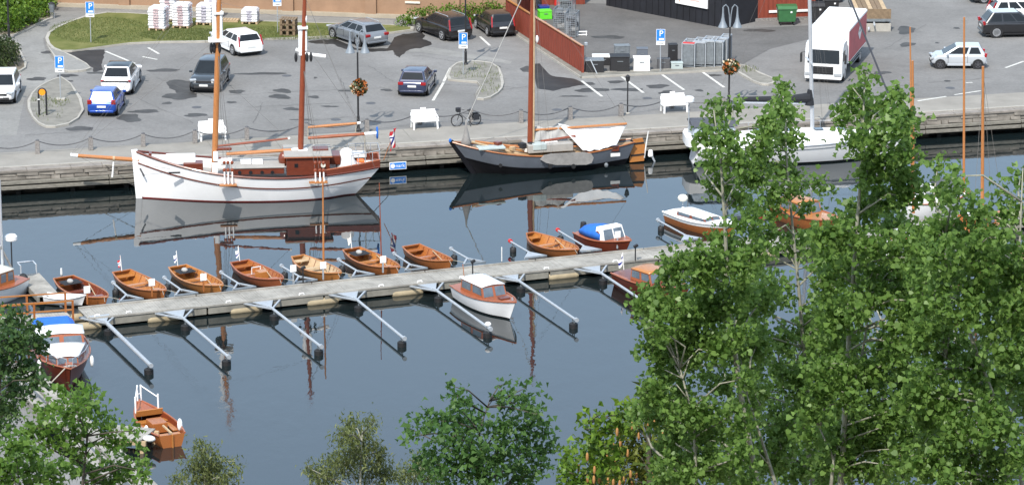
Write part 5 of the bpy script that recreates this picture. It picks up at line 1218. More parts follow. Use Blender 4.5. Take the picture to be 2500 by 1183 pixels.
# ------------------------------------------------------------------ white modern yacht
yt, YL = boat_root('yacht', 'white modern sailing yacht with black sail cover, half hidden by the aspens', 'sailing yacht', (1706, 372), .5, (2215, 322), 1.4)
H = Hull(YL, 3.7, 1.15, 1.5, 1.05, .6, tm=.4, ws=.75, pb=2.0, rake=.9, srake=-.5, e0=.3, e1=.6, smin=.3, kb=.6, ks=.45)
H.strip(lambda t: max(H.keel(t), .1), lambda t: H.sheer(t), nz=8).build('hull', 'hull_white', yt, smooth=True)
H.strip(lambda t: H.keel(t), lambda t: max(.1, H.keel(t))).build('waterline_band', 'hull_black', yt, smooth=True)
H.transom(H.keel(0), H.sheer(0), .99).build('transom', 'hull_white', yt)
a = H.pt(0, .5); MB().box((a.x + .25, 0, .35), (.5, a.y * 1.5, .1)).build('swim_platform', 'deck_grey', yt, bevel=.03); MB().box((a.x + .03, -.2, .78), (.06, 1.0, .42)).build('transom_locker', 'deck_grey', yt, bevel=.02)
H.rail(lambda t: H.sheer(t) - .22, .02, out=.012).build('cove_stripe', 'galv_dark', yt); H.rail(lambda t: H.sheer(t), .04).build('toe_rail', 'mast_alu', yt)
H.deck(lambda t: H.sheer(t) - .02, .98).build('deck', 'white', yt)
k = MB(); rings = []
for u, hw, hh in ((1800, .95, .05), (1815, 1.0, .3), (1900, 1.05, .42), (2000, .95, .4), (2060, .75, .28), (2105, .5, .06)):
    x = LP(yt, u, 335, 0).x; z = 1.2 + (.12 if u > 2000 else 0); rings.append([Vector((x, -hw, z)), Vector((x, -hw * .85, z + hh)), Vector((x, 0, z + hh + .07)), Vector((x, hw * .85, z + hh)), Vector((x, hw, z))])
k.loft(rings).build('coachroof', 'white', yt, smooth=40)
for u in (1850, 1920, 1990, 2045):
    x = LP(yt, u, 335, 1).x; MB().box((x, .98, 1.42), (.75, .05, .14)).build('coachroof_window', 'glass', yt, bevel=.02)
    MB().box((x, 0, 1.72), (.5, .5, .05)).build('deck_hatch', 'glass_boat', yt, bevel=.02)
m0, md_, mt = mast(yt, 1983, 300, 1977, 20, 15.0, .12, 'mast_alu')
for zz in (5.6, 9.8):
    p = m0 + md_ * (zz - m0.z); MB().tube([p + Vector((-.1, 1.0, .1)), p, p + Vector((-.1, -1.0, .1))], .05, 6).build('spreader', 'mast_alu', yt)
a, b2 = LP(yt, 1976, 252), LP(yt, 1792, 249)
MB().tube([a, b2], .09, 8).build('boom', 'mast_alu', yt); MB().tube([a + Vector((0, 0, .32)), a.lerp(b2, .3) + Vector((0, 0, .22)), b2 + Vector((.1, 0, .15))], [.3, .19, .14], 10).build('sail_cover', 'canvas_black', yt)
MB().tube([a + Vector((.02, 0, .8)), a + Vector((0, 0, -.1))], [.14, .28], 10).build('sail_cover_front', 'canvas_black', yt)
for sd_ in (1, -1):
    q = H.pt(.62, H.sheer(.62), sd_); MB().tube([q, m0 + md_ * 8.3], .005, 4).build('shroud', 'wire', yt); MB().tube([q, m0 + md_ * 13.2], .005, 4).build('shroud', 'wire', yt)
    q2 = H.pt(.02, H.sheer(.02), sd_); MB().tube([q2, m0 + md_ * 13.4], .005, 4).build('shroud', 'wire', yt)
MB().tube([Vector((YL / 2 - .3, 0, 1.6)), m0 + md_ * 13.3], .06, 6).build('furled_jib', 'canvas_dark', yt)
k = MB(); lf = MB()
for sd_ in (1, -1):
    for i in range(9): t = .03 + i * .115; q = H.pt(t, H.sheer(t), sd_, .97); MB().tube([q, q + Vector((0, 0, .62))], .015, 5).build('stanchion', 'galv', yt)
    lf.tube([H.pt(.03 + i * .115, H.sheer(.03 + i * .115), sd_, .97) + Vector((0, 0, .6)) for i in range(9)], .01, 5)
lf.build('lifeline', 'galv', yt)
# cockpit tent with clear windows, coaming and radar dome
rings = []
for u, hw, hh in ((1668, .7, .5), (1675, 1.0, .62), (1745, 1.25, .55), (1800, 1.2, .5)):
    x = LP(yt, u, 330, .5).x; rings.append([Vector((x, -hw, 1.05)), Vector((x, -hw * 1.05, 1.05 + hh)), Vector((x, hw * 1.05, 1.05 + hh)), Vector((x, hw, 1.05))])
MB().loft(rings).build('cockpit_coaming', 'white', yt, smooth=40)
xs = [LP(yt, u, 300, .5).x for u in (1680, 1790)]
MB().box(((xs[0] + xs[1]) / 2, 0, 1.95), (abs(xs[0] - xs[1]), 2.2, .6), top=(.85, .85)).build('tent_windows', 'clear_vinyl', yt, bevel=.1)
MB().loft([[Vector((x, y, z)) for y, z in ((-1.05, 2.22), (-.6, 2.4), (0, 2.45), (.6, 2.4), (1.05, 2.22))] for x in xs]).build('bimini', 'canvas_dark', yt)
r0 = LP(yt, 1682, 262); MB().tube([r0 + Vector((0, 0, -1.6)), r0 + Vector((0, 0, .35))], .035, 6).build('radar_pole', 'galv', yt); MB().lathe([(.26, .3), (.3, .36), (.3, .55), (.22, .62)], r0, 16).build('radar_dome', 'white_paint', yt)
flag(yt, LP(yt, 1700, 362), LP(yt, 1708, 312), .85, ['R', 'R', 'W', 'W', 'B', 'B'], 2, 'varnish', sgn=1, droop=.6)
MB().ball(LP(yt, 1757, 382, 1.9), (.22, .22, .34), 12, 8).build('fender', 'black_rubber', yt, smooth=True)
MB().tube([LP(yt, 1757, 382, 1.85), LP(yt, 1757, 362, 1.8)], .015, 5).build('fender_line', 'rope', yt)
# blue plate on the quay wall
a, b2 = P(960, 392, .55), P(1003, 390, .55)
r_ = thing('quay_plate', 'blue name plate with white lettering hung on the quay wall', 'sign', Vector((*(a + (b2 - a) / 2 + EN * .02).xy, .42)), heading(E0, E1))
r_.location = Q((P(982, 376, QZ) - E0).dot(ED), -.38, .42)
MB().box((0, 0, 0), (.98, .04, .44)).build('plate', 'white_paint', r_, bevel=.01); MB().box((0, -.022, 0), (.9, .008, .36)).build('face', 'sign_blue', r_)
MB().lathe([(.01, -.008), (.13, -.008), (.13, .0), (.01, 0)], (-.3, -.03, 0), 14, 'y').build('emblem', 'white_paint', r_)
text_obj('lettering', 'nark', .3, 'white_paint', r_, (.13, -.03, 0), (R(90), 0, 0))
for x in (-.4, .4): MB().beam((x, .03, 0), (x, .3, .1), .04).build('bracket', 'galv_dark', r_)
# ------------------------------------------------------------------ floating dock
DZ = .5
D0, D1 = P(190, 752, DZ), P(1609, 604, DZ)
DD = (D1 - D0); DD.z = 0; DD.normalize(); DN = Vector((DD.y, -DD.x, 0))    # along the dock to the right, out towards the viewer
DW = 2.05
dk = thing('floating_dock', 'long grey plank floating dock crossing the basin', 'dock', D0 - Vector((0, 0, DZ)), heading(D0, D1))
DL = 58.0
pm = None; rs = random.Random(5); k = MB()
x = 0.0; i = 0
while x < DL:
    wd = .145; jz = rs.uniform(-.006, .006)
    k.box((x + wd / 2, -DW / 2, DZ - .025 + jz), (wd * .93, DW - .1 + rs.uniform(-.03, .03), .05)); x += wd
kind(k.build('deck_boards', 'dock_wood', dk), 'stuff')
for y in (-.05, -DW + .05):
    x = 0
    while x < DL: MB().box((x + 2.98, y, DZ + .03), (5.94, .1, .09)).build('edge_board', 'dock_wood', dk); x += 6
for y in (-.12, -DW + .12):
    x = 0
    while x < DL: MB().box((x + 2.98, y, DZ - .22), (5.9, .14, .34)).build('side_beam', 'dock_side', dk); x += 6
MB().box((DL / 2, -DW / 2, DZ - .3), (DL - .4, DW - .5, .2)).build('frame', 'shade_black', dk)
def dl(p): return Matrix.Rotation(-dk.rotation_euler.z, 4, 'Z') @ (Vector(p) - dk.location)
def dloc(u, v, z): return dl(P(u, v, z))
fx = [dloc(u, v, .1).x for u, v in ((205, 795), (400, 778), (600, 755), (790, 738), (1000, 718), (1385, 680), (1190, 695))] + [36, 40.5, 45, 49.5, 54]
for x in fx: MB().lathe([(.05, -.8), (.17, -.8), (.21, -.65), (.21, .65), (.17, .8), (.05, .8)], (x, -DW + .2, .1), 14, 'x').build('float', 'float_tan', dk, smooth=50)
for x in fx: MB().lathe([(.05, -.8), (.17, -.8), (.21, -.65), (.21, .65), (.17, .8), (.05, .8)], (x, -.25, .1), 14, 'x').build('float', 'float_tan', dk, smooth=50)
for u, v in ((235, 772), (310, 762), (555, 738), (728, 715), (925, 697), (1118, 674), (1328, 655), (1020, 688), (1500, 640)):
    p = dloc(u, v, DZ); MB().tube([(p.x - .13, -DW + .15, DZ + .03), (p.x - .1, -DW + .15, DZ + .14), (p.x + .1, -DW + .15, DZ + .14), (p.x + .13, -DW + .15, DZ + .03)], .035, 6).build('cleat', 'white_paint', dk)
# mooring booms
def boom(label, base, tip, near=True, plate=True, redtip=False, fl=True, group=None, kn=False):
    a, b2 = P(*base, DZ), P(*tip, DZ)
    r_ = thing('mooring_boom', label, 'mooring boom', Vector((a.x, a.y, 0)), heading(a, b2), group)
    ln = (b2 - a); ln.z = 0; ln = ln.length
    ap = 1.5 if near else .9
    MB().tube([(ap * .7, 0, DZ), (ln, 0, DZ - .02)], (.1 if 'first' in label else .07) if near else .05, 10).build('tube', 'galv', r_)
    hw = .95 if near else .6
    for s in (-1, 1): MB().beam((.0, s * hw, DZ - .05), (ap, 0, DZ - .02), .09, .07).build('strut', 'galv', r_)
    if plate: MB().add([(.05, -.55, DZ + .01), (.05, .55, DZ + .01), (ap * .75, .1, DZ + .01), (ap * .75, -.1, DZ + .01), (.05, -.55, DZ - .04), (.05, .55, DZ - .04), (ap * .75, .1, DZ - .04), (ap * .75, -.1, DZ - .04)], [(0, 1, 2, 3), (7, 6, 5, 4), (0, 4, 5, 1), (1, 5, 6, 2), (2, 6, 7, 3), (3, 7, 4, 0)]).build('gusset_plate', 'galv', r_)
    MB().beam((-.1, 0, DZ - .04), (.1, 0, DZ - .04), hw * 2, .06).build('hinge', 'galv_dark', r_)
    if fl:
        fr = .22 if near else .17
        MB().lathe([(fr * .6, -.3), (fr, -.24), (fr, .16), (fr * .6, .22)], (ln - .35, 0, .05), 14).build('end_float', 'black_rubber', r_, smooth=50)
        for s in (-.1, .1): MB().beam((ln - .35 + s, 0, .2), (ln - .35 + s, 0, DZ), .04).build('float_bracket', 'galv_dark', r_)
        if near: MB().lathe([(fr * .6, -.3), (fr, -.24), (fr, .16), (fr * .6, .22)], (ap + .25, 0, .05), 14).build('inner_float', 'black_rubber', r_, smooth=50); MB().beam((ap + .25, 0, .2), (ap + .25, 0, DZ), .05).build('float_bracket', 'galv_dark', r_)
    if kn: MB().ball((ln - .3, 0, DZ + .15), (.16, .16, .12)).build('buoy_cap', 'white_paint', r_)
    MB().tube([(ln - .06, 0, DZ), (ln + .08, 0, DZ)], .11, 10).build('end_cap', 'red_paint' if redtip else 'galv', r_)
    return r_
near = [((240, 768), (368, 891)), ((425, 757), (558, 870)), ((640, 733), (784, 845)), ((848, 712), (987, 825)), ((1040, 690), (1197, 802)), ((1240, 667), (1407, 780)), ((1440, 648), (1580, 740))]
nl = ['first from the left, thick, beside the mahogany cruiser', 'second from the left, free berth', 'third from the left, free berth', 'fourth from the left, left of the white cabin boat', 'fifth, with a white buoy cap beside the white cabin boat', 'sixth, right of the white cabin boat', 'seventh, beside the mahogany cabin boat']
for i, ((a, b2), lb) in enumerate(zip(near, nl)): boom('near side mooring boom, ' + lb, a, b2, True, True, group='mooring booms on the near side of the dock', kn=(i == 4))
far = [((321, 730), (277, 690)), ((455, 716), (402, 678)), ((597, 701), (541, 665)), ((747, 684), (688, 649)), ((887, 670), (828, 634)), ((1016, 655), (963, 619)), ((1158, 640), (1102, 607)), ((1308, 625), (1246, 588)), ((1442, 610), (1362, 561)), ((1690, 583), (1607, 537))]
fl_ = ['between the first and second rowing boats', 'between the second and third rowing boats', 'between the third and fourth rowing boats', 'right of the fourth rowing boat', 'right of the boat with the light mast', 'left of the small boat without sign', 'right of the small boat without sign', 'with a red end left of the round tender', 'with a red end left of the blue covered boat', 'with its end by the white topped boat']
for i, ((a, b2), lb) in enumerate(zip(far, fl_)): boom('thin far side mooring boom ' + lb, a, b2, False, i > 6, i in (7, 8), group='mooring booms on the far side of the dock')
# berth signs on the dock
for u, v, h, lb in ((213, 742, .95, 'in front of the leftmost rowing boat'), (371, 724, .95, 'in front of the second rowing boat'), (497, 711, .95, 'in front of the third rowing boat'), (716, 692, 1.0, 'between two rowing boats with no boat behind it'), (789, 682, .95, 'in front of the boat with the light mast'), (935, 665, .9, 'in front of the boat with the brown mast'), (1507, 606, .95, 'in front of the blue covered boat')):
    r_ = thing('berth_sign', 'white berth sign ' + lb, 'sign', P(u, v, DZ), heading(D0, D1), 'white berth signs on the dock')
    MB().beam((0, 0, 0), (0, 0, h - .3), .07).build('post', 'varnish' if u < 600 else 'galv', r_)
    MB().box((0, -.04, h - .2), (.32, .03, .36)).build('panel', 'white_paint', r_, bevel=.01)
for u, v, lb in ((1154, 676, 'behind the white cabin boat'), (1551, 638, 'beside the mahogany cabin boat'), (740, 692, 'left of the boat with the light mast')):
    r_ = thing('service_post', 'dark service post on the dock ' + lb, 'post', P(u, v, DZ), heading(D0, D1), 'service posts on the dock')
    MB().tube([(0, 0, 0), (0, 0, .75)], .035, 6).build('post', 'black_metal', r_); MB().box((.02, 0, .82), (.24, .14, .14), ry=-.4).build('head', 'black_metal', r_, bevel=.02)
# ------------------------------------------------------------------ small wooden boats
FDIR = heading(P(305, 672, .4), P(400, 721, .4))
def rowboat(label, c, L=4.6, B=1.55, m='varnish', inner='varnish_gold', rz=None, ws=.62, flagm=None, mast_px=None, engine=False, cover=False, sign=False, box=False, round_=False, name='wooden_boat', fb=.42):
    rz = FDIR if rz is None else rz
    r_ = thing(name, label, 'boat', P(*c, .35) * 1.0, rz, 'small wooden boats on the far side of the dock'); r_.location.z = 0
    h = Hull(L, B, fb, fb + .28, fb + .12, .28, tm=.4, ws=ws, pb=2.3 if not round_ else 2.6, rake=.4, srake=-.12, e0=.35, e1=.7, smin=.4, kb=.5, ks=.12)
    h.strip(lambda t: h.keel(t), lambda t: h.sheer(t), nt=22, nz=6).build('hull', m, r_, smooth=True)
    h.transom(h.keel(0), h.sheer(0)).build('transom', m, r_)
    h.strip(lambda t: max(h.keel(t) + .05, .02), lambda t: h.sheer(t), k=.93, nt=22, nz=4).build('lining', inner, r_, smooth=True)
    h.deck(lambda t: max(.07, h.keel(t) + .25), .9, 16, .03, .9, 0).build('floor_boards', inner, r_)
    h.rail(lambda t: h.sheer(t) + .005, .04).build('gunwale', m, r_)
    k = MB(); a = h.pt(0, h.sheer(0)); k.beam((a.x + .02, -a.y, a.z), (a.x + .02, a.y, a.z), .08, .06); k.build('transom_rail', m, r_)
    for t in np.linspace(.1, .88, 9):
        k = MB(); pts = [h.pt(t, z, 1, .92) for z in np.linspace(h.sheer(t), max(h.keel(t) + .25, .08), 5)]; k.tube(pts, .018, 4); k.tube([Vector((p.x, -p.y, p.z)) for p in pts], .018, 4); k.build('rib', 'varnish_dark', r_)
    for t in (.05, .36, .66):
        zz = h.sheer(t) - .16; a = h.pt(t, zz, 1, .93); MB().box((a.x + (.12 if t < .1 else 0), 0, zz), (.42 if t < .1 else .26, a.y * 2, .035)).build('thwart', inner, r_)
    h.deck(lambda t: h.sheer(t) - .02, .96, 8, .84, .995, .02).build('fore_deck', m, r_)
    if flagm: z0 = h.sheer(0); flag(r_, (-L / 2 + .05, 0, z0), (-L / 2 - .08, 0, z0 + .8), .55, flagm, L, 'plate_white', droop=.8)
    if mast_px:
        a = LP(r_, *mast_px[0]); b2 = LP(r_, *mast_px[1]); MB().tube([a, b2], [mast_px[2], mast_px[2] * .6], 8).build('mast', mast_px[3], r_)
    if engine: MB().box((0.1, 0, .38), (.7, .5, .4)).build('engine_box', inner, r_, bevel=.03)
    if cover: MB().box((-L * .32, 0, h.sheer(.1) + .02), (.8, B * .6, .05), top=(.85, .8)).build('stern_cover', 'canvas_black', r_, bevel=.02); MB().ball((-L * .3, -.1, h.sheer(.1) + .1), (.2, .16, .12)).build('cushion', 'canvas_grey', r_)
    if box: MB().box((-.1, .1, .36), (.55, .5, .36)).build('engine_box', 'varnish_gold', r_, bevel=.02); MB().tube([(-.6, .3, .25), (-.6, .3, .62), (-.6, -.2, .62), (-.6, -.2, .25)], .03, 5).build('steering_frame', 'plate_white', r_)
    k = MB(); k.tube([h.pt(.97, h.sheer(.97)), h.pt(.97, h.sheer(.97)) + Vector((.7, .3, .0))], .014, 4); k.tube([h.pt(.97, h.sheer(.97), -1), h.pt(.97, h.sheer(.97), -1) + Vector((.7, -.3, 0))], .014, 4); k.build('mooring_rope', 'rope', r_)
    MB().tube([h.pt(.3, h.sheer(.3), 1, .8) + Vector((0, 0, .03)), h.pt(.8, h.sheer(.8), -1, .3) + Vector((0, 0, .03))], .025, 5).build('oar', 'pale_wood', r_)
    return r_
W3 = ['W', 'W', 'B', 'W']
rowboat('reddish varnished rowing boat with covered stern seat, leftmost at the dock', (208, 713), 5.0, 1.75, 'varnish', 'varnish_dark', cover=True)
rowboat('honey varnished rowing boat with a pale flag, second from the left', (350, 697), 4.9, 1.6, 'varnish', 'varnish_gold', flagm=NORWAY)
rowboat('golden varnished rowing boat with dark stern cover, third from the left', (488, 685), 4.9, 1.6, 'varnish_gold', 'varnish_gold', flagm=W3, cover=True)
rowboat('red brown motor boat with an orange engine box, fourth from the left', (637, 671), 4.6, 1.65, 'mahogany_light', 'varnish', flagm=W3, box=True)
rowboat('pale golden boat with a thin orange mast', (779, 657), 4.5, 1.55, 'varnish_gold', 'pale_wood', mast_px=((790, 650), (788, 432), .06, 'spar'), ws=.45)
rowboat('brown sailing dinghy with furled sail and slim mast', (916, 641), 4.9, 1.65, 'varnish', 'varnish_gold', flagm=['C', 'C'], mast_px=((931, 630), (926, 446), .035, 'spar_red'), cover=True)
rowboat('small orange rowing boat without sign or flag', (1053, 629), 4.1, 1.45, 'varnish', 'varnish', ws=.7)
rowboat('round sterned orange tender between two red ended booms', (1352, 600), 4.6, 1.75, 'varnish', 'varnish_gold', ws=.25, round_=True)
# ------------------------------------------------------------------ cabin boats
def cabin_boat(label, stern, bow, B, fb, hullm, deckm, cab, name='cabin_boat', cat='boat', zs=.6, zb=.8, wl=None, group=None, ws=.75, e0=.3):
    r_, L = boat_root(name, label, cat, stern, zs, bow, zb, group)
    h = Hull(L, B, fb, fb + .3, fb - .03, .4, tm=.38, ws=ws, pb=2.2, rake=.7, e0=e0, e1=.65, smin=.3, kb=.5)
    h.strip(lambda t: max(h.keel(t), .08 if wl else -9), lambda t: h.sheer(t), nz=6).build('hull', hullm, r_, smooth=True)
    if wl: h.strip(lambda t: h.keel(t), lambda t: max(.08, h.keel(t))).build('waterline_band', wl, r_, smooth=True)
    h.transom(h.keel(0), h.sheer(0)).build('transom', hullm, r_)
    h.deck(lambda t: h.sheer(t) - .01, .97).build('deck', deckm, r_)
    h.rail(lambda t: h.sheer(t), .045).build('rub_rail', 'mahogany_light', r_)
    return r_, h, L
def house(r_, h, t0, t1, z0, z1, roofm, wallm, glassm='glass_boat', wk=.72, lean=.25, panes=3, fp=2, over=.06):
    """cabin with leaning windscreen, panes and a cambered roof; t along the hull"""
    xa, xb = (t0 - .5) * h.L, (t1 - .5) * h.L; wa, wb2 = h.half(t0) * wk, h.half(t1) * wk
    B = [Vector((xa, -wa, z0)), Vector((xb, -wb2, z0)), Vector((xb, wb2, z0)), Vector((xa, wa, z0))]
    T = [Vector((xa + .03, -wa * .92, z1)), Vector((xb - lean, -wb2 * .92, z1)), Vector((xb - lean, wb2 * .92, z1)), Vector((xa + .03, wa * .92, z1))]
    cb = MB().add(B + T, [(0, 1, 5, 4), (1, 2, 6, 5), (2, 3, 7, 6), (3, 0, 4, 7)]).build('cabin', wallm, r_)
    vs = []; n = 6
    for i in range(n + 1):
        for j in range(n + 1):
            p = T[0].lerp(T[1], i / n).lerp(T[3].lerp(T[2], i / n), j / n); c = (T[0] + T[2]) / 2; p = c + (p - c) * (1 + over); p.z += .08 * (1 - (2 * j / n - 1) ** 2); vs.append(p)
    MB().add(vs, [(i * (n + 1) + j, (i + 1) * (n + 1) + j, (i + 1) * (n + 1) + j + 1, i * (n + 1) + j + 1) for i in range(n) for j in range(n)]).build('cabin_roof', roofm, r_, smooth=True, solid=.05)
    def pane(a, b2, c, d, u0, u1, v0, v1):
        f = lambda u, v: a.lerp(b2, u).lerp(d.lerp(c, u), v)
        nn = (b2 - a).cross(d - a).normalized() * .012
        MB().add([f(u0, v0) + nn, f(u1, v0) + nn, f(u1, v1) + nn, f(u0, v1) + nn], [(0, 1, 2, 3)]).build('window_pane', glassm, cb, solid=.006)
    for i in range(panes):
        e = .05; u0, u1 = i / panes + e, (i + 1) / panes - e
        pane(B[0], B[1], T[1], T[0], u0, u1, .3, .86); pane(B[2], B[3], T[3], T[2], u0, u1, .3, .86)
    for i in range(fp): u0, u1 = i / fp + .05, (i + 1) / fp - .05; pane(B[1], B[2], T[2], T[1], u0, u1, .2, .88)
    return cb
# white cabin boat on the near side
r_, h, L = cabin_boat('white hulled cabin boat with mahogany deck and white roof, near side of the dock', (1130, 689), (1259, 739), 1.95, .74, 'hull_white', 'mahogany_light', 0, zs=.75, zb=1.0, wl='hull_black')
house(r_, h, .2, .62, .72, 1.35, 'white_paint', 'mahogany_light', wk=.8, panes=2)
h.deck(lambda t: h.sheer(t) + .005, .8, 6, .0, .18, 0).build('stern_deck', 'varnish_dark', r_)
MB().box((L * .28, 0, .98), (.45, .5, .07)).build('fore_hatch', 'mahogany', r_, bevel=.02); MB().tube([(L * .44, 0, 1.05), (L * .44, 0, 1.2)], .04, 6).build('bow_bitt', 'galv', r_)
MB().tube([(-L * .46, 0, .7), (-L * .5, 0, 1.7)], .02, 5).build('flag_staff', 'varnish', r_)
# mahogany cabin boat behind the aspens
r_, h, L = cabin_boat('dark mahogany cabin boat with small cockpit windows at the right end of the berths', (1520, 657), (1683, 702), 2.0, .72, 'mahogany', 'mahogany', 0, zs=.75, zb=1.0)
house(r_, h, .3, .6, .7, 1.3, 'varnish_gold', 'mahogany_light', wk=.78, panes=2)
h.deck(lambda t: h.sheer(t) + .006, .9, 6, .02, .28, 0).build('stern_deck', 'mahogany_light', r_)
flag(r_, (-L / 2 + .1, 0, .75), (-L / 2, 0, 1.65), .6, ['W', 'B', 'W'], 3, 'plate_white')
# mahogany runabout with a blue hood
r_, h, L = cabin_boat('mahogany motor boat with bright blue canvas hood and white windscreen', (1425, 562), (1540, 592), 1.9, .72, 'mahogany', 'mahogany_light', 0, zs=.7, zb=.9, group=None)
k = MB(); rings = []
for t, hh, wk in ((.06, .18, .7), (.13, .42, .82), (.3, .56, .86), (.5, .62, .86), (.58, .58, .84)):
    x = (t - .5) * L; wv = h.half(t) * wk; rings.append([Vector((x, -wv, .78)), Vector((x, -wv * .95, .7 + hh * .7)), Vector((x, -wv * .5, .72 + hh)), Vector((x, 0, .75 + hh)), Vector((x, wv * .5, .72 + hh)), Vector((x, wv * .95, .7 + hh * .7)), Vector((x, wv, .78))])
k.loft(rings).build('canvas_hood', 'canvas_blue', r_, smooth=True)
x = .1 * L; wv = h.half(.6) * .85
ws_ = MB().add([(x + .25, -wv, .75), (x + .25, wv, .75), (x, wv * .9, 1.42), (x, -wv * .9, 1.42), (x - .5, -wv, .78), (x - .5, wv, .78), (x - .45, wv * .92, 1.42), (x - .45, -wv * .92, 1.42)], [(0, 1, 2, 3), (0, 3, 7, 4), (1, 5, 6, 2), (3, 2, 6, 7)]).build('windscreen_frame', 'white_paint', r_, solid=.03)
MB().add([(x + .245, -wv * .9, .83), (x + .245, -.04, .83), (x + .04, -.04, 1.33), (x + .04, -wv * .82, 1.33)], [(0, 1, 2, 3)]).build('windscreen_pane', 'glass_boat', ws_, solid=.01); MB().add([(x + .245, .04, .83), (x + .245, wv * .9, .83), (x + .04, wv * .82, 1.33), (x + .04, .04, 1.33)], [(0, 1, 2, 3)]).build('windscreen_pane', 'glass_boat', ws_, solid=.01)
for s in (-1, 1): MB().lathe([(.01, -.01), (.14, -.01), (.14, .01), (.01, .01)], (x - .3, s * (wv * .98), 1.08), 14, 'y').build('side_pane', 'varnish_dark', ws_)
MB().box((-L * .5 - .02, 0, .95), (.3, .3, .45), top=(.8, .8)).build('outboard_motor', 'plastic_black', r_, bevel=.06)
# red and white cruiser in the lower left
r_, h, L = cabin_boat('mahogany cruiser with white wheelhouse roofs and blue canopy, lower left', (128, 800), (172, 902), 2.75, .95, 'mahogany', 'mahogany', 0, 'cruiser', zs=1.0, zb=1.2, ws=.8, wl='antifoul_red')
house(r_, h, .34, .57, .95, 1.85, 'white_paint', 'mahogany_light', wk=.86, panes=2, lean=.35)
house(r_, h, .56, .86, .95, 1.45, 'white_paint', 'mahogany_light', wk=.86, panes=2, lean=.18)
x = -L * .32; MB().loft([[Vector((xx, y, z)) for y, z in ((-.95, 1.4), (-.7, 1.58), (.7, 1.58), (.95, 1.4))] for xx in (-L * .48, -L * .3)]).build('canopy', 'canvas_blue', r_, solid=.03)
for xx in (-L * .46, -L * .32):
    for s in (-1, 1): MB().tube([(xx, s * .9, .9), (xx, s * .9, 1.4)], .025, 5).build('canopy_pole', 'galv', r_)
MB().box((L * .42, 0, 1.28), (.35, .35, .14)).build('deck_box', 'mahogany_light', r_, bevel=.03); MB().tube([(L * .44, -.25, 1.2), (L * .47, 0, 1.32), (L * .44, .3, 1.22)], .06, 6).build('fairlead', 'deck_grey', r_)
pts = [h.pt(t, h.sheer(t), 1, .95) for t in (.6, .75, .88, .97)]; k = MB()
for s in (1, -1): k.tube([Vector((p.x, p.y * s, p.z + .42)) for p in pts], .018, 5); [k.tube([Vector((p.x, p.y * s, p.z)), Vector((p.x, p.y * s, p.z + .42))], .015, 5) for p in pts]
k.build('bow_rail', 'galv', r_)
k = MB(); k.tube([(L * .46, -.2, 1.2), (L * .47, -.9, .55), (L * .44, -1.7, .55)], .035, 6); k.build('mooring_rope', 'rope', r_)
for yy in (-1.0, 1.05): MB().ball((L * .2, yy * h.half(.7) * 1.12 / 1.0, .85), (.13, .1, .28)).build('fender', 'white_paint', r_, smooth=True)
MB().box((L * .335, 0, 1.19), (.05, .3, .18)).build('search_lamp', 'white_paint', r_, bevel=.02)
# open wooden boat at the near jetty
r_, L = boat_root('open_motor_boat', 'varnished open motor boat with white bow rail and fenders at the near jetty', 'boat', (420, 1064), .5, (338, 980), .8)
h = Hull(L, 1.65, .55, .9, .58, .3, tm=.38, ws=.72, pb=2.3, rake=.5, e0=.33, e1=.7, smin=.35, kb=.5)
h.strip(lambda t: h.keel(t), lambda t: h.sheer(t), nz=6).build('hull', 'varnish', r_, smooth=True); h.transom(h.keel(0), h.sheer(0)).build('transom', 'varnish', r_)
h.strip(lambda t: max(h.keel(t) + .05, .02), lambda t: h.sheer(t), k=.93, nz=4).build('lining', 'varnish_dark', r_); h.deck(lambda t: max(.1, h.keel(t) + .25), .9, 16, .03, .9, 0).build('floor_boards', 'varnish', r_)
h.rail(lambda t: h.sheer(t) + .01, .045).build('gunwale', 'mahogany_light', r_); h.deck(lambda t: h.sheer(t) - .01, .97, 8, .68, .995, .05).build('fore_deck', 'mahogany_light', r_)
MB().box((-L * .05, 0, .42), (.9, .7, .45)).build('engine_box', 'varnish', r_, bevel=.03); a = h.pt(.12, .4, 1, .9); MB().box((-L * .38, 0, .38), (.5, a.y * 2, .05)).build('stern_seat', 'varnish_gold', r_); MB().box((L * .1, 0, .42), (.4, 1.5, .05)).build('thwart', 'varnish_gold', r_)
for s in (-1, 1): MB().box((-L * .1, s * .6, .35), (1.2, .28, .05)).build('side_seat', 'varnish_gold', r_)
a = h.pt(.67, h.sheer(.67)); MB().box((a.x, 0, a.z + .1), (.06, a.y * 1.8, .28), ry=-.3).build('dash_board', 'varnish_gold', r_)
for s in (-1, 1):
    for t in (.74, .97): p = h.pt(t, h.sheer(t), s, .9); MB().tube([p, p + Vector((.02, 0, .75))], .04, 8).build('rail_post', 'white_paint', r_)
    MB().tube([h.pt(.74, h.sheer(.74), s, .9) + Vector((.02, 0, .6)), h.pt(.97, h.sheer(.97), s, .9) + Vector((.02, 0, .72))], .025, 6).build('bow_rail', 'white_paint', r_)
MB().beam(h.pt(.97, h.sheer(.97), 1, .9) + Vector((0, .02, .35)), h.pt(.97, h.sheer(.97), -1, .9) + Vector((0, -.02, .35)), .05).build('rail_crossbar', 'white_paint', r_)
MB().ball(h.pt(.22, .52, -1, 1.0) + Vector((0, .05, .12)), (.13, .12, .3)).build('fender', 'white_paint', r_, smooth=True); MB().ball(h.pt(.3, .5, 1, .9), (.1, .1, .22)).build('fender', 'white_paint', r_, smooth=True)
MB().beam((-L * .5, 0, .62), (-L * .3, .1, .75), .07).build('tiller', 'pale_wood', r_); MB().beam((-L * .5 - .04, 0, .6), (-L * .5 - .04, 0, -.1), .1, .06).build('rudder', 'varnish_gold', r_)
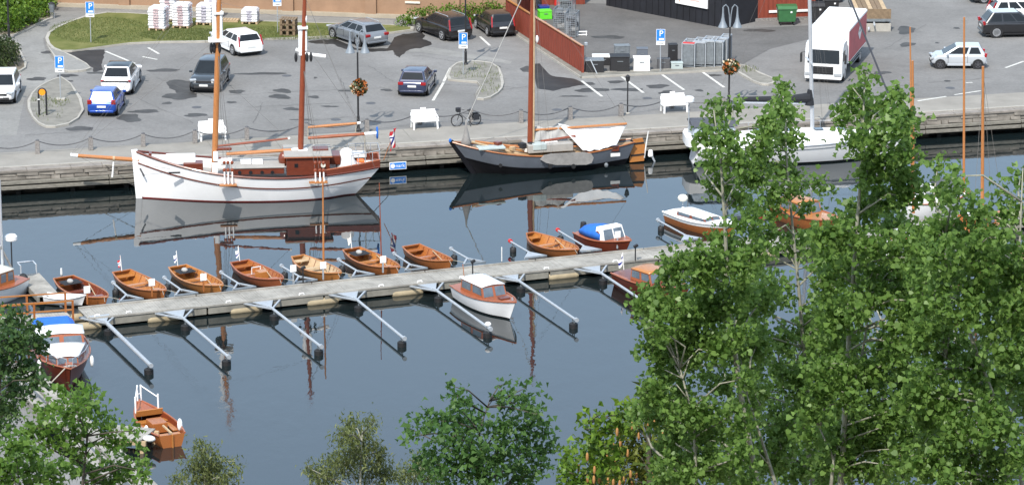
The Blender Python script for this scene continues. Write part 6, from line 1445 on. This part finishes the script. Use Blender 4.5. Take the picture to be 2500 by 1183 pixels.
# boat cut by the left edge with a radar dome
r_, h, L = cabin_boat('white and wooden motor sailer with radar dome, cut by the left edge', (40, 674), (-110, 716), 2.4, .85, 'hull_white', 'mahogany_light', 0, 'motor_sailer', zs=.8, zb=1.0, ws=.7)
house(r_, h, .22, .6, .8, 1.55, 'cream', 'varnish', wk=.7, panes=3)
a = LP(r_, 30, 668); MB().tube([a, LP(r_, 27, 585)], .035, 6).build('radar_pole', 'black_metal', r_); MB().lathe([(.28, -.05), (.31, 0), (.31, .16), (.24, .24)], LP(r_, 27, 584), 16).build('radar_dome', 'white_paint', r_)
MB().tube([LP(r_, 8, 690), LP(r_, -2, 440)], .07, 8).build('mast', 'mast_alu', r_); MB().tube([LP(r_, 12, 665), LP(r_, -4, 470)], .03, 5).build('mizzen_stay', 'canvas_grey', r_)
MB().tube([LP(r_, 0, 600), LP(r_, 22, 640), LP(r_, 30, 660)], .06, 6).build('furled_sail', 'canvas_grey', r_); MB().ball(LP(r_, 57, 685, 0), (.25, .3, .4)).build('fender', 'black_rubber', r_)
# ------------------------------------------------------------------ boats beyond, seen through the aspens
r_, h, L = cabin_boat('white topped wooden boat with rounded white deck left of the aspens', (1642, 506), (1800, 548), 1.8, .6, 'varnish', 'white_paint', 0, zs=.7, zb=.9)
h.rail(lambda t: h.sheer(t), .06).build('white_rail', 'white_paint', r_); house(r_, h, .2, .65, .58, .85, 'white_paint', 'varnish_dark', wk=.72, panes=2); h.strip(lambda t: h.sheer(t) - .2, lambda t: h.sheer(t), out=.012).build('sheer_band', 'white_paint', r_)
MB().ball(LP(r_, 1667, 483), (.28, .28, .2)).build('fender_bundle', 'cream', r_); MB().tube([LP(r_, 1667, 500), LP(r_, 1667, 486)], .03, 5).build('bundle_post', 'galv', r_)
r_, h, L = cabin_boat('orange varnished boat with cabin glimpsed between the aspens', (1905, 500), (2060, 545), 2.0, .65, 'varnish', 'varnish_gold', 0, zs=.6, zb=.8)
house(r_, h, .15, .5, .6, 1.3, 'varnish_gold', 'varnish', wk=.75, panes=2); MB().tube([LP(r_, 1927, 510), LP(r_, 1927, 455)], .05, 6).build('mast', 'pale_wood', r_)
r_, h, L = cabin_boat('white sailing boat with wooden masts glimpsed between the right hand aspens', (2205, 490), (2370, 475), 2.6, 1.0, 'hull_white', 'white', 0, 'sailing_boat', zs=.9, zb=1.1)
house(r_, h, .25, .6, .95, 1.6, 'white_paint', 'white', wk=.7, panes=2); MB().loft([[Vector((x, y, z)) for y, z in ((-.9, 1.7), (0, 2.1), (.9, 1.7))] for x in (-.2, 1.2)]).build('spray_hood', 'canvas_dark', r_)
for nm, (a, b2, rr, mm) in dict(main_mast=((2353, 470), (2354, 42), .075, 'spar'), mizzen_mast=((2226, 480), (2222, 66), .055, 'spar')).items(): MB().tube([LP(r_, *a), LP(r_, *b2)], [rr, rr * .7], 8).build(nm, mm, r_)
r_, h, L = cabin_boat('white and varnished boat with a stout brown mast at the far right', (2330, 560), (2460, 520), 2.4, .85, 'hull_white', 'varnish_gold', 0, 'sailing_boat', zs=.8, zb=1.0)
house(r_, h, .25, .6, .8, 1.35, 'white_paint', 'varnish', wk=.7, panes=2)
MB().tube([LP(r_, 2398, 540), LP(r_, 2400, 162)], [.1, .07], 8).build('mast', 'spar', r_); MB().tube([LP(r_, 2230, 520, -1), LP(r_, 2228, 148, -1)], [.08, .06], 8).build('gaff_pole', 'spar', r_)
[MB().tube([LP(r_, 2400, 180), LP(r_, u, 555)], .012, 4).build('shroud', 'wire', r_) for u in (2425, 2455, 2375)]
r_, h, L = cabin_boat('small white boat with cabin under the aspens near the far end of the dock', (2170, 600), (2260, 560), 1.9, .65, 'hull_white', 'white', 0, zs=.6, zb=.8); house(r_, h, .25, .6, .6, 1.1, 'white_paint', 'mahogany_light', wk=.7, panes=2)
r_, h, L = cabin_boat('open white and orange boat at the right edge below the stout mast', (2440, 650), (2520, 600), 1.8, .6, 'varnish_gold', 'varnish', 0, zs=.5, zb=.7)
r_ = thing('mooring_buoy', 'red mooring buoy floating left of the orange boat', 'buoy', P(1858, 522, 0)); MB().ball((0, 0, .16), (.26, .26, .24), 14, 9).build('body', 'buoy_red', r_, smooth=True); MB().tube([(0, 0, .38), (0, 0, .62)], .04, 6).build('eye', 'white_paint', r_)
r_ = thing('mooring_buoy', 'small orange red buoy below the red one', 'buoy', P(1888, 535, 0)); MB().ball((0, 0, .12), (.2, .2, .18), 14, 9).build('body', 'buoy_red', r_, smooth=True); MB().tube([(0, 0, .28), (0, 0, .4)], .03, 6).build('eye', 'galv', r_)
r_ = thing('marker_stick', 'thin pale stick standing in the water left of the round tender', 'pole', P(1225, 637, 0)); MB().tube([(0, 0, -.5), (0, 0, .75)], .03, 6).build('shaft', 'plate_white', r_)
r_ = thing('marker_stick', 'short white marker in the water left of the leftmost rowing boat', 'pole', P(150, 670, 0)); MB().tube([(0, 0, -.5), (0, 0, .1), (0, 0, .34)], [.03, .06, .05], 6).build('shaft', 'plate_white', r_)
# ------------------------------------------------------------------ gangway and shore at the left
G0, G1 = P(-260, 800, .9), P(172, 772, .55)
r_ = thing('gangway', 'wooden gangway with brown handrails leading to the dock from the left', 'gangway', G1, heading(G1, G0))
GL = (G0 - G1).length; k = MB()
for i in range(int(GL / .16)): k.box((i * .16 + .08, -.0, .3 * i * .16 / GL), (.145, 1.5, .05))
kind(k.build('deck_boards', 'dock_wood', r_), 'stuff')
for y in (-.72, .72):
    for zz in (.55, 1.0): MB().beam((0, y, zz), (GL, y, zz + .3), .05, .07).build('handrail', 'varnish_gold', r_)
    for x in np.arange(.05, GL, 1.9): MB().beam((x, y, -.1 + .3 * x / GL), (x, y, 1.02 + .3 * x / GL), .09).build('post', 'varnish', r_)
    MB().beam((0, y, -.08), (GL, y, .22), .1, .16).build('stringer', 'dock_side', r_)
r_ = thing('white_dinghy', 'white dinghy hull lying at the left end of the dock', 'boat', P(160, 738, .2), R(-12))
h = Hull(2.1, .95, .3, .45, .35, .15, ws=.7, rake=.2); h.strip(lambda t: h.keel(t), lambda t: h.sheer(t), nt=16, nz=4).build('hull', 'hull_white', r_, smooth=True); h.transom(h.keel(0), h.sheer(0)).build('transom', 'hull_white', r_); h.deck(lambda t: .1, .9, 10, .03, .95, 0).build('floor', 'white', r_); h.rail(lambda t: h.sheer(t), .03).build('gunwale', 'white', r_)
r_ = thing('jetty', 'old grey plank jetty behind the left end of the dock', 'jetty', P(118, 722, .4), heading(P(118, 722, .4), P(68, 668, .4)))
JL = (P(118, 722, .4) - P(68, 668, .4)).length
for i in range(int(JL / .2)): MB().box((i * .2 + .1, 0, .0), (.18, 1.1, .06)).build('plank', 'dock_wood', r_)
for y in (-.5, .5): MB().beam((0, y, -.15), (JL, y, -.15), .12, .2).build('beam', 'dock_side', r_)
MB().tube([(JL - .2, -.4, 0), (JL - .2, -.4, .5), (JL + .5, -.4, .5), (JL + .5, .4, .5), (JL - .2, .4, .5), (JL - .2, .4, 0)], .04, 6).build('ladder_hoop', 'mast_alu', r_)
# boardwalk along the near shore, lower left
B0, B1 = P(96, 905, .75), P(402, 1200, .75)
r_ = thing('boardwalk', 'grey weathered boardwalk along the near shore, lower left', 'boardwalk', B0, heading(B0, B1))
BLn = (B1 - B0).length
k = MB(); n_ = int((BLn + 4) / .19)
for i in range(n_): MB().box((i * .19 - 1.5, -.85, 0), (.175, 1.7, .06)).build('plank', 'dock_wood', r_)
for y in (-.1, -.85, -1.6): MB().beam((-1.5, y, -.15), (BLn + 2, y, -.15), .15, .22).build('beam', 'dock_side', r_)
for x in np.arange(-1, BLn + 2, 2.6): MB().beam((x, -.1, -1.6), (x, -.1, -.1), .2).build('pile', 'old_timber', r_); MB().beam((x, -1.6, 0), (x, -1.6, .95), .1).build('rail_post', 'old_timber', r_)
MB().beam((-1.5, -1.6, .9), (BLn + 2, -1.6, .9), .08, .1).build('handrail', 'old_timber', r_)
J0, J1 = P(268, 1052, .6), P(372, 1062, .6)
r_ = thing('landing_stage', 'short plank landing stage beside the varnished motor boat', 'jetty', J0, heading(J0, J1)); JL = (J1 - J0).length
for i in range(int(JL / .2)): MB().box((i * .2 + .1, 0, 0), (.185, 1.7, .06)).build('plank', 'dock_wood', r_)
for y in (-.75, .75): MB().beam((0, y, -.14), (JL, y, -.14), .12, .2).build('beam', 'pale_wood', r_)
for x in (.3, JL - .2): MB().beam((x, -.7, -1.2), (x, -.7, -.1), .16).build('pile', 'pale_wood', r_); MB().beam((x, .7, -1.2), (x, .7, -.1), .16).build('pile', 'pale_wood', r_)
MB().ball((JL + .05, -.5, .02), (.3, .2, .14)).build('bumper', 'plate_white', r_, smooth=True)
# shore road, lower left
pts = [(-60, 1000), (40, 955), (95, 1010), (120, 1080), (260, 1190), (-60, 1290)]
o = MB().sheet([P(u, v, .46) for u, v in pts]).build('shore_road', 'asphalt', None); kind(o, 'structure')
# ------------------------------------------------------------------ trees on the slope below the viewpoint
def tree(name, label, Y, trunk, clumps, size, leaf, bark, seed, cover=2.0, shape='round', r0=.11, depth=1.0, group='trees on the near slope', cones=0, tip=.5, droop=0.0, spread=0.6, extra_stems=()):
    """trunk and clumps (u, v, ru, rv) describe the outline; every clump gets its own depth so that the crown has volume"""
    rng = np.random.default_rng(seed); mpp = (PY(1251, 600, Y) - PY(1250, 600, Y)).length
    tb = PY(*trunk[0], Y); base = Vector((tb.x, Y, hill_z(tb.x, Y) - .1))
    root = thing(name, label, 'tree', base, 0, group)
    k = MB()
    def stem(px, r, dy=0.0):
        pts = [Vector((PY(*px[0], Y).x - base.x, dy * .3, 0))] + [PY(u, v, Y) - base + Vector((0, dy + rng.normal(0, .05), 0)) for u, v in px]
        if pts[1].z < .5: pts = [pts[0]] + pts[2:]
        n = len(pts); k.tube(pts, [r * (1 - .86 * i / (n - 1)) for i in range(n)], 8); return pts
    tp = stem(trunk, r0); allp = [p for p in tp]
    for px, dy in extra_stems: allp += stem(px, r0 * .8, dy)
    dense = []
    for a, b2 in zip(tp[:-1], tp[1:]): dense += [a.lerp(b2, j / 6) for j in range(6)]
    for px, dy in extra_stems:
        pp = [PY(u, v, Y) - base + Vector((0, dy, 0)) for u, v in px]
        for a, b2 in zip(pp[:-1], pp[1:]): dense += [a.lerp(b2, j / 6) for j in range(6)]
    C = []; cc = []
    for (u, v, ru, rv) in clumps:
        dy = rng.uniform(-1, 1) * depth; c = PY(u, v, Y + dy) - base; a, b2 = ru * mpp, rv * mpp; d = (a + b2) * .5
        cand = [p for p in dense if p.z < c.z - .15 * b2] or dense
        q = min(cand, key=lambda p: (p - c).length + .35 * abs(p.z - (c.z - .6)))
        mid = q.lerp(c, .55) + Vector((rng.normal(0, .08), rng.normal(0, .08), rng.uniform(.0, .15)))
        rr = max(.007, .013 * (c - q).length ** .5)
        k.tube([q, mid, c], [rr * 1.3, rr, rr * .4], 5)
        n = int((2.0 + .35 * sm(v, 560, 420)) * cover * math.pi * ru * rv * mpp * mpp / (size * size * .62)); nt = max(5, int(n / 9)); per = max(1, n // nt)
        for _ in range(nt):
            dd = rng.normal(0, 1, 3); dd /= np.linalg.norm(dd); rr_ = rng.uniform(0, 1) ** tip
            t_ = np.array(c) + dd * rr_ * np.array([a, d, b2])
            if rng.uniform() < .10: k.tube([c, c.lerp(Vector(t_), .5) + Vector((0, 0, .03)), Vector(t_)], [rr * .5, rr * .35, .004], 4)
            C.append(t_ + rng.normal(0, 1, (per, 3)) * size * spread * 1.6)
    k.build('trunk', bark, root, smooth=True)
    C = np.concatenate(C); cr = leaf_mesh('crown', C, size, leaf, root, rng, shape, .45, droop); kind(cr, 'stuff')
    if cones:
        pick = C[rng.integers(0, len(C), cones)]
        for p in pick:
            p = p + np.array([0, -.22, -.04])
            MB().lathe([(.006, -.075), (.018, -.055), (.021, -.015), (.017, .025), (.006, .045)], p, 7).build('cone', 'cone_brown', root, smooth=True)
    return root
def fill(u0, u1, v0, v1, step, r, seed, holes=(), top=None):
    rg = random.Random(seed); out = []
    v = v0
    while v < v1:
        u = u0 + rg.uniform(0, step * .5)
        while u < u1:
            uu, vv = u + rg.uniform(-.3, .3) * step, v + rg.uniform(-.3, .3) * step
            ok = not any(((uu - a) / c) ** 2 + ((vv - b2) / d) ** 2 < 1 for a, b2, c, d in holes)
            if top and vv < top(uu): ok = False
            if ok: out.append((uu, vv, r * rg.uniform(.75, 1.2), r * rg.uniform(.7, 1.1)))
            u += step
        v += step * .8
    return out
holes = [(1925, 760, 45, 60), (1985, 640, 22, 26), (1740, 880, 26, 20), (1840, 1010, 22, 30), (2135, 770, 30, 24), (2262, 885, 22, 16), (1890, 860, 14, 22), (1690, 940, 16, 14), (1860, 1150, 20, 25), (2075, 700, 14, 20), (1800, 960, 14, 14), (2400, 800, 12, 16), (1960, 690, 40, 40), (1900, 620, 26, 22), (2030, 615, 26, 20), (2250, 640, 16, 14), (1870, 800, 22, 34), (1850, 1090, 18, 26), (1720, 960, 18, 14), (2010, 780, 16, 24), (1780, 700, 14, 16), (2330, 690, 14, 12)]
tree('aspen', 'left hand aspen with pale thin stem, hiding the yacht stern', 44, [(1870, 1300), (1815, 1000), (1780, 760), (1770, 560), (1760, 400), (1742, 268)],
     [(1742, 275, 22, 36), (1728, 340, 26, 40), (1770, 330, 34, 34), (1735, 400, 34, 30), (1795, 390, 44, 36), (1760, 450, 44, 28), (1840, 430, 44, 36), (1800, 480, 52, 26), (1850, 350, 40, 36), (1790, 265, 26, 22), (1875, 300, 28, 34), (1815, 545, 50, 30), (1760, 590, 40, 30)]
     + fill(1600, 1860, 620, 1183, 62, 48, 1, holes, lambda u: 640 - (u - 1640) * .35 if u > 1640 else 640) + [(1605, 800, 36, 40), (1590, 850, 26, 30), (1625, 690, 30, 26), (1585, 960, 30, 34), (1560, 1010, 36, 36), (1660, 640, 36, 30)],
     .066, 'leaf_aspen', 'bark_aspen', 11, 1.9, r0=.05, depth=.9, extra_stems=(([(1930, 1300), (1860, 1080), (1820, 960)], .3), ([(1700, 1250), (1690, 1000), (1650, 850)], -.4)))
tree('aspen', 'slim aspen with two tops in front of the yacht boom', 47, [(1990, 1300), (1975, 1000), (1950, 700), (1925, 450), (1912, 225)],
     [(1912, 225, 20, 26), (1905, 270, 28, 36), (1935, 285, 22, 26), (1890, 330, 36, 34), (1925, 345, 36, 34), (1870, 385, 36, 36), (1915, 420, 36, 30), (1895, 470, 52, 32), (1855, 510, 46, 30), (1950, 450, 26, 20), (2000, 455, 34, 22), (1960, 505, 30, 16)]
     + fill(1830, 2080, 590, 1183, 64, 46, 2, holes), .064, 'leaf_aspen', 'bark_aspen', 12, 1.75, r0=.045, depth=.9, extra_stems=(([(1960, 1300), (1985, 1080), (1960, 930), (1940, 830)], .5),))
tree('aspen', 'tallest aspen with pointed top in front of the lorry', 42, [(2045, 1300), (2055, 1100), (2068, 900), (2085, 650), (2105, 400), (2112, 175)],
     [(2112, 185, 14, 24), (2106, 222, 24, 24), (2090, 262, 36, 30), (2125, 272, 40, 32), (2060, 285, 26, 26), (2160, 262, 30, 34), (2195, 240, 28, 30), (2190, 300, 44, 36), (2140, 330, 56, 36), (2215, 300, 30, 36), (2085, 345, 40, 30), (2150, 385, 60, 36), (2210, 370, 40, 36), (2190, 430, 60, 40), (2120, 430, 40, 34), (2215, 480, 46, 40), (2150, 490, 56, 40), (2090, 520, 56, 34), (2180, 550, 60, 40), (2050, 560, 40, 26)]
     + fill(2000, 2280, 590, 1183, 62, 48, 3, holes), .068, 'leaf_aspen', 'bark_aspen', 13, 2.0, r0=.055, depth=.9, extra_stems=(([(2090, 1300), (2075, 1060), (2110, 880), (2140, 700)], .3), ([(2010, 1300), (2030, 1100), (1990, 1010)], -.3)))
tree('aspen', 'right hand aspen whose branches lean left from the photo edge', 40, [(2480, 1330), (2440, 1010), (2380, 850), (2330, 700), (2300, 560)],
     [(2290, 470, 36, 28), (2335, 480, 40, 34), (2330, 430, 26, 22), (2290, 400, 22, 24), (2400, 520, 44, 34), (2350, 560, 60, 40), (2290, 560, 50, 36), (2425, 580, 54, 40), (2480, 520, 34, 40), (2492, 430, 22, 34), (2440, 470, 26, 18)]
     + fill(2240, 2510, 610, 1183, 62, 48, 4, holes), .068, 'leaf_aspen', 'bark_aspen', 14, 1.9, r0=.05, depth=.9, extra_stems=(([(2520, 1300), (2480, 1050), (2400, 950), (2300, 880)], .3), ([(2560, 1200), (2500, 800), (2480, 640), (2492, 400)], -.2)))
tree('aspen', 'many stemmed aspen behind the others, closing the gaps between them', 52, [(2160, 1320), (2165, 1100), (2150, 900), (2170, 700)],
     fill(1640, 2510, 640, 1183, 84, 62, 9, holes, lambda u: 700 - (u - 1640) * .1), .07, 'leaf_aspen', 'bark_aspen', 24, .5, r0=.05, depth=1.4, extra_stems=(([(1780, 1320), (1790, 1050), (1760, 850)], .5), ([(2380, 1320), (2370, 1050), (2330, 800)], .2), ([(1930, 1320), (1935, 1100), (1900, 860)], 0)))
tree('spruce', 'young yellow green spruce hung with orange brown cones', 48, [(1590, 1320), (1585, 1150), (1582, 1000), (1580, 945)],
     [(1582, 965, 26, 22), (1560, 1000, 44, 24), (1610, 1015, 46, 24), (1545, 1050, 60, 26), (1630, 1060, 56, 26), (1520, 1105, 70, 28), (1600, 1110, 70, 28), (1500, 1160, 80, 30), (1590, 1165, 80, 30), (1660, 1150, 60, 30)],
     .1, 'leaf_spruce', 'bark_dark', 15, 3.2, 'long', r0=.07, depth=.6, cones=75, spread=.5, droop=.4)
tree('young_oak', 'yellowish leafy sapling left of the spruce with cones', 46, [(1455, 1320), (1450, 1150), (1440, 1010)],
     [(1428, 1035, 14, 18), (1452, 1020, 20, 14), (1475, 1050, 34, 28), (1510, 1030, 36, 28), (1440, 1085, 44, 30), (1400, 1120, 36, 32), (1470, 1125, 56, 36), (1385, 1165, 34, 26), (1440, 1170, 60, 30), (1540, 1010, 34, 30)],
     .085, 'leaf_hedge', 'bark_dark', 16, 2.0, 'oval', r0=.05, depth=.5, cones=14)
tree('oak', 'dark green oak with three tops at the bottom centre', 58, [(1185, 1330), (1180, 1150), (1170, 1050), (1200, 960)],
     [(1106, 942, 13, 16), (1118, 968, 22, 20), (1112, 995, 24, 20), (1145, 985, 18, 14), (1234, 935, 12, 16), (1230, 962, 20, 18), (1228, 992, 26, 20), (1284, 945, 14, 14), (1292, 970, 22, 20), (1285, 995, 30, 20), (1310, 1010, 20, 16), (1280, 1020, 34, 30), (1045, 1025, 34, 30), (990, 1040, 18, 10), (1010, 1065, 30, 16), (1100, 1025, 40, 32), (1150, 1045, 44, 36), (1215, 1045, 44, 36), (1320, 1045, 30, 26), (1075, 1085, 50, 36), (1140, 1100, 56, 40), (1220, 1105, 56, 40), (1290, 1090, 48, 36), (1345, 1085, 30, 22), (1100, 1150, 60, 36), (1180, 1160, 60, 36), (1260, 1155, 56, 36), (1040, 1130, 40, 30), (1320, 1140, 24, 20)],
     .095, 'leaf_oak', 'bark_dark', 17, 1.9, 'oval', r0=.04, depth=.9)
tree('birch', 'olive green birch with fine drooping twigs left of the oak', 62, [(880, 1330), (880, 1150), (885, 1040)],
     [(900, 1030, 22, 18), (855, 1040, 28, 24), (835, 1060, 24, 26), (885, 1070, 44, 32), (860, 1110, 54, 34), (925, 1110, 32, 30), (830, 1140, 48, 32), (900, 1150, 56, 32), (800, 1165, 40, 26), (770, 1160, 26, 22), (750, 1140, 14, 10), (940, 1160, 26, 26)],
     .06, 'leaf_birch', 'bark_aspen', 18, 2.3, 'long', r0=.045, depth=.8, droop=1.6, spread=.8)
tree('birch', 'pale olive birch top showing between the larger birch and the oak', 64, [(1010, 1330), (1010, 1200), (1015, 1130)], [(1010, 1150, 34, 30), (1035, 1130, 26, 26), (985, 1170, 34, 22), (1050, 1165, 30, 24)], .06, 'leaf_birch', 'bark_aspen', 19, 1.9, 'long', r0=.05, depth=.5, droop=1.6, spread=.8)
tree('birch', 'olive birch top below the varnished motor boat', 62, [(500, 1330), (500, 1180), (492, 1085)],
     [(488, 1082, 14, 14), (500, 1105, 32, 22), (475, 1135, 36, 28), (525, 1135, 40, 30), (500, 1165, 62, 28), (560, 1165, 28, 22), (440, 1170, 26, 18), (575, 1125, 12, 22)],
     .06, 'leaf_birch', 'bark_aspen', 20, 2.1, 'long', r0=.06, depth=.6, droop=1.4, spread=.8)
tree('dark_tree', 'dark green tree filling the left edge beside the cruiser', 66, [(-20, 1330), (-10, 1100), (0, 950), (10, 820)],
     [(20, 780, 34, 26), (60, 800, 34, 26), (30, 830, 50, 34), (80, 850, 30, 26), (20, 880, 50, 36), (70, 900, 34, 30), (90, 925, 22, 20), (20, 940, 44, 34), (-10, 990, 36, 34), (25, 1000, 30, 30), (55, 955, 26, 20), (105, 830, 14, 10), (0, 1040, 26, 24)],
     .1, 'leaf_dark', 'bark_dark', 21, 2.5, 'oval', r0=.07, depth=1.0)
tree('maple', 'bright green maple in front of the boardwalk, lower left', 60, [(190, 1360), (200, 1200), (215, 1060), (170, 960)],
     [(150, 965, 30, 18), (200, 960, 30, 26), (228, 965, 18, 16), (110, 1000, 34, 22), (160, 1005, 48, 30), (215, 990, 26, 24), (90, 1045, 36, 20), (150, 1050, 50, 30), (215, 1040, 26, 20), (250, 1020, 26, 30), (270, 1050, 16, 24), (60, 1060, 26, 22), (110, 1085, 34, 24), (180, 1095, 44, 30), (270, 1090, 22, 40), (310, 1075, 26, 18), (330, 1050, 20, 14), (200, 1140, 44, 26), (300, 1145, 50, 34), (350, 1150, 26, 28), (350, 1115, 14, 16), (255, 1170, 50, 24)],
     .1, 'leaf_maple', 'bark_dark', 22, 2.0, 'oval', r0=.045, depth=.8)
tree('maple', 'leafy green maple in the bottom left corner', 56, [(60, 1380), (50, 1220), (40, 1110)],
     [(20, 1090, 40, 26), (60, 1105, 44, 28), (20, 1140, 46, 34), (75, 1150, 50, 34), (130, 1150, 36, 30), (10, 1180, 40, 24), (100, 1185, 60, 24)], .1, 'leaf_maple', 'bark_dark', 23, 2.4, 'oval', r0=.045, depth=.6)
# ground cover on the slope
